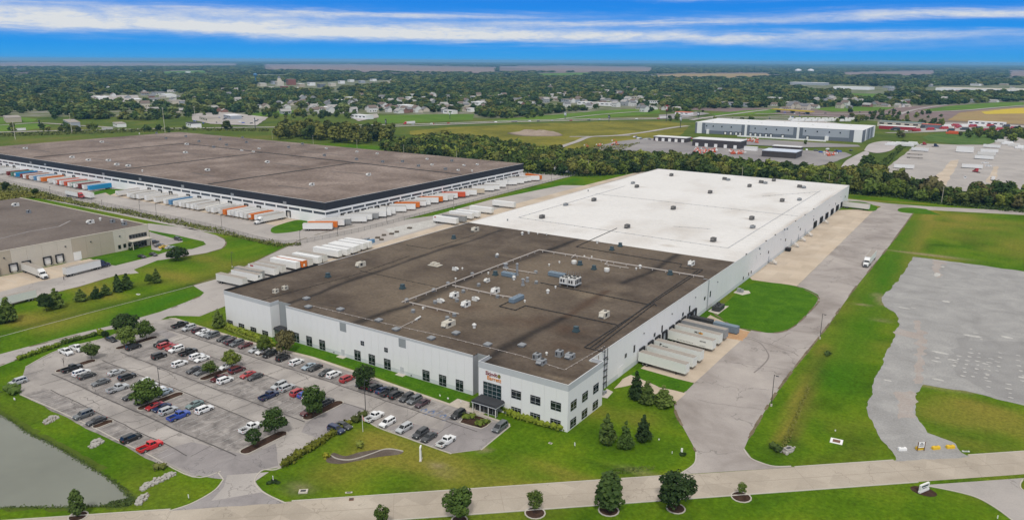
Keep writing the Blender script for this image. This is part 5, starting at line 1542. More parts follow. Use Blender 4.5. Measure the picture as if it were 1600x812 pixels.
 if kind == 'pickup':
  MB().box(-W / 2 * .85, -L / 2 + .11, z0, W / 2 * .85, -.69, z0 + .03).build('bed_liner', M['trim_dark'], root)
 gl = M['car_glass']
 mb = MB(); quad_on(mb, (A[2], A[3], B[3], B[2]), .06, .06, .06, .06); mb.build('windscreen', gl, root)
 mb = MB(); quad_on(mb, (A[0], A[1], B[1], B[0]), .1, .1, .16, .10); mb.build('rear_window', gl, root)
 for q, rev in (((A[1], A[2], B[2], B[1]), 0), ((A[3], A[0], B[0], B[3]), 1)):
  mb = MB()
  if kind in ('suv', 'van', 'boxy'):
   parts = ((.06, .70), (.33, .36), (.67, .05)) if not rev else ((.05, .67), (.36, .33), (.70, .06))
  else:
   parts = ((.10, .49), (.54, .08)) if not rev else ((.08, .54), (.49, .10))
  for a, b in parts:
   quad_on(mb, q, a, b, .12, .14)
  mb.build('side_window', gl, root)
 mb = MB().box(-W / 2 * .7, L / 2 - .04, .42, W / 2 * .7, L / 2 + .012, .62)
 mb.build('grille', M['trim_dark'], root)
 zh = lerp_tab(spec['zt'], L / 2 - .2) - .14
 zr = (lerp_tab(spec['zt'], -L / 2 + .14) - .16) if kind != 'pickup' else 1.0
 for s in (-1, 1):
  x0, x1 = sorted((s * W / 2 * .55, s * W / 2 * .90))
  MB().box(x0, L / 2 - .24, zh - .08, x1, L / 2 - .03, zh + .07).build('headlight', M['lamp_clear'], root)
  x0, x1 = sorted((s * W / 2 * .60, s * W / 2 * .92))
  if kind == 'pickup':
   x0, x1 = sorted((s * W / 2 * .84, s * W / 2 * 1.0))
  MB().box(x0, -L / 2 - .02, zr - .13, x1, -L / 2 + .12, zr + .13).build('tail_light', M['lamp_red'], root)
 for ax in (ya, yf):
  for s in (-1, 1):
   link('wheel', wheel_mesh(r, .24), root, (s * (W / 2 - .11), ax, r))
 root['category'] = 'pickup truck' if kind == 'pickup' else 'car'
 return root
NICE = dict(dark='charcoal', brightred='bright red', lightblue='pale blue grey', teal='grey green', gray='grey', plum='dark plum')
KINDW = dict(sedan='sedan', suv='SUV', van='minivan', boxy='boxy off-road car', hatch='hatchback', pickup='pickup')
used_proto = set()
ORD = ['first', 'second', 'third', 'fourth', 'fifth', 'sixth', 'seventh', 'eighth', 'ninth', 'tenth', 'eleventh', 'twelfth', 'thirteenth', 'fourteenth', 'fifteenth', 'sixteenth', 'seventeenth', 'eighteenth', 'nineteenth', 'twentieth'] + ['twenty-' + w for w in ('first', 'second', 'third', 'fourth', 'fifth', 'sixth', 'seventh', 'eighth', 'ninth')] + ['thirtieth'] + ['thirty-' + w for w in ('first', 'second', 'third', 'fourth', 'fifth', 'sixth', 'seventh', 'eighth', 'ninth')] + ['fortieth']
DIR = dict(u=0.0, d=math.pi, r=-math.pi / 2, l=math.pi / 2)
def place_car(x, y, kind, col, rot, label, group, sc=1.04):
 if kind not in CARS:
  CARS[kind] = car_proto(kind)
 o = CARS[kind] if kind not in used_proto else copy_tree(CARS[kind])
 used_proto.add(kind)
 o.location = (x, y, 0.045)
 o.rotation_euler = (0, 0, rot)
 o.scale = (sc, sc, sc)
 paint(KIDS[o.name][0], PAINT[col])
 o['label'] = label
 o['group'] = group
 return o
ROWS = dict(N=('row by the walk', -8.9), A=('second row out', -24.0), B=('third row out', -30.8), C=('fourth row out', -46.2), D=('fifth row out', -52.6), S=('pond side row', -66.8), V=('visitor row by the lawn', -23.5))
CAR_LIST = [
 (110, 575.5, 'pickup', 'black', 'D', 'u'), (127, 581.5, 'suv', 'white', 'D', 'u'), (137, 585.5, 'sedan', 'dark', 'D', 'u'), (180, 581, 'sedan', 'silver', 'C', 'u'), (157.5, 596, 'sedan', 'gray', 'D', 'd'), (194.4, 589.5, 'suv', 'black', 'C', 'u'), (172.5, 610, 'pickup', 'silver', 'D', 'u'),
 (30, 595, 'suv', 'silver', 'S', 'd'), (209.4, 541, 'suv', 'black', 'B', 'u'), (246, 538, 'suv', 'black', 'A', 'd'), (258.7, 539, 'suv', 'red', 'A', 'u'), (268, 542.5, 'sedan', 'red', 'A', 'd'), (277.5, 544.5, 'suv', 'white', 'A', 'd'), (290, 551, 'pickup', 'black', 'A', 'u'),
 (250.6, 555, 'boxy', 'black', 'B', 'u'), (308.7, 556, 'suv', 'white', 'A', 'u'), (313.7, 560.5, 'sedan', 'white', 'A', 'd'), (279.4, 568, 'suv', 'white', 'B', 'u'), (307.5, 575.5, 'sedan', 'dark', 'B', 'd'), (312.5, 581, 'sedan', 'gray', 'B', 'd'),
 (278, 508, 'pickup', 'black', 'N', 'u'), (298, 511, 'suv', 'silver', 'N', 'd'), (309.4, 516, 'suv', 'plum', 'N', 'u'), (315, 518.7, 'sedan', 'white', 'N', 'd'), (323.7, 520.6, 'sedan', 'silver', 'N', 'd'), (333.7, 522.5, 'suv', 'gray', 'N', 'd'), (348.7, 528, 'sedan', 'black', 'N', 'd'), (353, 532, 'sedan', 'dark', 'N', 'd'), (362, 532, 'suv', 'plum', 'N', 'u'), (372.5, 535, 'suv', 'gray', 'N', 'd'), (378.7, 540, 'sedan', 'maroon', 'N', 'd'),
 (398.7, 545.6, 'sedan', 'silver', 'N', 'd'), (407.5, 548.7, 'sedan', 'white', 'N', 'd'), (427, 550.6, 'suv', 'black', 'N', 'd'), (443.7, 558, 'boxy', 'black', 'N', 'u'), (465, 564.4, 'suv', 'white', 'N', 'u'), (481, 572, 'sedan', 'lightblue', 'N', 'd'), (492, 573.7, 'sedan', 'black', 'N', 'd'), (512.5, 579.4, 'sedan', 'dark', 'N', 'd'), (524.4, 583, 'suv', 'white', 'N', 'u'), (544.4, 590, 'suv', 'red', 'N', 'u'), (560, 600.6, 'sedan', 'black', 'N', 'd'), (578, 599, 'sedan', 'maroon', 'N', 'u'), (586.5, 604.4, 'suv', 'black', 'N', 'u'), (595.6, 609.4, 'sedan', 'navy', 'N', 'u'), (606, 612, 'pickup', 'dark', 'N', 'u'), (620.6, 615, 'suv', 'black', 'N', 'u'), (636, 620, 'suv', 'dark', 'N', 'd'), (648.7, 623.5, 'suv', 'gray', 'N', 'd'), (660.8, 628.4, 'sedan', 'plum', 'N', 'd'), (716.5, 646, 'suv', 'black', 'N', 'd'), (779, 668, 'van', 'gray', 'N', 'd'),
 (583.4, 651, 'pickup', 'white', 'V', 'u'), (607.6, 658, 'suv', 'white', 'V', 'd'), (631.8, 668, 'suv', 'silver', 'V', 'd'), (655, 677.6, 'suv', 'dark', 'V', 'd'), (666.5, 684, 'sedan', 'dark', 'V', 'd'), (695.5, 689.7, 'pickup', 'white', 'V', 'u'),
 (512, 626, 'suv', 'dark', 'A', 'u'), (466, 612, 'suv', 'red', 'A', 'u'), (473, 615.6, 'hatch', 'blue', 'A', 'u'), (483, 619, 'sedan', 'white', 'A', 'u'), (475, 645, 'sedan', 'maroon', 'B', 'd'), (388.7, 668.7, 'pickup', 'white', 'C', 'u'), (418.7, 618, 'pickup', 'navy', 'B', 'u'), (437.5, 601, 'suv', 'silver', 'A', 'd'), (448, 605, 'suv', 'silver', 'A', 'u'),
 (369, 577.5, 'van', 'maroon', 'A', 'u'), (350.6, 572.5, 'sedan', 'white', 'A', 'd'), (343.7, 589, 'sedan', 'maroon', 'B', 'd'), (355, 592, 'suv', 'white', 'B', 'u'), (387.5, 584, 'sedan', 'red', 'A', 'd'), (398.7, 587.5, 'sedan', 'dark', 'A', 'd'),
 (303.7, 631, 'sedan', 'teal', 'C', 'd'), (318.7, 639, 'suv', 'white', 'C', 'u'), (281, 648, 'pickup', 'blue', 'D', 'u'), (202.5, 619, 'sedan', 'black', 'D', 'd'), (216, 627.5, 'sedan', 'dark', 'D', 'd'), (247.5, 631, 'sedan', 'red', 'D', 'd'), (252, 635.6, 'sedan', 'navy', 'D', 'd'), (264, 640, 'suv', 'silver', 'D', 'u'), (219, 599, 'suv', 'white', 'C', 'd'), (240, 599.4, 'suv', 'white', 'C', 'u'), (252, 605, 'sedan', 'white', 'C', 'u'), (260, 610.6, 'sedan', 'lightblue', 'C', 'd'),
 (134, 646, 'suv', 'gray', 'S', 'd'), (147, 657.5, 'sedan', 'dark', 'S', 'd'), (207, 682.6, 'suv', 'black', 'S', 'u'), (234.3, 696.5, 'pickup', 'brightred', 'S', 'u')]
def label_rows(items, rowname):
 """a label for each (colour, kind) of a row read from the left: by look where that is unique, else by what stands beside it"""
 out = []
 for i, (c, k) in enumerate(items):
  w = f'{c} {k}'
  same = [j for j, it in enumerate(items) if it == (c, k)]
  if len(same) == 1:
   out.append(f'only {w} in the {rowname}')
  elif len(same) <= 5 and len(same) > 1:
   out.append(f'{ORD[same.index(i)]} of the {["", "", "two", "three", "four", "five"][len(same)]} {w}s from the left in the {rowname}')
  else:
   out.append(f'{w}, {ORD[i]} from the left in the {rowname}')
 return out
for rk, (rn_, ry) in ROWS.items():
 row = sorted([(at(c[0], c[1], .78).x, c) for c in CAR_LIST if c[4] == rk], key=lambda t: t[0])
 xs = [t[0] for t in row]
 for i in range(1, len(xs)):
  if xs[i] - xs[i - 1] < 2.45:
   xs[i] = xs[i - 1] + 2.45
 labs = label_rows([(NICE.get(c[3], c[3]), KINDW[c[2]]) for _, c in row], rn_)
 for x, (_, c), lb_ in zip(xs, row, labs):
  y = ry + rng.uniform(-.35, .35) + (.4 if c[2] == 'pickup' and rk in 'AV' else 0)
  place_car(x, y, c[2], c[3], DIR[c[5]] + rng.uniform(-.025, .025), lb_, 'cars parked in the front lot')
for (px, py, kind, col, d, lab) in ((103, 549, 'pickup', 'white', 'r', 'white pickup nose out from the hedge, the one nearer the pond'), (120, 543.5, 'pickup', 'white', 'r', 'white pickup backed to the hedge beside a round tree'), (173.7, 529, 'sedan', 'black', 'r', 'black sedan alone by the far end of the hedge'),
 (525, 670, 'suv', 'navy', 'r', 'navy SUV nosed into the yellow green entrance hedge'), (537, 663.7, 'sedan', 'dark', 'r', 'charcoal sedan nosed into the entrance hedge beside the navy SUV')):
 c = at(px, py, .78)
 place_car(c.x, c.y, kind, col, DIR[d], lab, 'cars parked in the front lot')
for (px, py, kind, col, d, lab) in ((240.8, 378, 'suv', 'dark', 'u', 'charcoal SUV beside the beige warehouse entrance'), (248.6, 382.5, 'sedan', 'gray', 'u', 'grey sedan next to a yellow car at the beige warehouse'), (256, 385, 'sedan', 'yellow', 'u', 'yellow sedan parked at the beige warehouse'), (265.5, 386, 'sedan', 'silver', 'u', 'silver sedan at the end of the beige warehouse row'),
 (278, 373, 'suv', 'dark', 'r', 'charcoal SUV on the narrow strip beyond the beige warehouse row'), (221.6, 400, 'sedan', 'black', 'r', 'black sedan on the small bay by the beige warehouse lawn'), (239.6, 396.8, 'sedan', 'dark', 'r', 'charcoal sedan on the drive edge near a spreading tree'),
 (1388, 264.5, 'suv', 'dark', 'u', 'dark SUV by the fence at the edge of the far trailer yard'), (1539, 254.5, 'pickup', 'white', 'r', 'white pickup between trailers in the far right yard'), (1544.5, 259.5, 'suv', 'white', 'r', 'white SUV beside a pickup in the far right yard'), (1508, 278, 'pickup', 'white', 'u', 'white pickup at the tree edge of the far right yard')):
 c = at(px, py, .78)
 place_car(c.x, c.y, kind, col, DIR[d], lab, None or 'cars parked away from the front lot')
# ------------------------------------------------------------------ trailers and tractors
TS = 1.04
def trailer_parts(root, reefer=False, y0=0.0):
 L, W, z0, z1 = 16.15, 2.6, 1.18, 4.1
 mb = MB().box(-W / 2, y0 + .06, z0, W / 2, y0 + L, z1 - .02)
 for k in range(14):
  y = y0 + .6 + k * 1.15
  for s in (-1, 1):
   x0, x1 = sorted((s * W / 2, s * (W / 2 + .022)))
   mb.box(x0, y, z0 + .1, x1, y + .07, z1 - .1)
 for s in (-1, 1):
  x0, x1 = sorted((s * (W / 2 - .05), s * (W / 2 + .03)))
  mb.box(x0, y0 + .06, z0 - .08, x1, y0 + L, z0 + .08)
  mb.box(x0, y0 + .06, z1 - .12, x1, y0 + L, z1)
 mb.build('box_body', BOXC['white'], root)
 MB().box(-W / 2 + .05, y0 + .1, z1 - .02, W / 2 - .05, y0 + L - .05, z1 + .012).build('roof_sheet', M['trailer_roof'], root)
 mb = MB()
 for s in (-1, 1):
  x0, x1 = sorted((s * .03, s * (W / 2 - .06)))
  mb.box(x0, y0 - .02, z0 + .08, x1, y0 + .055, z1 - .12)
 mb.build('rear_door', BOXC['dirty'], root)
 mb = MB().box(-W / 2 + .1, y0 + .02, z0 - .22, W / 2 - .1, y0 + L - .4, z0 - .05)
 mb.box(-.5, y0 + .5, .75, .5, y0 + 4.6, z0 - .23); mb.box(-W / 2 + .1, y0 - .02, .5, W / 2 - .1, y0 + .1, .62)
 mb.box(-.8, y0 + .0, .62, -.7, y0 + .1, z0 - .22); mb.box(.7, y0, .62, .8, y0 + .1, z0 - .22)
 mb.build('chassis', M['trailer_steel'], root)
 if '_tw' not in WHEEL:
  w_ = MB()
  for s in (-1, 1):
   w_.cyl(0, 0, -.31 + (0 if s < 0 else .33), -.02 + (0 if s < 0 else .33), .5, n=14, axis='x')
  w_.cur = 1
  w_.cyl(0, 0, -.325, .325, .27, n=10, axis='x')
  WHEEL['_tw'] = w_.mesh('wheel', [M['tyre'], M['rim']])
 for yy in (1.75, 3.05):
  for s in (-1, 1):
   link('wheel', WHEEL['_tw'], root, (s * 1.0, y0 + yy, .5))
 mb = MB()
 for s in (-1, 1):
  mb.box(s * .8 - .07, y0 + L - 3.4, .12, s * .8 + .07, y0 + L - 3.2, z0 - .05)
  mb.box(s * .8 - .16, y0 + L - 3.5, .04, s * .8 + .16, y0 + L - 3.1, .12)
 mb.build('landing_gear', M['trailer_steel'], root)
 if reefer:
  MB().taper(-.95, y0 + L + .005, .95, y0 + L + .55, 2.2, 3.9, .08, .08).build('refrigeration_unit', M['ac_white'], root)
TROOF = [M['trailer_roof'], BOXC['dirty'], plain('grey white trailer roof', (0.50, 0.49, 0.48), 0.6, 0, 0.12, 0.4)]
TRP = {}
for kind in ('plain', 'reefer'):
 TRP[kind] = None
tr_used = set()
def trailer(x, y, ang, col, label, group, kind='plain', roof=None, scy=1.0, z=0.04):
 """x, y: middle of the rear end; ang: heading of the nose"""
 if TRP[kind] is None:
  TRP[kind] = empty('semi_trailer')
  trailer_parts(TRP[kind], kind == 'reefer')
 o = TRP[kind] if kind not in tr_used else copy_tree(TRP[kind])
 tr_used.add(kind)
 o.location = (x, y, z)
 o.rotation_euler = (0, 0, ang - math.pi / 2)
 o.scale = (TS, TS * scy, TS)
 k = KIDS[o.name]
 paint(k[0], BOXC[col])
 paint(k[1], BOXC[roof] if isinstance(roof, str) else (roof or TROOF[int(abs(x * 3 + y * 7)) % 3]))
 paint(k[2], BOXC[col if col not in ('white', 'dirty', 'palegreen', 'gray') else 'dirty'])
 o['label'] = label
 o['category'] = 'trailer'
 o['group'] = group
 return o
def tractor_parts(root, y0, paint_mat):
 """a sleeper cab tractor whose frame starts at y0"""
 mb = MB().box(-.45, y0, .75, .45, y0 + 7.4, 1.02)
 mb.box(-1.2, y0 + 3.4, .5, -.5, y0 + 4.9, 1.0); mb.box(.5, y0 + 3.4, .5, 1.2, y0 + 4.9, 1.0)
 mb.build('tractor_frame', M['trailer_steel'], root)
 mb = MB()
 mb.prof([(y0 + 2.9, 1.05), (y0 + 4.9, 1.05), (y0 + 4.9, .75), (y0 + 5.4, .75), (y0 + 5.45, 2.05), (y0 + 4.95, 2.95), (y0 + 4.5, 3.35), (y0 + 3.6, 3.95), (y0 + 2.9, 3.95)], -1.2, 1.2)
 mb.loft([[(-1.15, y0 + 5.46, .75), (1.15, y0 + 5.46, .75), (1.15, y0 + 5.46, 2.0), (-1.15, y0 + 5.46, 2.0)], [(-1.05, y0 + 7.2, .62), (1.05, y0 + 7.2, .62), (1.0, y0 + 7.2, 1.75), (-1.0, y0 + 7.2, 1.75)], [(-.9, y0 + 7.55, .65), (.9, y0 + 7.55, .65), (.85, y0 + 7.5, 1.5), (-.85, y0 + 7.5, 1.5)]])
 mb.build('cab', paint_mat, root)
 mb = MB()
 quad_on(mb, ((1.2, y0 + 5.45, 2.05), (-1.2, y0 + 5.45, 2.05), (-1.2, y0 + 4.95, 2.95), (1.2, y0 + 4.95, 2.95)), .05, .05, .06, .05)
 mb.build('windscreen', M['car_glass'], root)
 mb = MB()
 for s in (-1, 1):
  x0, x1 = sorted((s * 1.2, s * 1.215))
  mb.box(x0, y0 + 4.35, 2.0, x1, y0 + 5.1, 2.65)
  mb.box(x0, y0 + 3.3, 2.3, x1, y0 + 3.75, 2.8)
 mb.build('side_window', M['car_glass'], root)
 mb = MB().box(-.7, y0 + 7.5, .8, .7, y0 + 7.6, 1.5)
 mb.box(-1.1, y0 + 7.45, .4, 1.1, y0 + 7.75, .7)
 mb.build('grille', M['steel_dark'], root)
 for s in (-1, 1):
  x0, x1 = sorted((s * .75, s * 1.05))
  MB().box(x0, y0 + 7.3, 1.05, x1, y0 + 7.5, 1.3).build('headlight', M['lamp_clear'], root)
  MB().cyl(s * .85, .62, y0 + 3.5, y0 + 5.0, .33, n=12, axis='y').build('fuel_tank', M['galv'], root)
  x0, x1 = sorted((s * 1.3, s * 1.5))
  MB().box(x0, y0 + 5.3, 1.9, x1, y0 + 5.45, 2.6).build('mirror', M['trim_dark'], root)
  for yy in (.9, 2.2):
   link('wheel', WHEEL['_tw'], root, (s * 1.0, y0 + yy, .5))
  link('wheel', wheel_mesh(.5, .3), root, (s * 1.08, y0 + 6.35, .5))
def semi(x, y, ang, cabcol, boxcol, label, with_trailer=True):
 root = empty('semi_truck', (x, y, .04), ang - math.pi / 2, label, 'semi truck', 'semi trucks with tractors')
 root.scale = (TS, TS, TS)
 if with_trailer:
  trailer_parts(root)
  paint(KIDS[root.name][0], BOXC[boxcol])
 tractor_parts(root, 13.4 if with_trailer else 0, PAINT[cabcol])
 return root
TG = 'trailers docked along the long side of the charcoal banded warehouse'
def col_row(items, rowname, group, fn):
 items = sorted(items, key=lambda t: t[0])
 names = [(NICE.get(t[1], t[1]).replace('palegreen', 'pale green').replace('steelblue', 'steel blue').replace('dirty', 'off-white'), 'trailer') for t in items]
 for it, lab in zip(items, label_rows(names, rowname)):
  fn(it, lab.replace('vehicle', 'trailer'), group)
# docked on the long south side (rear at the wall, nose towards the camera)
S1 = [(-30, 'red'), (-20, 'dirty'), (-10, 'white'), (2, 'white'), (16, 'maroon'), (22, 'green'), (28, 'blue'), (36, 'maroon'), (41.5, 'white'), (46, 'brown'), (51, 'white'), (57, 'steelblue'), (62, 'white'), (68, 'orange'), (78, 'white'), (87, 'white'), (91, 'red'), (96, 'white'), (103, 'red'), (109, 'white'), (114, 'green'), (118, 'white'), (123, 'maroon'), (130, 'white'), (139, 'blue')]
S2 = [(182.5, 'white'), (198.5, 'white'), (203, 'white'), (207.5, 'dirty'), (213, 'white'), (226, 'white'), (240.5, 'white'), (255, 'white'), (263, 'steelblue'), (271.5, 'white'), (279, 'white'), (284.8, 'dirty'), (290.5, 'white'), (297.5, 'white'), (304, 'white'), (321, 'white'), (329, 'white'), (340, 'white'), (347.5, 'orange'), (354, 'white'), (360, 'white'), (366.5, 'white'), (373.5, 'white'), (380.5, 'dirty'), (388, 'orange'), (396, 'white')]
def south(it, lab, group):
 x = on_y(it[0], 303 if it[0] > 300 else 290, 126.5)
 x = x.x
 o = trailer(x, 143.4 + rng.uniform(-.4, .3), -math.pi / 2 + rng.uniform(-.015, .015), it[1], lab, group, 'reefer' if (it[0] * 7) % 10 < 3 else 'plain')
 return o
# containers read left to right; the ones that stand too close are spread to a bay apart
def spread_row(lst):
 out, last = [], -1e9
 for px, c in lst:
  x = on_y(px, 300, 126.5).x
  x = max(x, last + 3.3)
  last = x
  out.append((x, c))
 return out
def south_x(it, lab, group):
 o = trailer(it[0], 143.4 + rng.uniform(-.4, .3), -math.pi / 2 + rng.uniform(-.015, .015), it[1], lab, group, 'reefer' if int(it[0] * 7) % 10 < 3 else 'plain', it[1] if it[1] not in ('white', 'dirty') else None)
 if it[1] == 'blue' and it[0] > -500:
  MAERSK.append(o)
MAERSK = []
col_row(spread_row(S1), 'mixed colour dock row', TG, south_x)
col_row(spread_row(S2), 'long mostly white dock row', TG, south_x)
# the blue container nearest the grass island carries its shipper's name
mk = MAERSK[-1]
tx = letters('MAERSK', 2.0, 0, 0, M['plate_white'], mk, 'lettering', .02)
tx.rotation_euler = (R(90), 0, R(90)); tx.location = (1.335, 3.6, 2.0)
mb = MB()
for k in range(7):
 a = k * math.pi / 7 * 2
 mb.add([(1.34, 2.2 + .16 * math.cos(a + .45), 2.7 + .16 * math.sin(a + .45)), (1.34, 2.2 + .75 * math.cos(a), 2.7 + .75 * math.sin(a)), (1.34, 2.2 + .16 * math.cos(a - .45), 2.7 + .16 * math.sin(a - .45))], [(0, 1, 2)])
mb.add([(1.34, 2.2 + .2 * math.cos(k * math.pi / 3), 2.7 + .2 * math.sin(k * math.pi / 3)) for k in range(6)], [tuple(range(6))])
mb.build('star_emblem', M['plate_white'], mk)
semi(on_y(405, 345, 126).x + 2, 143.2, -math.pi / 2, 'white', 'white', 'white sleeper cab semi at the last dock of the charcoal banded warehouse')
semi(on_y(120, 305, 108).x - 14, 108.5, 0.0, 'red', 'white', 'red cab semi truck crossing the charcoal banded warehouse yard')
c = at(133, 310)
trailer(c.x - 9, c.y + 1, .02, 'white', 'white trailer parked behind the red cab semi near the fence', 'loose trailers in the yards')
# angled along the east side
E1 = [(518.8, 349.4, 'white'), (523.8, 347.5, 'orange'), (537.5, 343.8, 'white'), (545, 342.5, 'gray'), (572.5, 338, 'white'), (581, 335, 'white'), (590.6, 333, 'gray'), (603, 330.6, 'white'), (610.6, 328.8, 'white'), (617.5, 326.3, 'white'), (634.4, 322.5, 'white'), (648.8, 319.4, 'white'), (655.6, 316.3, 'orange'), (665.6, 314.4, 'white'), (672.5, 312.5, 'white'), (685, 309.4, 'white'), (688.8, 308.5, 'orange'), (699.4, 306.3, 'white'), (708, 305, 'dirty'), (715, 302.5, 'white'), (727, 300.6, 'red'), (732.5, 299.4, 'white'), (745, 297.5, 'white'), (757, 295, 'tan'), (772, 291, 'white'), (780.6, 289.4, 'white'), (790.6, 285.6, 'white'), (808, 281.9, 'white'), (818.8, 280, 'white'), (824, 277.8, 'white'), (830, 276.7, 'white'), (843, 275.4, 'white')]
def east(it, lab, group):
 ang = R(36)
 u = Vector((math.cos(ang), math.sin(ang), 0))
 n = Vector((-u.y, u.x, 0))
 nose = it[2] + n * 1.35
 rear = nose - u * 16.8
 trailer(rear.x, rear.y, ang + rng.uniform(-.02, .02), it[1], lab, group, 'plain', it[1] if it[1] in ('orange', 'red') else None)
pts = []
lasty = -1e9
for px, py, cc in E1:
 p = at(px, py, 4.26)
 p.z = 0
 p.x = min(max(p.x, -236), -231)
 p.y = max(p.y, lasty + 4.7)
 lasty = p.y
 pts.append((p.y, cc, p))
col_row(pts, 'angled fence side row', 'trailers angled along the near side of the charcoal banded warehouse', east)
c = at(824, 271, 4.26)
trailer(c.x - 1, c.y, R(-12), 'orange', 'long orange trailer at the far end of the charcoal banded warehouse yard', 'loose trailers in the yards', roof='orange')
FR = [(816, 'white'), (826, 'white'), (831.5, 'orange'), (837, 'white'), (841, 'steelblue')] + [(847 + k * 6.1, 'white') for k in range(9)] + [(902, 'white')]
def farrow(it, lab, group):
 t = (it[0] - 812) / 95.0
 c = at(it[0], 266.5 + 6.5 * t)
 trailer(c.x, c.y + 16.8, -math.pi / 2 - .25, it[1], lab, group)
col_row(FR, 'packed row by the trees', 'trailers packed by the tree belt', farrow)
# west yard of the white warehouse
WY = [((330 + 47 / 5.926, 350 + 455 / 5.926), 'dirty', 'off-white trailer standing alone nearest the front of the west yard'), ((361.7, 420.9), 'white', 'white trailer with two black squares on its nose in the west yard'), ((366, 416.5), 'gray', 'grey topped trailer just behind the trailer with black squares'),
 ((388.2, 411.6), 'white', 'white trailer with a small red mark in the west yard'), ((400, 408), 'dirty', 'off-white trailer beside the one with a red mark in the west yard'), ((422.5, 402.6), 'white', 'white trailer in front of the orange trailer in the west yard'), ((433, 400.3), 'orange', 'orange sided trailer in the west yard'),
 ((443, 398.3), 'dirty', 'off-white trailer just behind the orange one in the west yard'), ((457, 395), 'white', 'white trailer second behind the orange one in the west yard'), ((466, 392.3), 'dirty', 'tan roofed trailer third behind the orange one in the west yard'),
 ((489.5, 385.4), 'white', 'nearest white trailer of the tight stack of six in the west yard'), ((503, 383), 'white', 'white trailer second from the front of the tight stack of six'), ((513, 379.5), 'white', 'white trailer third from the front of the tight stack of six'), ((519, 377.5), 'white', 'white trailer fourth from the front of the tight stack of six'), ((529, 374.5), 'white', 'white trailer fifth from the front of the tight stack of six'), ((538, 372), 'white', 'farthest white trailer of the tight stack of six in the west yard'),
 ((677, 337), 'white', 'white trailer with red and black mark beside the brown and white roof seam'), ((690.5, 334), 'gray', 'grey trailer second from the front of the four beside the roof seam'), ((702, 329.5), 'white', 'white trailer third from the front of the four beside the roof seam'), ((713, 327), 'white', 'white trailer farthest of the four beside the roof seam'), ((733.7, 321.3), 'white', 'white trailer alone between the group of four and the last trailer'), ((769.4, 313), 'white', 'white trailer alone at the far end of the west yard')]
WTR = []
for (px, py), cc, lab in WY:
 c = at(px, py, 4.26)
 d = R(4)
 o = trailer(c.x, c.y + .9, d, cc, lab, 'trailers standing in the west yard', 'plain', M['trailer_roof'] if cc in ('dirty', 'gray') or px < 420 else BOXC['white'])
 WTR.append(o)
MB().box(-.9, 16.2, 1.3, -.2, 16.24, 1.9).box(.2, 16.2, 3.0, .9, 16.24, 3.6).build('nose_marking', M['black'], WTR[1])
MB().box(-1.33, 1.4, 3.2, -1.325, 3.4, 3.9).box(1.325, 1.4, 3.2, 1.335, 3.4, 3.9).build('side_marking', PAINT['red'], WTR[3])
MB().box(.0, 16.2, 1.6, .9, 16.24, 2.6).build('nose_marking', M['plate_white'], WTR[6])
MB().box(1.325, .8, 3.2, 1.335, 2.2, 3.8).build('side_marking', PAINT['red'], WTR[16])
# docked on the near east side of the white warehouse
ED = [(1081.7, 573, 'palegreen', 'nearest pale trailer docked on the east side, beside the small lawn'), (1093.7, 562.5, 'palegreen', 'second pale trailer docked on the east side from the lawn end'), (1105, 553, 'palegreen', 'third pale trailer on the east side, with black badge near its rear'), (1124, 535.5, 'palegreen', 'pale trailer just beyond the empty east dock, dark lettering low down'), (1134.5, 526.6, 'palegreen', 'pale trailer with orange and black mark on the east side'), (1143.3, 518.5, 'gray', 'grey sided trailer beside the dark compactors on the east side')]
ETR = []
for px, py, cc, lab in ED:
 c = at(px, py, 4.26)
 d = R(-5.5)
 y = c.y + .4 + 17.0 * math.sin(-d) + 1.35
 ETR.append(trailer(WX1 + .62, y, d, cc, lab, 'trailers docked on the east side of the white warehouse', roof=M['trailer_roof']))
MB().box(-1.34, 2.2, 3.0, -1.325, 2.9, 3.7).box(-1.34, .5, .5, -1.325, .5, .5).box(1.325, 2.0, 2.6, 1.34, 2.3, 3.6).box(1.325, 2.3, 3.2, 1.34, 2.7, 3.6).box(1.325, 3.0, 2.8, 1.34, 5.0, 3.0).build('side_marking', M['black'], ETR[2])
t_ = letters('MLLS', 1.1, 0, 0, M['black'], ETR[4], 'side_marking', .01); t_.rotation_euler = (R(90), 0, R(90)); t_.location = (1.335, 7.2, 2.9)
MB().box(1.325, 8.7, 2.9, 1.345, 10.2, 3.5).build('side_marking', plain('orange decal', (0.65, 0.30, 0.03), .5), ETR[4])
mb = MB()
for k in range(11):
 mb.box(1.325, 3.4 + k * .55, 1.55, 1.335, 3.4 + k * .55 + .34, 1.72)
for k in range(5):
 mb.box(1.325, 11.6 + k * .42, 2.9 - abs(k - 2) * .06, 1.335, 11.6 + k * .42 + .3, 3.2); mb.box(1.325, 11.6 + k * .42, 1.5, 1.335, 11.6 + k * .42 + .3, 1.62)
mb.build('side_lettering', M['black'], ETR[3])
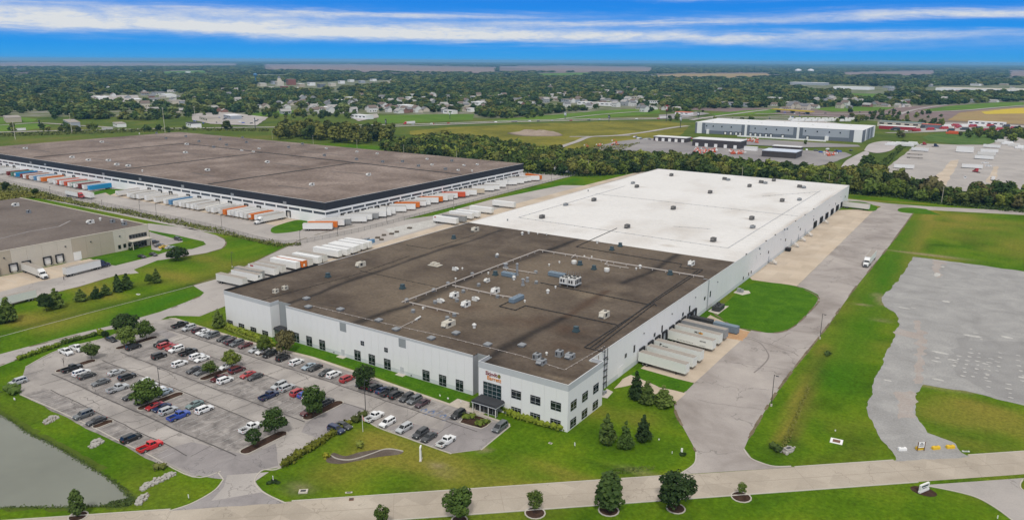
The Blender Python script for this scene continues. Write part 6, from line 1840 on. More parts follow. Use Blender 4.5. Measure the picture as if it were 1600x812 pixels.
# compactors between the docks and the lawn
for x0, y, l, h, mt, lab in ((WX1 + .1, 94.8, 4.6, 2.4, M['steel_dark'], 'small dark compactor at the dock beside the grey trailer'), (WX1 + .1, 100.6, 8.8, 3.1, M['steel_dark'], 'dark covered compactor at the last dock by the lawn'), (WX1 + 9.4, 100.2, 9.2, 2.7, M['blue_gray'], 'blue grey roll-off container on the east apron by the lawn')):
 t = empty('waste_compactor' if mt is not M['blue_gray'] else 'roll_off_container', (x0 + l / 2, y, .04), R(-5), lab, 'compactor' if mt is not M['blue_gray'] else 'container', 'waste compactors on the east apron')
 mb = MB().box(-l / 2, -1.25, .3, l / 2, 1.25, h)
 for k in range(int(l / 1.1)):
  x = -l / 2 + .4 + k * 1.1
  mb.box(x, -1.35, .35, x + .12, -1.251, h - .05); mb.box(x, 1.251, .35, x + .12, 1.35, h - .05)
 mb.build('container_body', mt, t)
 MB().box(-l / 2 + .1, -1.2, h, l / 2 - .1, 1.2, h + .08).build('container_lid', M['blue_gray'] if mt is M['blue_gray'] else M['trim_dark'], t)
 mb = MB()
 for s in (-.7, .7):
  mb.box(-l / 2, s - .1, 0, l / 2, s + .1, .3)
 mb.build('skid_rail', M['trailer_steel'], t)
# far end trailer, moving truck
c = on_x(1316, 322, WX1)
trailer(WX1 + .7, 383.5, R(-5), 'dirty', 'pale trailer docked at the far end of the east side', 'trailers docked on the east side of the white warehouse')
c = at(1356, 424)
semi(36.2, 246.5, -math.pi / 2 - .0, 'white', 'white', 'white semi truck driving along the east drive toward the camera')
for o in KIDS.get('semi_truck', []):
 pass
semi(LX1 + .7, on_x(37, 417, LX1).y, R(-3), 'white', 'dirty', 'white cab semi backed into a black dock of the beige warehouse')
c1, c2 = at(100 + 2, 433), at(180, 413)
semi(c1.x, c1.y, math.atan2(c2.y - c1.y, c2.x - c1.x), 'navy', 'white', 'navy cab semi driving away past the beige warehouse docks')
c1, c2 = at(58, 468), at(0, 482)
trailer(c1.x - 1, c1.y, math.atan2(c2.y - c1.y, c2.x - c1.x), 'white', 'white trailer cut by the left frame edge below the beige docks', 'loose trailers in the yards')
# the far right yard
for px, py, ang, cc, lab in ((1396, 263.5, 10, 'white', 'white trailer beside the fence at the near left of the far yard'), (1424, 236, -10, 'white', 'white trailer near red tractors at the top left of the far yard'), (1493, 238.5, 5, 'white', 'white trailer nearer of the side by side pair in the far yard'), (1494, 234.5, 5, 'white', 'white trailer farther of the side by side pair in the far yard'),
 (1522, 249, 8, 'white', 'white trailer nearest of the stack of three in the far yard'), (1526.5, 243.5, 8, 'dirty', 'off-white trailer in the middle of the stack of three in the far yard'), (1531, 238.5, 8, 'white', 'white trailer farthest of the stack of three in the far yard'), (1536, 231, -6, 'white', 'white trailer alone at the top of the far yard'), (1502, 263, 8, 'white', 'white trailer beside a red tractor in the far yard')):
 c = at(px, py)
 trailer(c.x, c.y, R(ang), cc, lab, 'trailers in the far right yard')
c = at(1530, 271); semi(c.x, c.y, R(130), 'red', 'white', 'dark red tractor without a trailer in the far right yard', False)
c = at(1552, 284); semi(c.x, c.y, R(100), 'white', 'white', 'white tractor without a trailer near the trees of the far yard', False)
c = at(1440, 227.5); semi(c.x, c.y, R(60), 'red', 'white', 'red tractor without a trailer parked by the reed patch', False)
c = at(1456, 230); semi(c.x, c.y, R(40), 'navy', 'white', 'dark blue tractor without a trailer by the reed patch', False)
for px, py in ((1429, 242.5), (1429, 248)):
 c = at(px, py)
 t = empty('flatbed_trailer', (c.x, c.y, .03), R(5), 'low flatbed trailer with bare deck, ' + ('farther' if py < 245 else 'nearer') + ' of two in the far yard', 'trailer', 'trailers in the far right yard')
 MB().box(-7.5, -1.3, 1.1, 7.5, 1.3, 1.4).build('deck', M['wood_pole'], t)
 for x in (-6.2, -4.9):
  for s in (-1, 1):
   link('wheel', WHEEL['_tw'], t, (x, s * 1.0, .5), R(90))
 MB().box(3.4, -1.0, 0, 3.7, 1.0, 1.1).build('landing_gear', M['trailer_steel'], t)
# highway traffic
for px, py, ang, cab, box, lab in ((648, 193.5, 0, 'brightred', 'white', 'red cab truck on the highway beyond the olive trees'), (850 + 180, 186, 0, 'white', 'white', 'white truck on the highway by the tall red sign')):
 c = at(px, py); d = at(px + 20, py - (1.4 if px < 700 else .8))
 semi(c.x, c.y, math.atan2(d.y - c.y, d.x - c.x) + (math.pi if cab == 'brightred' else 0), cab, box, lab)
c = at(18, 206); d = at(47, 204.5)
trailer(c.x, c.y, math.atan2(d.y - c.y, d.x - c.x), 'white', 'white trailer truck box on the road at the far left', 'loose trailers in the yards')
c = at(160, 204.5); d = at(176, 203.5)
trailer(c.x, c.y, math.atan2(d.y - c.y, d.x - c.x), 'dirty', 'pale trailer on the road behind the charcoal banded warehouse', 'loose trailers in the yards', scy=.8)
# ------------------------------------------------------------------ trees and shrubs
LEAF = dict(
 mid=leaf_mat('leaves mid green', ((0.030, 0.060, 0.012), (0.066, 0.112, 0.018), (0.115, 0.165, 0.03))),
 light=leaf_mat('leaves yellow green', ((0.06, 0.095, 0.014), (0.115, 0.155, 0.022), (0.18, 0.21, 0.035))),
 dark=leaf_mat('leaves dark green', ((0.022, 0.044, 0.010), (0.045, 0.080, 0.016), (0.080, 0.120, 0.025))),
 olive=leaf_mat('leaves olive', ((0.05, 0.062, 0.012), (0.105, 0.118, 0.022), (0.17, 0.17, 0.035))),
 brown=leaf_mat('leaves bronze', ((0.040, 0.045, 0.015), (0.080, 0.080, 0.028), (0.13, 0.115, 0.045))),
 fir=leaf_mat('spruce needles', ((0.026, 0.050, 0.012), (0.060, 0.098, 0.020), (0.110, 0.155, 0.030))),
 wood=leaf_mat('woodland leaves', ((0.028, 0.050, 0.012), (0.070, 0.102, 0.020), (0.135, 0.150, 0.032))),
 town=leaf_mat('town tree leaves', ((0.036, 0.070, 0.024), (0.085, 0.130, 0.036), (0.165, 0.190, 0.055))),
 hedge=leaf_mat('hedge leaves', ((0.050, 0.085, 0.008), (0.105, 0.155, 0.012), (0.185, 0.225, 0.020))),
 gold=leaf_mat('golden hedge leaves', ((0.075, 0.085, 0.008), (0.17, 0.175, 0.012), (0.27, 0.25, 0.020))),
 brush=leaf_mat('rough brush', ((0.034, 0.060, 0.014), (0.075, 0.110, 0.022), (0.14, 0.15, 0.035))))
def leaf_quads(P_, nrm, size, up=0.35):
 """one quad per point, facing roughly nrm, random spin"""
 n = len(P_)
 d = nrm + rng.normal(0, .55, (n, 3)); d[:, 2] += up
 d /= np.linalg.norm(d, axis=1)[:, None]
 t = np.cross(d, rng.normal(0, 1, (n, 3)))
 t /= np.maximum(np.linalg.norm(t, axis=1), 1e-6)[:, None]
 b = np.cross(d, t)
 s = (size * rng.uniform(.6, 1.35, n))[:, None]
 q = np.stack([P_ - t * s - b * s * .7, P_ + t * s * .8 - b * s, P_ + t * s + b * s * .75, P_ - t * s * .75 + b * s], 1)
 return q.reshape(-1, 3)
def crown(name, n, lobes, size, mat, core=0.0):
 """leaf clumps spread over several lobes (cx, cy, cz, rx, ry, rz); optional dark inner mass"""
 vs_, fs = [], []
 w = np.array([l[3] * l[4] + l[3] * l[5] for l in lobes]); w = w / w.sum()
 allv = []
 for l, k in zip(lobes, rng.multinomial(n, w)):
  u = rng.normal(0, 1, (k, 3)); u /= np.linalg.norm(u, axis=1)[:, None]
  r = rng.uniform(.55, 1.0, k) ** .6 * (1 + .16 * np.sin(u[:, 0] * 5 + l[0]) * np.cos(u[:, 1] * 4 + l[2]))
  p = u * r[:, None] * np.array(l[3:6]) + np.array(l[:3])
  allv.append(leaf_quads(p, u, size))
 V = np.concatenate(allv)
 F = np.arange(len(V)).reshape(-1, 4)
 V, F = V.tolist(), F.tolist()
 if core:
  for l in lobes:
   b = len(V)
   bm = bmesh.new()
   bmesh.ops.create_icosphere(bm, subdivisions=1, radius=1)
   for v in bm.verts:
    k = core * rng.uniform(.8, 1.05)
    V.append((l[0] + v.co.x * l[3] * k, l[1] + v.co.y * l[4] * k, l[2] + v.co.z * l[5] * k))
   F += [[b + v.index for v in f.verts] for f in bm.faces]
   bm.free()
 me = bpy.data.meshes.new(name)
 me.from_pydata(V, [], F)
 me.materials.append(mat)
 me.update()
 return me
def round_lobes(h, w, k, base=.28, flat=1.0):
 out = [(0, 0, h * (base + (1 - base) * .5), w * .34, w * .34, h * (1 - base) * .42)]
 for i in range(k):
  a = 2.4 * i + rng.uniform(-.4, .4)
  t = rng.uniform(.12, .88)
  rr = w * .35 * math.sin(math.pi * (t * .85 + .12)) * rng.uniform(.75, 1.15)
  s = w * rng.uniform(.10, .24)
  out.append((rr * math.cos(a), rr * math.sin(a), h * (base + (1 - base) * t) * .96, s, s, s * .85 * flat))
 return out
def trunk_mesh(h, r, limbs=4, top=.7, spread=.18):
 mb = MB()
 mb.tube([(0, 0, -.1), (.03 * h * .2, 0, h * .25), (-.01 * h, .01 * h, h * .5), (0, 0, h * top)], [r, r * .8, r * .55, r * .2], 7)
 for i in range(limbs):
  a = 2.3 * i + .5
  z = h * (.26 + .09 * i)
  e = (math.cos(a) * h * spread, math.sin(a) * h * spread, z + h * .2)
  mb.tube([(0, 0, z), (e[0] * .5, e[1] * .5, z + h * .08), e], [r * .45, r * .3, r * .1], 5)
 return mb.mesh('trunk', M['bark'])
def conifer_mesh(h, w, n, mat, name='crown'):
 t = rng.uniform(0, 1, n) ** .75
 z = h * (.06 + .94 * (1 - t)) * 1.0
 z = h * .06 + (h * .94) * (1 - t)
 a = rng.uniform(0, 2 * math.pi, n)
 rad = w / 2 * np.minimum(1.05, 1.5 * t ** .8) * (0.80 + .24 * np.sin(z / h * 31 + 3 * np.sin(a * 2 + w)) + .18 * np.sin(a * 3 + z)) * rng.uniform(.45, 1.1, n)
 P_ = np.stack([rad * np.cos(a), rad * np.sin(a), z - .10 * rad], 1)
 nr = np.stack([np.cos(a), np.sin(a), np.full(n, .6)], 1)
 V = leaf_quads(P_, nr, h * .045, .2)
 F = np.arange(len(V)).reshape(-1, 4).tolist()
 V = V.tolist()
 b = len(V)
 for k in range(7):
  V.append((w * .25 * math.cos(k * .9), w * .25 * math.sin(k * .9), h * .08))
 V.append((0, 0, h * .93))
 F += [[b + k, b + (k + 1) % 7, b + 7] for k in range(7)]
 me = bpy.data.meshes.new(name)
 me.from_pydata(V, [], F)
 me.materials.append(mat)
 me.update()
 return me
TREE = {}
def tree_kind(key):
 """crown and trunk meshes of a tree 1 unit = 1 m, height h"""
 if key in TREE:
  return TREE[key]
 kind, v = key
 if kind == 'round':
  h, w = 9, 7.4
  TREE[key] = (crown('crown', 2800, round_lobes(h, w, 17, .22), .215, LEAF[v]), trunk_mesh(h, .16))
 elif kind == 'young':
  h, w = 9, 5.6
  TREE[key] = (crown('crown', 1500, round_lobes(h, w, 12, .24), .19, LEAF[v]), trunk_mesh(h, .12))
 elif kind == 'column':
  h, w = 9, 4.6
  TREE[key] = (crown('crown', 1000, [(0, 0, h * .55, w * .42, w * .42, h * .36), (0, 0, h * .3, w * .44, w * .44, h * .18), (0, 0, h * .8, w * .25, w * .25, h * .2)], .30, LEAF[v]), trunk_mesh(h, .14))
 elif kind == 'wide':
  h, w = 6, 9.5
  TREE[key] = (crown('crown', 1700, round_lobes(h, w, 15, .26, .7), .27, LEAF[v]), trunk_mesh(h, .2, 5, .6, .5))
 elif kind == 'fir':
  L_ = []
  for z, r, k, s in ((1.5, 1.25, 6, 1.15), (3.2, .95, 5, 1.05), (4.9, .6, 4, .95), (6.4, .3, 3, .75), (7.7, .1, 2, .5)):
   for i in range(k):
    a = i * 6.28 / k + rng.uniform(-.4, .4) + z
    q = rng.uniform(.75, 1.25)
    L_.append((r * q * math.cos(a), r * q * math.sin(a), z + rng.uniform(-.5, .5), s * q * 1.05, s * q * 1.05, s * .95))
  L_.append((0, 0, 8.2, .22, .22, .75))
  TREE[key] = (crown('crown', 1500, L_, .24, LEAF[v], .5), trunk_mesh(9, .13, 0, .85))
 elif kind == 'firslim':
  TREE[key] = (conifer_mesh(9, 3.6, 800, LEAF[v]), trunk_mesh(9, .12, 0, .85))
 return TREE[key]
def tree(name, kind, v, x, y, h, w, label, group=None, cat='tree', rz=None):
 cm, tm = tree_kind((kind, v))
 base_h, base_w = {'round': (9, 7.4), 'young': (9, 5.6), 'column': (9, 4.6), 'wide': (6, 9.5), 'fir': (9, 4.4), 'firslim': (9, 3.6)}[kind]
 o = empty(name, (x, y, 0.0), rng.uniform(0, 6.28) if rz is None else rz, label, cat, group)
 o.scale = (w / base_w, w / base_w, h / base_h)
 link('crown', cm, o)
 link('trunk', tm, o)
 return o
def tree_px(name, kind, v, px, py_base, py_top, wpx, label, group=None, cat='tree', ring=False):
 p = at(px, py_base)
 # height and width from the size in the photograph
 q = CAM - p
 fwd = -(ROT @ Vector((0, 0, 1)))
 depth = (p - CAM).dot(fwd)
 w = wpx * depth / FPX
 hd = Vector((p.x - CAM.x, p.y - CAM.y)).length
 dtop = ray(px, py_top)
 t = hd / Vector((dtop.x, dtop.y)).length
 h = max(1.0, CAM.z + dtop.z * t)
 tree(name, kind, v, p.x, p.y, h, w, label, group, cat)
 if ring:
  n = 14
  r = ring
  sheet('mulch_ring', [(p.x + r * math.cos(k * 2 * math.pi / n), p.y + r * math.sin(k * 2 * math.pi / n)) for k in range(n)], .05, M['mulch'])
  KERBS.strip([(p.x + r * math.cos(k * 2 * math.pi / n), p.y + r * math.sin(k * 2 * math.pi / n)) for k in range(n + 1)], .3, 0, .12)
 return p, h
GF = 'trees along the front road'
GP = 'trees in the parking lot'
GS = 'spruces between the west drives'
for a in (('round_tree', 'column', 'dark', 122, 806, 762, 26, 'dark columnar tree on the grass between the pond and the road', GF, 'tree', 1.9),
 ('young_tree', 'young', 'light', 597, 826, 785, 26, 'small yellow green tree cut by the bottom edge of the frame', GF),
 ('broad_tree', 'round', 'mid', 718, 812, 761, 50, 'broad green tree second from the left along the near road edge', GF, 'tree', 1.7),
 ('young_tree', 'young', 'light', 836, 801, 762, 28, 'small yellow green tree in a mulch ring beside the road', GF, 'tree', 2.2),
 ('broad_tree', 'column', 'dark', 951, 797, 737, 49, 'tall dense dark tree in a mulch ring beside the road', GF, 'tree', 2.2),
 ('broad_tree', 'round', 'dark', 1056, 794, 732, 60, 'widest dark tree on the near road edge opposite the east drive', GF, 'tree', 2.0),
 ('young_tree', 'young', 'mid', 1158, 776, 750, 15, 'tiny young tree in a mulch ring, last one along the road', GF, 'tree', 2.2),
 ('spruce', 'fir', 'fir', 948, 692, 643, 25, 'leftmost of three spruces on the corner lawn', 'spruces on the corner lawn'),
 ('pine', 'fir', 'mid', 977, 700, 655, 23, 'shorter ragged pine, middle one of three on the corner lawn', 'spruces on the corner lawn'),
 ('spruce', 'fir', 'fir', 1005, 688, 645, 23, 'rightmost of three spruces on the corner lawn', 'spruces on the corner lawn'),
 ('spruce', 'fir', 'fir', 993, 624, 577, 22, 'tallest evergreen of the clump beside the walkway', 'evergreens beside the east walkway'),
 ('spruce', 'fir', 'fir', 1011, 630, 592, 24, 'middle evergreen of the clump beside the walkway', 'evergreens beside the east walkway'),
 ('pine', 'fir', 'mid', 1035, 634, 600, 30, 'lighter bushy evergreen nearest the east drive', 'evergreens beside the east walkway'),
 ('shade_tree', 'round', 'dark', 143, 561, 532, 27, 'round tree in the island beside two white pickups', GP),
 ('shade_tree', 'round', 'dark', 196, 522, 486, 40, 'darkest big tree where the west drive meets the lot', GP),
 ('shade_tree', 'round', 'mid', 199, 541, 509, 35, 'mid green tree just in front of the darkest big tree', GP),
 ('shade_tree', 'round', 'mid', 229, 530, 499, 28, 'small green tree at the far end of the long island', GP),
 ('shade_tree', 'round', 'mid', 231, 633, 592, 47, 'big tree in the island over a red sedan and white cars', GP),
 ('shade_tree', 'young', 'light', 330, 589, 561, 25, 'small pale green tree over the island with maroon cars', GP),
 ('shade_tree', 'round', 'light', 362, 574, 546, 29, 'light green tree beside the maroon minivan', GP),
 ('shade_tree', 'round', 'light', 414, 552, 522, 24, 'green tree in the small bed along the front row', GP),
 ('weeping_tree', 'wide', 'brown', 446, 551, 517, 37, 'wide bronze tree in front of the recessed grey wall', GP),
 ('shade_tree', 'round', 'mid', 490, 652, 601, 40, 'tall tree in the long island near the entrance lane', GP),
 ('shade_tree', 'round', 'mid', 430, 678, 637, 41, 'round tree at the end of the island by the entry', GP),
 ('shade_tree', 'young', 'mid', 398, 698, 666, 27, 'small tree beside the white pickup near the entry', GP),
 ('shade_tree', 'round', 'dark', 570, 608, 566, 34, 'dense tree in the front row by the light pole', GP),
 ('spruce', 'fir', 'fir', 342, 511, 481, 19, 'dark spruce against the west corner of the white warehouse', GS),
 ('spruce', 'fir', 'fir', 14, 502, 461, 27, 'big ragged spruce near the left frame edge', GS),
 ('spruce', 'fir', 'fir', 0, 505, 470, 22, 'spruce half cut by the left frame edge', GS),
 ('evergreen_clump', 'round', 'fir', 73, 486, 456, 27, 'largest rounded evergreen clump beside the loop drive', GS),
 ('spruce', 'fir', 'fir', 88, 481, 448, 24, 'pointed spruce growing from the largest evergreen clump', GS),
 ('spruce', 'fir', 'fir', 126, 470, 450, 18, 'small cone shaped spruce standing alone by the swale', GS),
 ('spruce', 'fir', 'mid', 151, 466, 446, 17, 'lighter of the two small spruces left of the slim pair', GS),
 ('spruce', 'fir', 'fir', 165, 461, 443, 16, 'darker of the two small spruces left of the slim pair', GS),
 ('spruce', 'firslim', 'fir', 185, 456, 428, 13, 'slim tall spruce, left of the slim pair', GS),
 ('spruce', 'firslim', 'fir', 199, 451, 427, 15, 'slim tall spruce, right of the slim pair', GS),
 ('spruce', 'round', 'mid', 233, 444, 427, 13, 'round little evergreen left of the last spruce', GS),
 ('spruce', 'fir', 'fir', 245, 442, 418, 13, 'last spruce toward the beige warehouse entrance', GS),
 ('spreading_tree', 'wide', 'dark', 277, 406, 387, 37, 'low spreading tree on the grass beside the loop drive', GS)):
 tree_px(*a[:9], *(a[9:]))
# bare dead tree in the island
p = at(100, 572)
t = empty('dead_tree', (p.x, p.y, .1), 0, 'bare dead sapling in the island beside the black pickup', 'tree', GP)
mb = MB().tube([(0, 0, 0), (.1, 0, 1.4), (0, .1, 2.6)], [.08, .06, .03], 6)
for k in range(9):
 a = k * 2.4; z = .8 + k * .2
 mb.tube([(0.05, 0, z), (math.cos(a) * .5, math.sin(a) * .5, z + .7), (math.cos(a) * .8, math.sin(a) * .75, z + 1.5)], [.035, .02, .008], 4)
mb.build('trunk', M['bark'], t)
# hedges and bushes: each one mesh of many leaf clumps round a dark inside
def hedge(name, pts, w, h, mat, label, cat='hedge', group=None, n_per=26, lump=1.0):
 q = [Vector((p[0], p[1])) for p in pts]
 lob = []
 for a, b in zip(q, q[1:]):
  L = (b - a).length
  k = max(1, int(L / (w * .55)))
  for i in range(k):
   p = a.lerp(b, (i + .5) / k)
   s = rng.uniform(.85, 1.15) ** lump
   lob.append((p.x + rng.uniform(-.1, .1), p.y + rng.uniform(-.1, .1), h * .45 * s, w * .55 * s, w * .55 * s, h * .58 * s))
 n = int(len(lob) * n_per)
 o = link(name, crown(name, n, lob, .21 + .04 * w / 2, mat, .82))
 return tag(o, label, cat, group)
hedge('hedge', G2([(28, 563), (60, 551), (92, 541)]), 2.3, 1.7, LEAF['hedge'], 'long low green hedge along the west drive, left of the white pickups', group='hedges and bushes')
hedge('hedge', G2([(96, 538), (122, 531), (150, 524)]), 2.2, 1.6, LEAF['light'], 'green hedge behind the two white pickups', group='hedges and bushes')
hedge('hedge', G2([(152, 524), (163, 521)]), 2.8, 2.2, LEAF['hedge'], 'rounded bright bush in the hedge near the black sedan', 'bush', 'hedges and bushes')
tree_px('bush', 'round', 'dark', 165, 529, 515, 11, 'dark round bush at the end of the hedge by the black sedan', 'hedges and bushes', 'bush')
hedge('hedge', G2([(347, 508), (372, 518), (398, 529), (428, 541)]), 2.7, 2.0, LEAF['hedge'], 'bright green hedge under the windows of the west wing', group='hedges and bushes')
hedge('hedge', G2([(352, 513), (385, 527), (425, 545)]), 1.4, 1.0, LEAF['light'], 'low flowering border in front of the west wing hedge', group='hedges and bushes')
hedge('hedge', G2([(442, 729), (470, 711), (500, 693), (528, 673), (546, 662)]), 2.7, 1.8, LEAF['gold'], 'long yellow green hedge beside the entrance lane', group='hedges and bushes')
hedge('hedge', G2([(548, 662), (562, 655), (572, 650)]), 3.2, 1.9, LEAF['olive'], 'olive bushes between the entrance hedge and the light pole', 'bush', 'hedges and bushes')
hedge('hedge', G2([(793, 647), (820, 656), (850, 665), (880, 672.5)]), 2.6, 1.9, LEAF['hedge'], 'bright green hedge under the office windows', group='hedges and bushes')
hedge('hedge', G2([(783, 640), (797, 645)]), 3.4, 2.6, LEAF['mid'], 'taller dark bush at the corner of the entrance canopy', 'bush', 'hedges and bushes')
hedge('hedge', G2([(736, 638), (742, 633)]), 2.2, 1.9, LEAF['dark'], 'dark shrub left of the entrance canopy', 'bush', 'hedges and bushes')
hedge('hedge', G2([(724, 655), (733, 651), (741, 652)]), 2.8, 1.3, LEAF['light'], 'olive bushes in the planting bed, half nearer the black SUV', 'bush', 'hedges and bushes')
hedge('hedge', G2([(742, 664), (754, 662), (762, 658)]), 2.8, 1.3, LEAF['light'], 'olive bushes in the planting bed, half nearer the grey minivan', 'bush', 'hedges and bushes')
hedge('hedge', G2([(6, 612), (20, 607), (24, 617)]), 4.2, 2.2, LEAF['mid'], 'clump of shrubs at the lot corner above the pond', 'bush', 'hedges and bushes')
hedge('hedge', G2([(240, 731), (252, 733), (258, 731)]), 2.2, 1.6, LEAF['brush'], 'scrubby bush on the pond bank beside the stones', 'bush', 'hedges and bushes')
hedge('hedge', G2([(560, 700), (566, 697)]), 2.6, 2.4, LEAF['light'], 'small loose shrub at the back of the stone edged bed', 'bush', 'hedges and bushes')
hedge('hedge', G2([(507, 716), (511, 713)]), 1.8, 1.3, LEAF['gold'], 'yellow shrub at the tip of the stone edged bed', 'bush', 'hedges and bushes')
hedge('hedge', G2([(1204, 698), (1212, 703), (1222, 706)]), 2.5, 1.7, LEAF['brush'], 'dark scrub round the culvert beside the east drive', 'bush', 'hedges and bushes')
hedge('hedge', G2([(1291, 556), (1296, 552)]), 2.2, 1.3, LEAF['dark'], 'dark bush in the ditch beside the east drive', 'bush', 'hedges and bushes')
hedge('hedge', G2([(890, 389), (903, 386.6)]), 3.0, 1.6, LEAF['dark'], 'dark shrub beside the beige warehouse entrance', 'bush', 'hedges and bushes') if False else None
hedge('hedge', [(LX1 + 1.5, at(203, 389).y - 2), (LX1 + 1.5, at(203, 389).y + 3)], 2.4, 1.6, LEAF['dark'], 'dark shrubs at the foot of the beige warehouse wall', 'bush', 'hedges and bushes')
# rough growth: fence line brush, pond edge, ditch tufts
def brush(name, poly, n, size, hmax, mat, z0=0.0, kind='stuff'):
 P2 = [(p[0], p[1]) for p in poly]
 xs, ys = [p[0] for p in P2], [p[1] for p in P2]
 X = rng.uniform(min(xs), max(xs), n * 4); Y = rng.uniform(min(ys), max(ys), n * 4)
 k = inside(P2, X, Y)
 X, Y = X[k][:n], Y[k][:n]
 hz = hmax * np.clip(fbm(X * .15, Y * .15, 77, 3) * 1.6 - .25, .12, 1.2) * rng.uniform(.05, 1, len(X))
 P_ = np.stack([X, Y, hz + z0], 1)
 V = leaf_quads(P_, np.tile(np.array([[0, 0, .6]]), (len(X), 1)), size, .3)
 me = bpy.data.meshes.new(name)
 me.from_pydata(V.tolist(), [], np.arange(len(V)).reshape(-1, 4).tolist())
 me.materials.append(mat)
 o = link(name, me)
 o['kind'] = kind
 return o
brush('fence_line_brush', G2([(-60, 270), (0, 286), (55, 297), (120, 314), (200, 330), (290, 347), (345, 360), (395, 373.5), (445, 382), (470, 381), (470, 384), (430, 386), (340, 364.5), (280, 352), (200, 336), (120, 321), (60, 305), (0, 302), (-60, 300)]), 12000, .38, 2.1, LEAF['brush'])
brush('rough_weeds', G2([(-60, 300), (0, 300), (60, 303), (110, 318), (60, 310), (32, 309), (0, 316), (-60, 320)]), 6000, .5, 2.6, LEAF['olive'])
sheet('field', G2([(8, 312), (25, 306), (48, 301.5), (52, 305), (30, 308), (12, 314)])[::-1], .05, M['field_yellow'], step=3, wob=2)
tree_px('shrub', 'round', 'dark', 10, 298, 282, 12, 'tall dark shrub at the left edge of the fence line', 'fence line shrubs', 'bush')
tree_px('shrub', 'round', 'dark', 56, 304, 293, 11, 'round dark shrub in the fence line above the yellow weeds', 'fence line shrubs', 'bush')
bank = [Vector((p.x, p.y)) for p in POND]
ring_ = []
V_ = []
npts = 4500
pk = rng.integers(0, len(bank) - 1, npts)
tt = rng.uniform(0, 1, npts)
X = np.array([bank[a].x + (bank[a + 1].x - bank[a].x) * t for a, t in zip(pk, tt)]) + rng.normal(0, .35, npts)
Y = np.array([bank[a].y + (bank[a + 1].y - bank[a].y) * t for a, t in zip(pk, tt)]) + rng.normal(0, .35, npts)
V = leaf_quads(np.stack([X, Y, rng.uniform(0, .16, npts) * (0.3 + fbm(X * .3, Y * .3, 3))], 1), np.tile(np.array([[0, -.5, .5]]), (npts, 1)), .12, .2)
me = bpy.data.meshes.new('pond_edge_grass'); me.from_pydata(V.tolist(), [], np.arange(len(V)).reshape(-1, 4).tolist()); me.materials.append(LEAF['brush'])
link('pond_edge_grass', me)['kind'] = 'stuff'
brush('ditch_weeds', G2([(1222, 690), (1245, 640), (1262, 600), (1268, 602), (1250, 645), (1232, 695), (1218, 706)]), 500, .16, .3, LEAF['olive'])
brush('ditch_weeds', G2([(940, 738), (965, 731), (1000, 728), (1022, 727), (1026, 732), (990, 738), (950, 742)]), 250, .16, .25, LEAF['brush'])
brush('pond_reeds', G2([(165, 790), (172, 783), (206, 777), (212, 782), (200, 790)]), 400, .18, .5, LEAF['brush'])
# riprap stones on the pond bank: each slope its own heap
def rocks(pts, n, label, smin=.18, smax=.45):
 P2 = [(p.x, p.y) for p in G2(pts)]
 xs, ys = [p[0] for p in P2], [p[1] for p in P2]
 sheet('riprap_gap_shade', P2, .012, M['dirt_dark'])  # dark sheet puts the shade of the gaps between stones into colour
 mb = MB()
 c = 0
 n = int(n * .62)
 while c < n:
  x, y = rng.uniform(min(xs), max(xs)), rng.uniform(min(ys), max(ys))
  if not inside(P2, np.array([x]), np.array([y]))[0]:
   continue
  c += 1
  s = rng.uniform(smin, smax)
  k = [(x + s * math.cos(a) * rng.uniform(.7, 1.2), y + s * math.sin(a) * rng.uniform(.7, 1.2)) for a in np.linspace(0, 2 * math.pi, 7)[:-1]]
  mb.prism(k, -.02, s * rng.uniform(.5, 1.0))
 o = mb.build('riprap', M['rock'])
 o['kind'] = 'stuff'
 return o
rocks([(66, 660), (76, 651), (88, 648), (92, 653), (80, 660), (70, 664)], 90, '')
rocks([(138, 697), (146, 688), (156, 684), (163, 690), (152, 697), (141, 701)], 130, '')
rocks([(216, 765), (232, 752), (255, 742), (270, 737), (276, 741), (262, 748), (238, 759), (222, 767)], 190, '')
rocks([(212, 788), (218, 775), (232, 769), (235, 773), (226, 783), (216, 790)], 100, '')
rocks([(1218, 705), (1230, 697), (1243, 698), (1240, 705), (1228, 710)], 90, '')
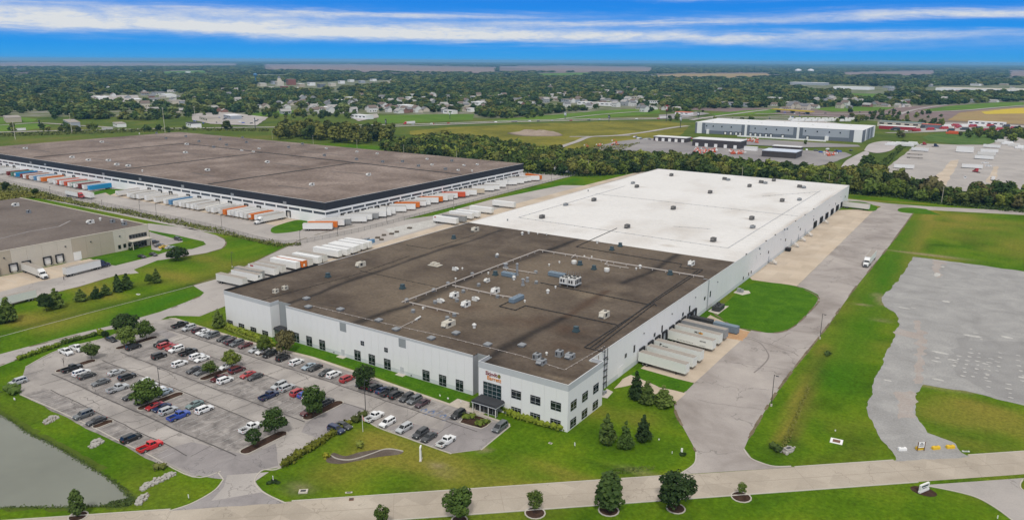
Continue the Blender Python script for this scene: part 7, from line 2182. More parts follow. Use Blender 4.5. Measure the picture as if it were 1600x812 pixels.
# ------------------------------------------------------------------ lamps, poles, fences, signs
def light_pole(px, py, py_top, label, arm=(1, 0), group='light poles'):
 p = at(px, py)
 hd = Vector((p.x - CAM.x, p.y - CAM.y)).length
 d = ray(px, py_top)
 h = CAM.z + d.z * hd / Vector((d.x, d.y)).length
 o = empty('light_pole', (p.x, p.y, 0), math.atan2(arm[1], arm[0]), label, 'light pole', group)
 mb = MB().cyl(0, 0, 0, .7, .28, n=10)
 mb.build('footing', M['concrete'], o)
 MB().tube([(0, 0, .7), (0, 0, h)], [.11, .075], 8).build('pole', M['steel_dark'], o)
 MB().box(0, -.05, h - .25, .9, .05, h - .17).build('arm', M['steel_dark'], o)
 MB().taper(.5, -.2, 1.25, .2, h - .38, h - .22, .04).build('lamp_head', M['steel_dark'], o)
 return o
for px, py, pt, lab in ((571.5, 645, 591, 'light pole in the grass point beside the entrance lane'), (252, 622, 572, 'light pole in the island beside the big tree of the lot'), (1205, 634, 584, 'nearer light pole on the edge of the east drive'), (1281, 529, 489, 'farther light pole on the edge of the east drive'),
 (80, 310, 291, 'pole beside the mixed colour trailers of the charcoal banded warehouse'), (219, 331.5, 314, 'left of two close poles in the trailer yard'), (245.5, 344, 317, 'right of two close poles in the trailer yard'), (347.5, 363, 335, 'pole beside the orange roofed trailer yard fence'), (469.5, 386, 359, 'pole at the corner of the trailer yard fence'),
 (527.5, 368, 355, 'short pole at the fence by the first angled trailers'), (604.5, 349, 323, 'pole among the angled trailers, nearer one'), (709, 325, 305, 'pole among the angled trailers, middle one'), (793.5, 299, 281, 'pole among the angled trailers, farther one'), (861.5, 284, 270, 'pole in front of the packed far trailers'), (363, 417.5, 393, 'pole on the grass beside the west yard trailers'), (160, 326, 312, 'small pole on the grass behind the beige warehouse')):
 light_pole(px, py, pt, lab)
def utility_pole(px, py, h, label, group='utility poles along the tree belt'):
 p = at(px, py)
 o = empty('utility_pole', (p.x, p.y, 0), 0.1, label, 'utility pole', group)
 MB().tube([(0, 0, 0), (0, 0, h)], [.17, .11], 7).build('pole', M['tan_pale'], o)
 MB().box(-1.2, -.06, h - .7, 1.2, .06, h - .55).build('crossarm', M['wood_pole'], o)
 return Vector((p.x, p.y, h - .5))
tops = []
for i, (px, py, h) in enumerate(((425.7, 218, 11), (489.5, 226, 11), (558, 234, 11), (631, 243, 11), (713.5, 254, 11), (812.5, 263, 11), (919, 271, 12), (1159, 281, 11), (1294, 293, 11), (1471, 317, 12))):
 tops.append(utility_pole(px, py, h, f'{ORD[i]} utility pole from the left along the tree belt'))
wl = MB()
for a, b in zip(tops, tops[1:]):
 n = 10
 for dx in (-1.0, 1.0):
  wl.tube([a.lerp(b, k / n) + Vector((0, dx, -1.6 * math.sin(math.pi * k / n))) for k in range(n + 1)], .025, 4)
o = wl.build('power_line', M['steel_dark']); tag(o, 'thin overhead wires strung between the tree belt utility poles', 'power line')
# chain link fence round the trailer yard
def mesh_mat():
 m, T, b = base_mat('chain link mesh')
 out = [n for n in m.node_tree.nodes if n.type == 'OUTPUT_MATERIAL'][0]
 b.inputs['Base Color'].default_value = (.10, .105, .11, 1)
 b.inputs['Metallic'].default_value = .4
 tr = T.n('ShaderNodeBsdfTransparent')
 mx = T.n('ShaderNodeMixShader')
 mx.inputs[0].default_value = 0.24
 T.l(tr.outputs[0], mx.inputs[1]); T.l(b.outputs[0], mx.inputs[2])
 T.l(mx.outputs[0], out.inputs['Surface'])
 return m
M['mesh'] = mesh_mat()
fpts = G2([(-60, 268), (0, 283.5), (60, 296), (120, 312), (200, 329), (290, 346.5), (345, 359), (395, 373), (425, 380.5), (447, 382.5), (480, 379), (560, 362.5), (640, 342), (720, 321.5), (800, 300.5), (880, 279.5), (912, 270.5)])
fe = empty('chain_link_fence', (fpts[8].x, fpts[8].y, 0), 0, 'long chain link fence following the edge of the trailer yard', 'fence')
fm, fr_, n_post = MB(), MB(), 0
post = MB().cyl(0, 0, 0, 2.3, .05, n=6).mesh('fence_post', M['steel_dark'])
org = Vector((fpts[8].x, fpts[8].y, 0))
for a, b in zip(fpts, fpts[1:]):
 L = (b - a).length
 n = max(1, round(L / 5.0))
 for k in range(n):
  p = a.lerp(b, k / n); q = a.lerp(b, (k + 1) / n)
  link('fence_post', post, fe, (p.x - org.x, p.y - org.y, 0)); n_post += 1
 fm.quad((a.x - org.x, a.y - org.y, .05), (b.x - org.x, b.y - org.y, .05), (b.x - org.x, b.y - org.y, 2.2), (a.x - org.x, a.y - org.y, 2.2))
 fr_.tube([(a.x - org.x, a.y - org.y, 2.25), (b.x - org.x, b.y - org.y, 2.25)], .04, 4)
fm.build('fence_mesh', M['mesh'], fe)
fr_.build('top_rail', M['steel_dark'], fe)
# concrete blocks and notice at the gravel entrance
for px, py, col, lab in ((1409.5, 703, 'plate_white', 'white concrete block closing the gravel entrance'), (1437, 701.5, 'yellow', 'yellow concrete block under the white notice board'), (1462, 701, 'yellow', 'yellow concrete block in the middle of the gravel entrance'), (1484.5, 699.5, 'yellow', 'yellow concrete block farthest from the notice board')):
 p = at(px, py)
 o = empty('concrete_block', (p.x, p.y, .03), math.atan2(rd.y, rd.x) + rng.uniform(-.1, .1), lab, 'block', 'blocks across the gravel entrance')
 mb = MB().box(-1.05, -.4, 0, 1.05, .4, .55)
 mb.taper(-1.05, -.4, 1.05, .4, .55, .8, .1)
 mb.build('block_body', M[col], o)
 MB().tube([(-.3, 0, .78), (-.3, 0, .92), (.3, 0, .92), (.3, 0, .78)], .03, 5).build('lifting_loop', M['steel_dark'], o)
p = at(1438.5, 704)
o = empty('notice_board', (p.x, p.y, .03), math.atan2(rd.y, rd.x), 'white notice board on two dark posts at the gravel entrance', 'sign')
for x in (-.95, .95):
 MB().box(x - .08, -.06, 0, x + .08, .06, 2.5).build('post', M['rust'], o)
MB().box(-.8, -.05, .95, .8, .05, 2.45).build('board', M['plate_white'], o)
for k, w in ((0, .3), (1, .5), (2, .62)):
 MB().box(-w, -.062, 2.1 - k * .38, w, -.052, 2.28 - k * .38).build('printed_line', M['navy_band'], o)
# monument sign, lower right
p = at(1443, 767)
o = empty('monument_sign', (p.x, p.y, 0), R(62), 'white monument sign in a mulch bed beside the side street', 'sign')
mb = MB().box(-1.7, -.25, 0, 1.7, .25, .5)
mb.prof([(-.2, .5), (.2, .5), (.2, 2.0), (-.2, 2.0)], -1.6, 1.6)
mb.build('sign_body', M['plate_white'], o)
MB().box(-1.2, -.215, 1.35, 1.2, -.202, 1.75).build('sign_band', M['teal'], o)
MB().box(-.9, -.215, .95, .6, -.202, 1.15).build('sign_band', M['far_dark'], o)
MB().box(-1.2, .202, 1.35, 1.2, .215, 1.75).build('sign_band', M['teal'], o)
sheet('mulch_ring', [(p.x + 2.8 * math.cos(a), p.y + 2.0 * math.sin(a)) for a in np.linspace(0, 2 * math.pi, 14)[:-1]], .045, M['mulch'])
# tall white marker, flag pole, small lawn markers
p = at(657.5, 718)
o = empty('pylon_sign', (p.x, p.y, 0), R(-58), 'slim white pylon sign seen edge on in the front lawn', 'sign')
MB().box(-.75, -.18, 0, .75, .18, 3.7).build('sign_body', M['plate_white'], o)
MB().box(-.4, -.195, 2.6, .4, -.181, 3.2).box(-.4, .181, 2.6, .4, .195, 3.2).build('sign_panel', M['teal'], o)
MB().box(-.9, -.3, 0, .9, .3, .2).build('footing', M['concrete'], o)
p = at(567, 674)
o = empty('flag_pole', (p.x, p.y, 0), 0, 'short white flag pole with a limp red and white pennant', 'flag pole')
MB().tube([(0, 0, 0), (0, 0, 4.9)], [.07, .05], 8).build('pole', M['plate_white'], o)
mb = MB().add([(.05, 0, 4.8), (.05, 0, 3.7), (.55, .1, 3.2), (.9, -.05, 3.1), (.5, .08, 4.0)], [(0, 1, 2, 3, 4)])
mb.add([(.05, .03, 4.8), (.05, .03, 3.7), (.55, .13, 3.2), (.9, -.02, 3.1), (.5, .11, 4.0)], [(4, 3, 2, 1, 0)])
mb.build('pennant', plain('pennant red', (0.50, 0.22, 0.20), .8), o)
for i, (px, py, h, w, lab) in enumerate(((687.5, 619.5, .7, .5, 'leftmost of three small white lawn signs on the front lawn'), (700, 624, .7, .5, 'middle of three small white lawn signs on the front lawn'), (720, 629.5, .8, .55, 'rightmost of three small white lawn signs on the front lawn'),
 (427, 752, 1.5, .4, 'white marker standing in green groundcover by the entry'), (898, 698.5, 1.4, .35, 'white and green marker post on the corner lawn'), (1029.5, 688, .6, .3, 'tiny white marker beside the rightmost spruce'), (1050, 710, 1.0, .15, 'thin pale stake near the east drive mouth'), (1065, 709, 1.7, .5, 'leaning white sign near the east drive mouth'),
 (1305, 674, .6, .3, 'tiny white stake beside the utility slab'), (1558, 812, 1.2, .2, 'thin white stake by the side street kerb'), (295, 780, 1.3, .35, 'white marker on the grass left of the entry'), (23, 626, 1.0, .6, 'white marker by the shrubs at the lot corner'))):
 p = at(px, py)
 o = empty('lawn_marker', (p.x, p.y, 0), R(rng.uniform(-30, 30)), lab, 'marker', 'small markers on the grass')
 MB().box(-w / 2, -.04, h * .35, w / 2, .04, h).build('plate', M['plate_white'], o)
 MB().box(-.03, -.03, 0, .03, .03, h * .35).build('stake', M['steel_dark'], o)
hedge('groundcover', G2([(418, 756), (428, 752), (436, 755)]), 1.3, .4, LEAF['dark'], 'low dark groundcover round the white marker by the entry', 'groundcover', 'low plants round the markers')
hedge('groundcover', G2([(1064, 711), (1071, 709)]), 1.2, .4, LEAF['dark'], 'low dark groundcover round the leaning white sign', 'groundcover', 'low plants round the markers')
# drain inlets and slabs
for px, py, sx, sy, h, rz, mat, lab in ((474, 768, 2.0, 1.4, .35, 40, 'concrete', 'concrete drain box in the grass by the entry'), (549, 780, 1.0, .8, .22, 41, 'rust', 'rusty drain inlet at the road kerb'), (1232, 703, 2.4, 1.5, .7, 60, 'rock', 'pale culvert end beside the east drive'), (1307, 689, 3.0, 2.8, .12, 5, 'plate_white', 'square white utility slab on the east grass'), (860, 692, 1.0, .7, .1, 0, 'concrete', 'small concrete cover on the corner lawn'), (545, 769, 1.6, .5, .1, 40, 'concrete', 'low concrete strip in the ditch by the front road'), (1509, 705, 1.8, .4, .2, 30, 'lamp_clear', 'pale pipe end lying at the gravel entrance'), (216, 460, 1.6, .9, .25, 5, 'plate_white', 'pale lid lying in the west swale')):
 p = at(px, py)
 o = empty('drain_slab', (p.x, p.y, 0), R(rz), lab, 'slab', 'slabs and inlets in the grass')
 MB().box(-sx / 2, -sy / 2, 0, sx / 2, sy / 2, h).build('slab_body', M[mat], o)
 MB().box(-sx * .3, -sy * .3, h, sx * .3, sy * .3, h + .015).build('cover', M['rust'] if 'square' in lab else M['steel_dark'], o)
# bin, generator and people-sized bits on the east side
p = at(1239, 393)
o = empty('waste_bin', (WX1 + 1.6, 237.5, .05), 0, 'dark open bin by the wall between the steel stairs', 'bin')
MB().taper(-1.1, -1.3, 1.1, 1.3, 0, 1.7, -.12).build('bin_body', M['black'], o)
MB().box(-1.25, -1.45, 1.7, 1.25, 1.45, 1.82).build('bin_rim', M['brown_metal'], o)
p = at(1124, 484)
o = empty('generator', (p.x - .5, p.y, .07), 0, 'dark equipment skid on a concrete pad against the east wall', 'generator')
MB().box(-1.6, -3.0, .2, 1.6, 3.0, 1.9).build('housing', M['steel_dark'], o)
MB().box(-1.4, -2.8, 0, 1.4, 2.8, .2).build('skid', M['trailer_steel'], o)
mb = MB()
for k in range(5):
 mb.cyl(-.5 + (k % 2), -2.2 + k * 1.1, 1.9, 2.4 + .3 * (k % 3), .28, n=8)
mb.build('stack', M['steel_dark'], o)
p = at(1160, 457)
o = empty('transformer', (p.x - 1, p.y, .07), 0, 'pale transformer cabinets on a concrete pad by the east wall', 'transformer')
MB().box(-1.2, -.9, 0, .1, .9, 1.6).box(.3, -.8, 0, 1.3, .8, 1.3).build('cabinet', M['galv'], o)
for px, py, cc, lab in ((578, 379, 'steelblue', 'blue crate stack on the rubble beside the tight stack of trailers'), (570, 377, 'gray', 'heap of grey scrap behind the tight stack of trailers')):
 p = at(px, py)
 o = empty('crate_stack', (p.x, p.y, .04), .2, lab, 'crates', 'scrap in the west yard')
 mb = MB()
 for k in range(6):
  x, y = (k % 3 - 1) * 1.5, (k // 3 - .5) * 1.6
  mb.box(x - .7, y - .7, 0, x + .7, y + .7, 1.0 + .45 * ((k * 7) % 3))
 mb.build('crates', BOXC[cc], o)
for i, (px, py) in enumerate(((590, 372), (600, 368), (612, 366), (620, 363), (596, 375), (640, 357))):
 p = at(px, py)
 o = empty('pallet_stack', (p.x, p.y, .04), rng.uniform(0, 1), f'low stack of weathered pallets, {ORD[i]} from the left on the rubble patch' if False else 'low stack of weathered pallets on the rubble beside the brown roof', 'pallets', 'pallets on the rubble patch')
 mb = MB()
 for k in range(4):
  mb.box(-1.2, -1, k * .22, 1.2, 1, k * .22 + .12)
 mb.build('pallets', M['wood_pole'], o)
# dark post with a red top by the navy truck, built as a bollard
p = at(100, 437)
o = empty('bollard', (p.x, p.y, 0), 0, 'dark bollard with rusty cap behind the navy cab semi', 'bollard')
MB().cyl(0, 0, 0, 1.3, .16, n=8).build('post', M['steel_dark'], o)
MB().cyl(0, 0, 1.3, 1.6, .18, .08, n=8).build('cap', M['rust'], o)
# ------------------------------------------------------------------ fields and roads beyond the tree belt
def field(name, pts, mat, z, step=0, wob=0.0, seed=2):
 return sheet(name, G2(pts), z, M[mat], step=step, wob=wob, seed=seed)
zf = 0.0
for i, (nm, pts, mt, st) in enumerate((
 ('field', [(640, 205), (700, 199), (830, 193.5), (960, 189.5), (1045, 189), (1078, 197), (1062, 213), (1000, 222), (930, 230), (860, 240), (780, 225), (700, 215), (640, 210)], 'field_olive', 12),
 ('field', [(590, 181), (660, 179), (742, 178.5), (738, 187), (660, 191), (588, 193)], 'field_green', 12),
 ('field', [(770, 188), (860, 180), (940, 173), (1028, 168), (1032, 177), (960, 183), (860, 189.5), (780, 192)], 'field_green', 12),
 ('field', [(386, 178), (420, 174), (470, 171.5), (472, 178), (440, 181), (390, 182)], 'field_green', 10),
 ('field', [(-80, 198), (0, 194), (60, 193), (80, 197), (40, 204), (0, 206), (-80, 208)], 'field_green', 8),
 ('field', [(-80, 188), (30, 183), (60, 186), (50, 191), (-80, 195)], 'field_green', 8),
 ('field', [(1110, 178), (1160, 173), (1215, 170), (1220, 176), (1180, 179), (1120, 181)], 'field_green', 10),
 ('field', [(1270, 170), (1310, 166), (1400, 168), (1380, 173), (1300, 175)], 'field_green', 10),
 ('field', [(1440, 172), (1480, 166), (1560, 160), (1600, 160), (1600, 166), (1540, 170), (1460, 174)], 'field_green', 10),
 ('field', [(1480, 188), (1500, 176), (1560, 170), (1640, 165), (1700, 168), (1720, 200), (1600, 194), (1550, 193)], 'field_tan', 14),
 ('field', [(1535, 175), (1570, 171), (1640, 166), (1700, 169), (1700, 176), (1600, 177.5), (1540, 178.5)], 'field_yellow', 14),
 ('field', [(1318, 150), (1330, 146), (1384, 147), (1384, 152.5), (1340, 154)], 'field_green', 16),
 ('field', [(1015, 119.5), (1060, 115.5), (1200, 115), (1202, 119), (1150, 121.5), (1060, 122)], 'field_tan', 0),
 ('field', [(840, 115), (920, 113.5), (922, 117), (850, 118)], 'field_green', 0),
 ('field', [(250, 112), (320, 110), (322, 114), (260, 116)], 'field_green', 0),
 ('field', [(-60, 100), (40, 97), (242, 98.5), (242, 104), (120, 104.5), (-60, 104)], 'field_plough', 0),
 ('field', [(242, 99), (370, 100), (366, 103.6), (244, 103.8)], 'field_plough', 0),
 ('field', [(415, 101), (560, 101.5), (775, 106), (770, 114), (600, 112), (430, 109)], 'field_plough', 0),
 ('field', [(780, 105), (880, 103), (1020, 106), (1015, 113), (880, 112)], 'field_plough', 0),
 ('field', [(1318, 114), (1460, 111), (1460, 117), (1330, 118.5)], 'field_plough', 0),
 ('field', [(1575, 111), (1700, 110), (1700, 121), (1578, 120.5)], 'field_plough', 0),
 ('reed_field', [(1440, 216), (1452, 210.5), (1480, 208), (1540, 210), (1557, 217), (1553, 224), (1535, 226), (1500, 226.5), (1452, 221)], 'reeds', 8),
 ('field', [(1230, 262), (1260, 254), (1300, 240), (1320, 240), (1340, 226), (1372, 218), (1400, 215), (1420, 220), (1380, 262), (1330, 288), (1240, 272)], 'meadow', 8))):
 field(nm, pts, mt, 0.01 + 0.012 * i, st, st * .25, i + 11)
MD = MB()
# dirt mound
c = at(838, 209)
nth = 22
rings = []
for rr, hh in ((34, .0), (27, 1.6), (18, 3.4), (8, 4.2)):
 rings.append([(c.x + rr * 1.15 * math.cos(a) * (1 + .14 * math.sin(3 * a + rr)), c.y + rr * 1.0 * math.sin(a) * (1 + .12 * math.cos(2 * a + rr)), hh * (1 + .2 * math.sin(5 * a))) for a in np.linspace(0, 2 * math.pi, nth + 1)[:-1]])
MD.loft(rings)
o = MD.build('dirt_mound', M['dirt'], smooth=True); o['kind'] = 'structure'
zr = 0.32
def road(name, pts, w, mat='asphalt_far', z=None, smooth=6):
 global zr
 zr += .006
 mb = MB().strip(spline(G2(pts), smooth), w, z or zr)
 o = mb.build(name, M[mat]); o['kind'] = 'structure'
 return o
road('highway', [(-120, 211), (0, 207), (100, 204.5), (220, 202), (330, 200), (440, 199), (560, 199), (640, 197), (720, 194), (800, 191), (900, 188.5), (1000, 186.5), (1080, 185.5), (1180, 185), (1300, 186.5), (1420, 190)], 11, 'yard')
road('highway', [(560, 196), (640, 194.5), (720, 192), (800, 189), (900, 186.5), (1000, 184.8), (1080, 184), (1180, 183.3), (1300, 184.5)], 10, 'yard')
road('frontage_road', [(-120, 200), (0, 196), (60, 192.5), (130, 197), (180, 199.5)], 8, 'yard')
road('crossing_road', [(1080, 188), (1110, 183), (1150, 178), (1180, 174), (1200, 172)], 9, 'yard')
road('ramp', [(1180, 178), (1260, 178), (1340, 178.5), (1420, 176), (1500, 173), (1560, 168), (1640, 162)], 9, 'yard')
road('ramp', [(1200, 182), (1270, 181), (1330, 184), (1390, 186)], 8, 'yard')
road('access_road', [(890, 214), (950, 213), (1000, 208), (1050, 200), (1075, 197)], 9, 'yard')
road('access_road', [(870, 232), (900, 222), (925, 214), (985, 212)], 8, 'yard')
road('access_road', [(870, 187), (930, 180), (985, 175.5), (1020, 173)], 7, 'yard')
road('access_road', [(1400, 182), (1420, 174), (1450, 168), (1480, 164)], 8, 'yard')
road('access_road', [(1385, 208), (1430, 207), (1500, 205), (1560, 206), (1620, 209)], 9, 'yard')
for i, (nm, pts, mt) in enumerate((('equipment_yard', [(925, 232), (960, 222), (1010, 216), (1060, 220), (1180, 232), (1320, 238.5), (1332, 243), (1300, 255), (1245, 268), (1190, 262), (1080, 250), (960, 243)], 'asphalt_far'),
 ('truck_court', [(1096, 214.5), (1200, 219), (1340, 227), (1345, 230), (1250, 231), (1150, 226), (1096, 220)], 'asphalt_far'),
 ('far_yard', [(1378, 268), (1400, 252), (1425, 232), (1440, 225), (1500, 227), (1540, 227), (1560, 222), (1556, 213), (1585, 214), (1600, 218), (1760, 245), (1800, 330), (1620, 306), (1540, 296), (1480, 303), (1430, 292)], 'yard'),
 ('far_yard_strip', [(1455, 284), (1486, 252), (1500, 250), (1478, 290), (1470, 300)], 'apron'),
 ('far_yard_strip', [(1540, 285), (1552, 262), (1560, 260), (1556, 290)], 'apron'),
 ('truck_stop', [(1385, 196), (1470, 192), (1560, 194), (1600, 197), (1640, 204), (1560, 206), (1440, 206), (1390, 203)], 'yard'),
 ('truck_stop', [(1200, 187), (1290, 190.5), (1330, 196), (1250, 194), (1180, 190)], 'yard'),
 ('car_park', [(300, 178), (350, 175), (420, 184), (400, 197), (330, 194), (300, 188)], 'yard'),
 ('car_park', [(1030, 180), (1090, 175), (1110, 178), (1060, 186), (1030, 185)], 'asphalt_far'),
 ('car_park', [(545, 182), (590, 178), (592, 184), (560, 190)], 'yard'),
 ('car_park', [(140, 150), (215, 149), (222, 160), (170, 163), (145, 158)], 'yard'))):
 o = field(nm, pts, mt, 0.45 + .012 * i, 14, 2.0, i + 31)
sheet('canal', spline(G2([(1314, 262), (1322, 252), (1340, 242), (1352, 237), (1358, 241), (1345, 252), (1335, 264), (1325, 270), (1314, 262)]), 4), .62, M['canal'])
sheet('retention_pond', spline(G2([(1350, 236), (1358, 226), (1378, 221.5), (1398, 222.5), (1400, 228), (1392, 236), (1370, 240), (1350, 236)]), 4), .63, M['canal'])
# ------------------------------------------------------------------ far buildings
HSPOT = []
def box_building(name, px, py, w, d, h, wall, roof, label, cat='building', group=None, ang=0.0, wins=0, doors=0):
 c = at(px, py)
 o = empty(name, (c.x, c.y, 0), ang, label, cat, group)
 MB().box(-w / 2, 0, 0, w / 2, d, h).build('wall', M[wall] if isinstance(wall, str) else wall, o)
 MB().box(-w / 2 - .2, -.2, h, w / 2 + .2, d + .2, h + .5).build('roof', M[roof] if isinstance(roof, str) else roof, o)
 for k in range(wins):
  x = -w / 2 + w * (k + .5) / wins
  MB().box(x - w / wins * .28, -.12, h * .55, x + w / wins * .28, .05, h * .82).build('window', M['glass'], o)
 for k in range(doors):
  x = -w / 2 + w * (k + .5) / doors
  MB().box(x - 1.8, -.14, .1, x + 1.8, .05, min(4.2, h * .75)).build('overhead_door', M['plate_white'], o)
 return o
YA = R(16)
box_building('workshop', 1046, 222, 42, 16, 5.5, 'brown_metal', 'white_metal_roof', 'low brown shed with white roof at the left of the equipment yard', ang=YA * 0 + .0, doors=5)
box_building('workshop', 1118, 231, 56, 24, 8.5, 'brown_metal', 'white_metal_roof', 'long brown workshop with five white doors in the equipment yard', ang=.0, doors=5)
box_building('shed', 1228, 238, 30, 10, 6, 'brown_metal', 'white_metal_roof', 'narrow shed with white roof behind the pale blue roof', ang=.0)
o = box_building('shed', 1216, 247, 34, 26, 6.5, 'brown_metal', plain('pale blue roof', (.55, .60, .70), .5, .1, .05, .1), 'square shed with pale blue white roof nearest the tree belt', ang=.0)
box_building('container_office', 1172, 236, 14, 5, 4, 'plate_white', 'white_metal_roof', 'small white cabin beside the long brown workshop')
BL = [('motel', 104, 197, 66, 14, 7, 'far_gray', 'trailer_roof', 'low grey motel with flat roof at the far left', 8), ('shop', 180, 198, 34, 12, 5, 'plate_white', 'trailer_roof', 'small white shop right of the grey motel', 4), ('shop', 8, 190, 60, 20, 7, 'tan_brick', 'trailer_roof', 'brown flat building at the far left edge', 0),
 ('store', 150, 156, 60, 24, 7, 'plate_white', 'white_metal_roof', 'long white store among the trees on the left', 5), ('store', 205, 160, 48, 20, 7, 'tan_pale', 'white_metal_roof', 'tan store with pale roof on the left', 4), ('store', 255, 152, 60, 26, 7, 'plate_white', 'white_metal_roof', 'white roofed store right of the tan store', 4), ('motel', 228, 176, 60, 14, 7, 'tan_pale', 'trailer_roof', 'long pale motel half hidden in the trees', 6),
 ('plaza', 318, 190, 46, 20, 6, 'tan_pale', 'trailer_roof', 'tan plaza behind the charcoal banded warehouse', 5), ('plaza', 355, 186, 40, 18, 6, 'far_gray', 'white_metal_roof', 'grey plaza with white roof right of the tan plaza', 4), ('restaurant', 295, 199, 30, 14, 6, 'plate_white', 'canopy_roof', 'white restaurant with black awnings behind the gravel roof', 3),
 ('store', 560, 186, 40, 16, 6, 'far_white', 'white_metal_roof', 'white store by the green field', 4), ('store', 700, 178, 26, 12, 6, 'plate_white', 'white_metal_roof', 'white shed at the edge of the green field', 2),
 ('strip_mall', 930, 165, 100, 20, 6, 'far_white', 'white_metal_roof', 'long white strip mall beyond the green field', 8), ('store', 810, 163, 70, 24, 7, 'plate_white', 'trailer_roof', 'flat white store half hidden by trees in the middle', 4), ('motel', 1140, 166, 110, 16, 8, 'far_gray', 'trailer_roof', 'long grey motel beyond the highway', 10), ('gas_station', 1065, 180, 28, 18, 5, 'far_white', 'lift_orange', 'petrol station with orange roof near the tall red sign', 3),
 ('factory', 1260, 133, 150, 60, 10, 'far_gray', 'white_metal_roof', 'wide white roofed factory among the far trees', 0), ('factory', 1330, 140, 130, 50, 9, 'far_white', 'white_metal_roof', 'white factory right of the widest factory', 0), ('factory', 1410, 146, 90, 40, 9, 'far_gray', 'trailer_roof', 'grey roofed factory near the small green field', 0), ('warehouse', 1545, 144, 330, 90, 10, 'far_white', 'tan_pale', 'huge tan roofed warehouse at the far right', 0), ('warehouse', 1470, 131, 120, 40, 9, 'far_white', 'white_metal_roof', 'long white warehouse left of the tan roofed one', 0),
 ('travel_centre', 1403, 199, 60, 26, 7, 'tan_pale', plain('green grey roof', (.16, .20, .19), .6, .1, .1, .2), 'travel centre with green grey roof right of the grey distribution centre', 5), ('fuel_canopy', 1400, 203, 48, 10, 5, 'red_fascia', 'far_white', 'red fuel canopy in front of the travel centre', 0), ('fuel_canopy', 1450, 201, 30, 10, 6, 'far_dark', 'lift_orange', 'orange topped truck fuel canopy', 0), ('garage', 1540, 197, 50, 14, 6, 'far_white', 'white_metal_roof', 'white truck garage in front of the tan field', 6),
 ('bridge', 1238, 177, 60, 14, 6, 'field_yellow', 'field_yellow', 'yellow highway bridge under construction', 0), ('tank_shed', 1080, 124, 60, 30, 9, 'far_white', 'white_metal_roof', 'white shed in the far trees', 0)]
M['red_fascia'] = plain('red fascia', (0.30, 0.02, 0.03), .6)
for b in BL:
 if b[0] == 'bridge':
  c = at(b[1], b[2]); t = empty('bridge', (c.x, c.y, 0), R(-25), b[8], 'bridge')
  MB().box(-45, -6, 4.6, 45, 6, 6.2).build('deck', M['field_yellow'], t)
  for x in (-34, 0, 34):
   MB().box(x - 1, -5.5, 0, x + 1, 5.5, 4.59).build('pier', M['far_dark'], t)
  continue
 box_building(b[0], *b[1:8], b[8], 'building', 'far flat roofed buildings', R(-20) if b[1] < 500 else R(-8), b[9])
for k in range(40):
 x0, y0, x1, y1 = [(430, 150, 760, 176), (780, 140, 1080, 165), (1200, 128, 1600, 160), (100, 120, 400, 165)][k % 4]
 s = rng.uniform(.6, 1.5)
 px, py = rng.uniform(x0, x1), rng.uniform(y0, y1)
 i = k % 5
 o = box_building('flat_building', px, py, 34 * s, 18 * s, rng.uniform(5, 8), ['far_white', 'tan_pale', 'far_gray', 'far_white', 'tan_brick'][i], ['white_metal_roof', 'trailer_roof'][k % 2], ['white', 'tan', 'grey', 'white', 'brown'][i] + ' flat building with ' + ['white', 'dusty'][k % 2] + ' roof among the town trees', 'building', ['white', 'tan', 'grey', 'white', 'brown'][i] + ' flat town buildings, ' + ['white', 'dusty'][k % 2], R(rng.choice([-25, -20])), 5)
 HSPOT.append((o.location.x, o.location.y)); HSPOT.append((o.location.x + 12 * s, o.location.y - 5 * s)); HSPOT.append((o.location.x - 12 * s, o.location.y + 5 * s))
# downtown blocks round the courthouse
dn = [(405, 135, 40, 22, 11, 'tan_pale'), (425, 132, 34, 20, 12, 'far_gray'), (449, 133, 30, 30, 22, 'brick'), (466, 136, 36, 20, 11, 'tan_brick'), (482, 134, 34, 22, 12, 'far_white'), (498, 137, 36, 20, 12, 'far_dark'), (515, 135, 34, 20, 11, 'tan_pale'), (530, 131, 28, 20, 12, 'far_white'), (545, 128, 34, 20, 10, 'far_white'), (562, 130, 28, 20, 10, 'far_gray'), (580, 127, 36, 20, 10, 'far_white'), (600, 130, 28, 20, 9, 'tan_pale'), (386, 128, 34, 22, 9, 'far_white'), (352, 128, 40, 20, 9, 'far_white'), (325, 135, 34, 20, 9, 'far_gray'), (290, 114, 50, 30, 9, 'far_white'), (305, 117, 36, 20, 9, 'brick'), (440, 139, 34, 18, 9, 'brick'), (460, 141, 44, 18, 8, 'pink'), (418, 140, 36, 18, 9, 'far_white')]
M['brick'] = plain('red brick', (0.24, 0.09, 0.065), .9, 0, .15, .2)
M['pink'] = plain('faded red roof', (0.38, 0.20, 0.17), .9, 0, .15, .2)
for k, (px, py, w, d, h, mt) in enumerate(dn):
 box_building('town_block', px, py, w, d, h, mt, 'trailer_roof' if k % 3 else 'white_metal_roof', {'brick': 'tall red brick block among the downtown roofs', 'pink': 'long low faded red block among the downtown roofs'}.get(mt, 'flat roofed block among the downtown roofs of the far town'), 'building', 'downtown blocks', R(-25), 4)
c = at(437, 134)
t = empty('courthouse', (c.x, c.y, 0), R(-25), 'pale domed courthouse rising over the far town', 'courthouse')
MB().box(-16, -12, 0, 16, 12, 16).build('wall', M['tan_pale'], t)
MB().box(-7, -7, 16, 7, 7, 22).cyl(0, 0, 22, 28, 6, 6, 16).build('drum', M['tan_pale'], t)
MB().cyl(0, 0, 28, 31, 6.2, 5, 16).cyl(0, 0, 31, 34, 5, 2, 16).cyl(0, 0, 34, 38, 1.2, .8, 8).build('dome', M['far_dark'], t)
for x in (-12, -7, 7, 12):
 MB().box(x - 1, -12.2, 4, x + 1, -11.9, 13).build('window', M['glass'], t)
c = at(400, 132)
t = empty('water_tower', (c.x, c.y, 0), 0, 'blue ball water tower over the left part of the town', 'water tower')
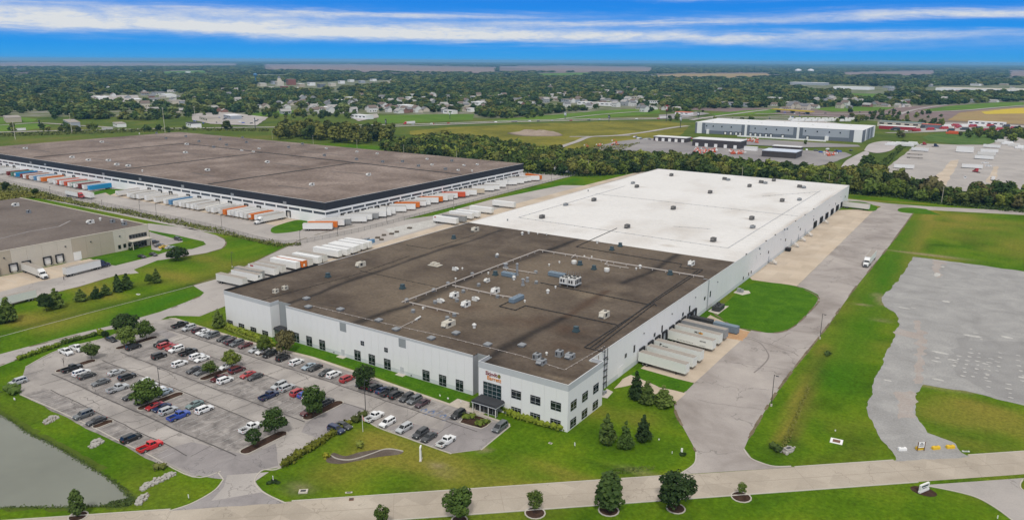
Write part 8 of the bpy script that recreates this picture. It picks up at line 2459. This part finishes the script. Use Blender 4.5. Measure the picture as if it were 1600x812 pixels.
MB().cyl(0, 0, 0, 30, 2.2, 1.6, 12).build('stem', plain('tower blue', (0.05, 0.16, 0.30), .5), t)
MB().cyl(0, 0, 30, 34, 1.6, 8, 16).cyl(0, 0, 34, 39, 8, 8, 16).cyl(0, 0, 39, 43, 8, 2, 16).build('tank', plain('tank blue', (0.06, 0.18, 0.34), .5), t)
for px, w, lab in ((1247, 30, 'leftmost white storage tank far beyond the town'), (1266.5, 30, 'second white storage tank from the left far beyond the town'), (1285, 22, 'third white storage tank, lower and paler'), (1325, 24, 'rightmost low white storage tank far away')):
 c = at(px, 113 if w == 30 else 109.5)
 t = empty('storage_tank', (c.x, c.y, 0), 0, lab, 'tank', 'white storage tanks')
 MB().cyl(0, 0, 0, w * .8 if w == 30 else w * .4, w, w, 18).build('tank_wall', M['far_white'], t)
 MB().cyl(0, 0, w * .8 if w == 30 else w * .4, w * 1.05 if w == 30 else w * .55, w * .98, w * .25, 18).build('tank_roof', M['far_white'], t)
 MB().box(-w * .5, -w * 1.02, 0, w * .5, -w * .9, w * .35).build('tank_door', M['far_gray'], t)
# sign poles
for px, pyb, pyt, w, h, mt, lab in ((1041, 190, 164, 5, 9, 'red_fascia', 'tall pole sign with stacked red panels beyond the highway'), (883, 186, 175, 8, 6, 'far_gray', 'grey billboard beside the highway in the middle'), (951.5, 191, 180, 6, 5, 'billboard_dark', 'dark red billboard beside the highway'), (399, 201, 184, 9, 6, 'billboard_dark', 'dark billboard behind the olive trees'), (603, 197, 186, 7, 7, 'billboard_dark', 'dark billboard by the green field'), (703, 186, 174, 8, 7, 'field_green', 'yellow green billboard in the green field'), (1063, 200, 181, 4, 7, 'far_gray', 'narrow grey pole sign near the petrol station'), (1091, 184, 175, 6, 6, 'navy_band', 'blue pole sign at the highway crossing'), (63, 203, 188, 5, 4, 'billboard_dark', 'small dark pole sign on the left field')):
 c = at(px, pyb)
 hd = Vector((c.x - CAM.x, c.y - CAM.y)).length
 d = ray(px, pyt)
 H_ = CAM.z + d.z * hd / Vector((d.x, d.y)).length
 t = empty('pole_sign', (c.x, c.y, 0), R(-35), lab, 'sign', 'roadside signs')
 MB().cyl(0, 0, 0, H_ - h, .5, .4, 8).build('pole', M['steel_dark'], t)
 MB().box(-w / 2, -.4, H_ - h, w / 2, .4, H_).build('board', M[mt], t)
 MB().box(-w / 2 * .8, -.45, H_ - h * .8, w / 2 * .8, -.401, H_ - h * .3).build('board_face', M['far_white'] if mt != 'billboard_dark' else M['far_gray'], t)
for px, pyb, pyt, lab in ((112.5, 208, 177, 'tall pale pole at the left of the highway'), (258, 207, 168, 'tallest pale pole left of the plaza'), (24, 218, 189, 'pale pole near the frame edge, left of the gravel roof'), (306, 196, 166, 'pale pole with crossarm beside the plaza'), (699, 178, 150, 'tall thin mast in the middle of the town'), (591, 178, 160, 'thin mast left of the green field'), (483, 178, 162, 'thin mast beyond the olive trees')):
 c = at(px, pyb)
 hd = Vector((c.x - CAM.x, c.y - CAM.y)).length
 d = ray(px, pyt)
 H_ = CAM.z + d.z * hd / Vector((d.x, d.y)).length
 t = empty('mast', (c.x, c.y, 0), 0, lab, 'pole', 'tall poles beyond the gravel roof')
 MB().cyl(0, 0, 0, H_, .35, .2, 7).build('pole', M['tan_pale'], t)
 MB().box(-2, -.15, H_ - 1.2, 2, .15, H_ - .8).build('crossarm', M['tan_pale'], t)
# orange lifts in the equipment yard
lift = empty('boom_lift')
MB().box(-1.1, -1.6, .5, 1.1, 1.6, 1.5).build('chassis', M['lift_orange'], lift)
for s in (-1, 1):
 for y in (-1.1, 1.1):
  link('wheel', wheel_mesh(.5, .3), lift, (s * 1.1, y, .5))
MB().tube([(0, -1, 1.5), (0, 1.8, 4.2), (0, 5.2, 3.2)], [.28, .24, .18], 6).build('boom', M['lift_orange'], lift)
MB().box(-.9, 5.0, 2.4, .9, 6.0, 3.6).build('basket', M['plate_white'], lift)
first = True
for cx, cy, n, sx, sy in ((1101, 239, 22, 16, 3.0), (1150, 241, 12, 9, 1.6), (1176, 222, 12, 8, 2.4), (1296, 243, 9, 6, 1.6), (938, 229, 3, 4, 1.0), (918, 230, 1, 0, 0), (960, 226, 5, 6, 2.0)):
 for k in range(n):
  c = at(cx + rng.uniform(-sx, sx), cy + rng.uniform(-sy, sy))
  o = lift if first else copy_tree(lift)
  first = False
  o.location = (c.x, c.y, .3); o.rotation_euler = (0, 0, rng.uniform(0, 6.28))
  s = rng.uniform(.6, 1.0); o.scale = (s, s, s * rng.uniform(.8, 1.3))
  tag(o, 'orange boom lift parked in the equipment yard beyond the tree belt', 'boom lift', 'orange lifts in the equipment yard')
# vehicles too small to show parts, beyond the tree belt
def far_vehicle(px, py, L, W, H_, mat, name, label, cat, group, ang):
 c = at(px, py)
 mb = MB().box(-L / 2, -W / 2, .4, L / 2, W / 2, H_ * .6)
 mb.taper(-L * .32, -W / 2, L * .42, W / 2, H_ * .6, H_, .25)
 for x in (-L * .3, L * .3):
  mb.cyl(-W / 2 + .1 if False else x, .42, -W / 2 - .02, W / 2 + .02, .42, n=8, axis='y')
 o = mb.build(name, mat, None, (c.x, c.y, .35), ang)
 return tag(o, label, cat, group)
for k in range(96):
 px, py = [(rng.uniform(985, 1085), rng.uniform(214, 222)), (rng.uniform(1220, 1330), rng.uniform(233, 240)), (rng.uniform(640, 1080), rng.uniform(183.5, 197)), (rng.uniform(300, 410), rng.uniform(182, 194)), (rng.uniform(1390, 1560), rng.uniform(196, 206)), (rng.uniform(1200, 1420), rng.uniform(176, 187))][k % 6]
 if k % 6 == 2:
  t_ = (px - 640) / 440.0
  py = 195.8 - 10.5 * t_ ** .8
 far_vehicle(px, py, 4.8, 1.9, 1.6, PAINT[['white', 'black', 'silver', 'dark', 'red', 'blue', 'gray', 'white'][k % 8]], 'distant_car', ['car in the equipment yard far beyond the tree belt', 'car parked by the grey distribution centre yard', 'car on the highway beyond the olive field', 'car outside the plazas behind the gravel roof', 'car at the travel centre on the right', 'car near the highway bridge'][k % 6], 'car', ['distant cars at the equipment yard', 'distant cars by the sheds', 'distant cars on the highway', 'distant cars at the plazas', 'distant cars at the travel centre', 'distant cars near the bridge'][k % 6], rng.uniform(0, 3.1) if k % 6 != 2 else R(45))
for k in range(38):
 px, py = [(1236 + k * 2.6, 188 + (k % 4) * 1.2), (1383 + k * 5.4, 199 + (k % 5) * 1.6)][k % 2]
 far_vehicle(px, py, 13, 2.6, 4.0, [BOXC['white'], PAINT['red'], BOXC['white'], BOXC['dark']][k % 4], 'distant_truck', ['truck in the lot behind the grey distribution centre', 'truck at the travel centre pumps'][k % 2], 'truck', ['distant trucks behind the distribution centre', 'distant trucks at the travel centre'][k % 2], rng.uniform(.6, 1.2))
c = at(1481, 207.5)
far_vehicle(1488, 210, 16, 3, 4.2, M['lift_orange'], 'shipping_container', 'long orange container beside the reed patch', 'container', None, R(-5))
# ------------------------------------------------------------------ houses
HW = [plain('siding white', (0.66, 0.66, 0.65), .8), plain('siding cream', (0.55, 0.50, 0.42), .8), plain('siding grey', (0.33, 0.35, 0.37), .8), plain('brick house', (0.26, 0.14, 0.11), .9)]
HR = [plain('shingle grey', (0.17, 0.17, 0.18), .9, 0, .15), plain('shingle brown', (0.17, 0.13, 0.11), .9, 0, .15), plain('shingle pale', (0.34, 0.33, 0.32), .9, 0, .1)]
def house_meshes(w, d, h, rh):
 wl_ = MB().box(-w / 2, -d / 2, 0, w / 2, d / 2, h)
 wl_.add([(-w / 2, -d / 2, h), (-w / 2, d / 2, h), (-w / 2, 0, h + rh), (w / 2, -d / 2, h), (w / 2, d / 2, h), (w / 2, 0, h + rh)], [(0, 2, 1), (3, 4, 5)])
 e = .5
 rf = MB().add([(-w / 2 - e, -d / 2 - e, h - .25), (w / 2 + e, -d / 2 - e, h - .25), (w / 2 + e, 0, h + rh + .12), (-w / 2 - e, 0, h + rh + .12), (w / 2 + e, d / 2 + e, h - .25), (-w / 2 - e, d / 2 + e, h - .25)], [(0, 1, 2, 3), (3, 2, 4, 5)])
 wd = MB()
 for x in (-w * .32, w * .05, w * .32):
  wd.box(x - .6, -d / 2 - .06, 1.0, x + .6, -d / 2 + .02, 2.3)
 return wl_.mesh('wall', HW[0]), rf.mesh('roof', HR[0]), wd.mesh('window', M['glass'])
HM = [house_meshes(12, 8, 3.2, 2.4), house_meshes(15, 9, 3.0, 2.2), house_meshes(10, 8, 5.6, 2.8)]
wn = ['white', 'cream', 'grey', 'brick']
rn2 = ['grey', 'brown', 'pale']
def house(px, py):
 c = at(px, py)
 k, a, b = rng.integers(0, 3), rng.choice(4, p=[.5, .22, .18, .10]), rng.integers(0, 3)
 o = empty('house', (c.x, c.y, 0), R(rng.choice([-25, 65, -20, 70])) + rng.uniform(-.1, .1), f'{wn[a]} walled house with {rn2[b]} roof in the wooded town', 'house', f'{wn[a]} houses with {rn2[b]} roofs')
 m_ = HM[k]
 w_ = link('wall', m_[0], o); paint(w_, HW[a])
 r_ = link('roof', m_[1], o); paint(r_, HR[b])
 link('window', m_[2], o)
 s = rng.uniform(1.1, 1.6)
 o.scale = (s, s, s)
 HSPOT.append((c.x, c.y))
for x0, y0, x1, y1, n in ((430, 163, 560, 178, 22), (570, 166, 770, 177, 32), (440, 150, 770, 164, 28), (780, 152, 1010, 172, 36), (1000, 166, 1060, 178, 6), (800, 138, 1080, 152, 14), (1200, 160, 1290, 172, 16), (1290, 158, 1420, 170, 22), (150, 140, 390, 158, 26), (560, 120, 770, 140, 24), (0, 112, 300, 145, 18), (780, 122, 1100, 140, 16), (220, 166, 420, 178, 10), (1420, 130, 1590, 160, 10), (1080, 140, 1300, 158, 8)):
 for _ in range(n):
  house(rng.uniform(x0, x1), rng.uniform(y0, y1))
# ------------------------------------------------------------------ woodland belt: trees one by one, the rest behind them as one mass
def px_of(X, Y, Z=0.0):
 """pixel of ground points (numpy)"""
 Rm = np.array(ROT)
 d = np.stack([X - CAM.x, Y - CAM.y, np.zeros_like(X) + (Z - CAM.z)], -1) @ Rm
 return 800 - FPX * d[..., 0] / d[..., 2], 406 + FPX * d[..., 1] / d[..., 2]
def scatter(poly, spacing, keep=None):
 xs, ys = [p[0] for p in poly], [p[1] for p in poly]
 out = []
 X, Y = np.meshgrid(np.arange(min(xs), max(xs), spacing), np.arange(min(ys), max(ys), spacing))
 X = X + rng.uniform(-.48, .48, X.shape) * spacing
 Y = Y + rng.uniform(-.48, .48, Y.shape) * spacing
 k = inside([(p[0], p[1]) for p in poly], X, Y)
 return X[k], Y[k]
WT = ['green', 'yellow green', 'olive', 'dark green', 'mid green', 'bronze green']
WV = []
for i in range(6):
 h, w = 9.0, rng.uniform(7.5, 10)
 WV.append((crown('crown', 420, round_lobes(h, w, 8, .12), .62, LEAF[['wood', 'light', 'olive', 'dark', 'mid', 'brown'][i]], .62), trunk_mesh(h, .16, 2)))
BELT = G2([(600, 237), (700, 251), (820, 269), (905, 275), (960, 274), (1010, 268), (1100, 273), (1330, 303), (1400, 309), (1470, 318), (1600, 330), (1800, 352), (1800, 322), (1600, 309), (1545, 301), (1480, 306), (1430, 298), (1376, 272), (1340, 276), (1320, 275), (1240, 270), (1180, 266), (1080, 254), (960, 248), (900, 245), (850, 240), (800, 233), (740, 222), (690, 221), (640, 228), (602, 229)])
bxs, bys = scatter(BELT, 6.6)
OLV = G2([(425, 219), (440, 206), (470, 204), (520, 209), (580, 212), (612, 214), (612, 224), (560, 226), (480, 221)])
oxs, oys = scatter(OLV, 15)
extra = [(695, 222, 15, 2, 'tall olive tree standing alone in the weedy field', 1.25), (355, 203, 13, 2, 'large olive tree between the plaza and the gravel roof', 1.3), (263, 207, 8, 3, 'dark tree left of the plazas', 1.0), (66, 203, 10, 3, 'dark tree beside the grey motel', 1.0), (1405, 215, 9, 2, 'olive tree between the retention pond and the reed patch', 1.2), (1410, 216, 8, 5, 'smaller tree beside the olive tree by the reed patch', 1.0), (1355, 262, 12, 3, 'large dark tree on the canal bank', 1.35), (1258, 226, 6, 3, 'small tree near the pale blue roofed shed', .8)]
dcam = (bxs - CAM.x) ** 2 + (bys - CAM.y) ** 2
order = np.argsort(dcam + 1e7 * (px_of(bxs, bys)[0] > 1640))
NB = 190
def wood_tree(x, y, h, v, wk, label, group):
 o = empty('woodland_tree', (x, y, 0), rng.uniform(0, 6.28), label, 'tree', group)
 o.scale = (h / 9 * wk, h / 9 * wk, h / 9)
 link('crown', WV[v][0], o)
 link('trunk', WV[v][1], o)
for j in order[:NB]:
 x, y = bxs[j], bys[j]
 h = (2.5 + 11 * float(fbm(np.array(x * .05), np.array(y * .05), 91, 3))) * rng.uniform(.6, 1.45)
 v = int(rng.integers(0, 6))
 sec = 'behind the gravel roofed warehouse' if x < -250 else ('behind the white roofed warehouse' if x < 10 else 'beside the far trailer yard')
 wood_tree(x, y, h, v, rng.uniform(.85, 1.15), f'{WT[v]} tree in the belt {sec}', f'{WT[v]} belt trees {sec}')
for x, y in zip(oxs, oys):
 wood_tree(x, y, rng.uniform(13, 20), 2 if rng.uniform() < .8 else 0, rng.uniform(.85, 1.1), 'tall olive tree in the clump behind the gravel roofed warehouse', 'tall olive trees behind the gravel roof')
for px, py, h, v, lab, wk in extra:
 c = at(px, py); wood_tree(c.x, c.y, h, v, wk, lab, None)
rest = [(bxs[j], bys[j]) for j in order[NB:]]
# a mass of trees: points that each carry one crown
def forest(name, pts, protos, hmin, hmax, sink=0.0):
 """one object: crowns of the given meshes on the given points"""
 pts = np.array(pts)
 which = rng.integers(0, len(protos), len(pts))
 for i, pm in enumerate(protos):
  q = pts[which == i]
  if not len(q):
   continue
  me = bpy.data.meshes.new(name)
  me.from_pydata(np.column_stack([q[:, 0], q[:, 1], np.full(len(q), -sink)]).tolist(), [], [])
  a = me.attributes.new('sc', 'FLOAT_VECTOR', 'POINT')
  hh = rng.uniform(hmin, hmax, len(q)) * (q[:, 2] if q.shape[1] > 2 else 1.0)
  ww = hh * rng.uniform(.85, 1.25, len(q)) * (q[:, 3] if q.shape[1] > 3 else 1.0)
  a.data.foreach_set('vector', np.column_stack([ww, ww, hh]).ravel().astype(np.float32))
  a = me.attributes.new('rt', 'FLOAT_VECTOR', 'POINT')
  a.data.foreach_set('vector', np.column_stack([np.zeros(len(q)), np.zeros(len(q)), rng.uniform(0, 6.28, len(q))]).ravel().astype(np.float32))
  o = link(name, me)
  o['kind'] = 'stuff'
  src = bpy.data.objects.new('crown_source', pm)
  ng = bpy.data.node_groups.new(name, 'GeometryNodeTree')
  ng.interface.new_socket('Geometry', in_out='INPUT', socket_type='NodeSocketGeometry')
  ng.interface.new_socket('Geometry', in_out='OUTPUT', socket_type='NodeSocketGeometry')
  nin, nout = ng.nodes.new('NodeGroupInput'), ng.nodes.new('NodeGroupOutput')
  oi = ng.nodes.new('GeometryNodeObjectInfo'); oi.inputs['Object'].default_value = src; oi.inputs['As Instance'].default_value = True
  ip = ng.nodes.new('GeometryNodeInstanceOnPoints')
  at1 = ng.nodes.new('GeometryNodeInputNamedAttribute'); at1.data_type = 'FLOAT_VECTOR'; at1.inputs['Name'].default_value = 'sc'
  at2 = ng.nodes.new('GeometryNodeInputNamedAttribute'); at2.data_type = 'FLOAT_VECTOR'; at2.inputs['Name'].default_value = 'rt'
  ng.links.new(nin.outputs[0], ip.inputs['Points'])
  ng.links.new(oi.outputs['Geometry'], ip.inputs['Instance'])
  ng.links.new(at1.outputs[0], ip.inputs['Scale'])
  er = ng.nodes.new('FunctionNodeEulerToRotation')
  ng.links.new(at2.outputs[0], er.inputs[0])
  ng.links.new(er.outputs[0], ip.inputs['Rotation'])
  ng.links.new(ip.outputs[0], nout.inputs[0])
  md = o.modifiers.new('scatter', 'NODES'); md.node_group = ng
UC = [crown('town_crown', 210, [(l[0] / 9, l[1] / 9, l[2] / 9, l[3] / 9, l[4] / 9, l[5] / 9) for l in round_lobes(9, rng.uniform(8, 11), 6, .02)], .085, LEAF[['town', 'town', 'mid', 'wood', 'olive'][i]], .74) for i in range(5)]
UW = [crown('woodland_crown', 260, [(l[0] / 9, l[1] / 9, l[2] / 9, l[3] / 9, l[4] / 9, l[5] / 9) for l in round_lobes(9, rng.uniform(8, 11), 7, .05)], .075, LEAF[['wood', 'olive', 'light', 'dark'][i]], .66) for i in range(4)]
forest('woodland', rest, UW, 4, 13)
# more rigs standing in the far right yard
for k in range(18):
 px, py = [(1392 + k * 2.2, 226 + rng.uniform(-1, 4)), (1560 + k * 3.5, 222 + k * 1.1), (1470 + k * 4.5, 197 + rng.uniform(0, 5))][k % 3]
 far_vehicle(px, py, 13, 2.6, 3.9, [BOXC['white'], BOXC['dirty'], PAINT['red']][k % 3 if k % 2 else 0], 'distant_truck', ['truck by the fence above the far trailer yard', 'truck at the right edge of the far trailer yard', 'truck in front of the white garage'][k % 3], 'truck', ['rigs by the fence', 'rigs at the right edge', 'rigs before the garage'][k % 3], rng.uniform(-.2, .4))
# rough hedgerow scrub at the foot of the belt and along the ditches
brush('belt_undergrowth', G2([(600, 237), (700, 252), (820, 271), (905, 276.5), (940, 275), (1010, 269), (1100, 274), (1330, 304), (1400, 310), (1470, 320), (1600, 333), (1600, 325), (1470, 312), (1330, 297), (1200, 280), (1000, 264), (820, 262), (700, 246), (600, 232)]), 16000, .55, 2.6, LEAF['brush'])
brush('field_weeds', G2([(640, 212), (800, 230), (860, 243), (960, 240), (1000, 224), (930, 230), (860, 240), (760, 222), (680, 209)]), 5000, .7, 2.0, LEAF['olive'])
brush('bank_weeds', G2([(1376, 270), (1392, 252), (1412, 232), (1424, 222), (1410, 219), (1398, 236), (1370, 258), (1345, 276)]), 2600, .6, 1.6, LEAF['light'])
brush('roadside_weeds', G2([(-60, 216), (60, 212), (180, 208), (300, 204), (420, 206), (420, 202), (300, 201), (150, 204), (0, 209), (-60, 211)]), 7000, .8, 2.4, LEAF['brush'])
M['town_ground'] = ground_mat('town lots and lawns', ((0.085, 0.12, 0.035), (0.15, 0.16, 0.09), (0.26, 0.245, 0.22)), 0.02, 0.08, grain=0.4)
sheet('town_ground', G2([(-400, 186), (0, 183), (300, 182), (590, 178), (770, 186), (1040, 168), (1300, 170), (1600, 160), (2000, 156), (2000, 122), (1500, 118), (800, 117), (300, 115), (-400, 118)])[::-1], -.012, M['town_ground'])
# ---- the wooded town and the country beyond it
holes = [[(x, y) for x, y in h] for h in (
 [(586, 179), (744, 176), (742, 190), (584, 195)], [(765, 190), (850, 179), (940, 171), (1032, 166), (1040, 190), (780, 196)], [(386, 180), (420, 173), (474, 170), (474, 179), (390, 184)], [(-100, 200), (-100, 184), (70, 180), (90, 196), (60, 206)],
 [(640, 212), (640, 196), (1080, 182), (1100, 205), (1060, 216), (930, 232), (860, 243)], [(1060, 190), (1100, 180), (1180, 170), (1300, 168), (1500, 163), (1700, 158), (1700, 196), (1560, 200), (1440, 200), (1300, 196)],
 [(1318, 156), (1326, 145), (1386, 145), (1386, 154)], [(140, 162), (140, 150), (215, 148), (285, 146), (288, 156), (222, 162)], [(1210, 135), (1260, 130), (1390, 136), (1410, 143), (1400, 146), (1300, 145)], [(1440, 147), (1450, 135), (1700, 132), (1700, 147)],
 [(1015, 123), (1015, 118), (1060, 114.5), (1204, 114), (1204, 121), (1100, 123)], [(290, 200), (290, 186), (330, 176), (420, 182), (420, 200)], [(820, 168), (880, 160), (990, 158), (990, 168), (880, 172)], [(545, 190), (545, 180), (592, 176), (592, 190)],
 [(-100, 105), (-100, 99.5), (40, 96.5), (372, 99), (370, 104), (120, 105)], [(412, 110), (412, 100.5), (560, 101), (778, 105), (774, 115), (600, 113)], [(778, 113), (778, 104), (880, 102.5), (1022, 105), (1018, 114), (880, 113)], [(1316, 119), (1316, 113), (1462, 110), (1462, 118)], [(1574, 122), (1574, 110), (1720, 109), (1720, 122)], [(838, 119), (838, 114), (924, 113), (924, 118)], [(250, 117), (250, 111.5), (324, 109.5), (324, 115)],
 [(60, 200), (60, 190), (190, 190), (200, 200)], [(1025, 185), (1025, 178), (1110, 173), (1110, 184)], [(395, 142), (398, 132), (470, 129), (615, 125), (615, 134), (530, 140), (470, 144)])]
def townmask(X, Y, clear=True):
 px, py = px_of(X, Y)
 ok = (px > -260) & (px < 1860) & (py > 96.3) & (py < 199)
 # near edge of the wooded town
 edge = np.interp(px, [-300, 0, 60, 200, 300, 420, 520, 600, 700, 780, 860, 960, 1050, 1100, 1200, 1300, 1420, 1480, 1600, 1900], [180, 181, 186, 190, 184, 182, 181, 178, 177, 186, 178, 168, 172, 170, 168, 171, 166, 164, 158, 158])
 ok &= py < edge
 for h in holes:
  ok &= ~inside(h, px, py)
 return ok, px, py
hs = np.array(HSPOT)
hdir = np.array([CAM.x, CAM.y])[None] - hs
hdir /= np.linalg.norm(hdir, axis=1)[:, None]
CAMXY = np.array([CAM.x, CAM.y])
def town_ring(r0, r1, sp, dens_scale, thr):
 n = int(1.45 * (r1 ** 2 - r0 ** 2) / 2 / sp ** 2)
 r = np.sqrt(rng.uniform(r0 ** 2, r1 ** 2, n))
 a = rng.uniform(-.72, .72, n) + math.atan2(ROT[1][2] * -1, ROT[0][2] * -1)
 X, Y = CAM.x + r * np.cos(a), CAM.y + r * np.sin(a)
 ok, px, py = townmask(X, Y)
 nz = fbm(X * .006, Y * .006, 51, 4) * .6 + fbm(X * .025, Y * .025, 57, 2) * .4
 ok &= nz > thr
 X, Y = X[ok], Y[ok]
 if r0 < 4000:
  keep = np.ones(len(X), bool)
  for (hx, hy), hd_ in zip(hs, hdir):
   dx, dy = X - hx, Y - hy
   al = dx * hd_[0] + dy * hd_[1]
   ac = -dx * hd_[1] + dy * hd_[0]
   keep &= ~((al > -11) & (al < 75) & (np.abs(ac) < 9.5))
  X, Y = X[keep], Y[keep]
 return np.column_stack([X, Y])
near_t = town_ring(700, 2300, 16.5, 1, .43)
forest('town_trees', np.column_stack([near_t, rng.uniform(.75, 1.25, len(near_t)), np.full(len(near_t), 1.3)]), UC, 8, 14)
mid_t = town_ring(2300, 4600, 25, 1, .43)
forest('town_trees', np.column_stack([mid_t, rng.uniform(.8, 1.25, len(mid_t)), np.full(len(mid_t), 1.8)]), UC, 10, 16)
far_t = town_ring(4600, 13000, 48, 1, .53)
forest('far_woods', np.column_stack([far_t, np.ones(len(far_t)), np.full(len(far_t), 3.6)]), UC, 12, 17)
X_ = town_ring(13000, 42000, 260, 1, .52)
forest('far_woods', np.column_stack([X_, np.ones(len(X_)), np.full(len(X_), 19.0)]), UC, 14, 20)
# trees spread over the ground nearer than the town edge
sp_ = []
for (px0, py0, px1, py1, n) in ((1400, 176, 1480, 200, 26), (1310, 172, 1400, 192, 22), (1100, 188, 1200, 191, 5), (1500, 206, 1640, 216, 60), (1540, 212, 1640, 222, 18), (780, 176, 860, 186, 30), (0, 200, 300, 208, 16), (830, 164, 900, 174, 12), (1040, 184, 1060, 190, 4), (1300, 186, 1400, 191, 18), (1000, 168, 1100, 176, 26), (300, 172, 420, 182, 24), (420, 176, 560, 186, 40)):
 for _ in range(n):
  c = at(rng.uniform(px0, px1), rng.uniform(py0, py1)); sp_.append((c.x, c.y))
forest('scattered_trees', sp_, UW, 5, 11)
# kerbs collected above
o = KERBS.build('kerb', M['kerb']); o['kind'] = 'structure'
# ------------------------------------------------------------------ air
HZ = 70000.0
mb = MB().box(-HZ, -HZ, -2.3, HZ, HZ, 118.0)
hm = bpy.data.materials.new('air')
hm.use_nodes = True
T = NT(hm.node_tree)
for nd in list(hm.node_tree.nodes):
 hm.node_tree.nodes.remove(nd)
out = T.n('ShaderNodeOutputMaterial')
pv = T.n('ShaderNodeVolumePrincipled')
pv.inputs['Color'].default_value = (0.26, 0.62, 1.0, 1)
pv.inputs['Density'].default_value = 0.00005
pv.inputs['Anisotropy'].default_value = 0.0
T.l(pv.outputs[0], out.inputs['Volume'])
o = mb.build('haze', hm)
o['kind'] = 'stuff'
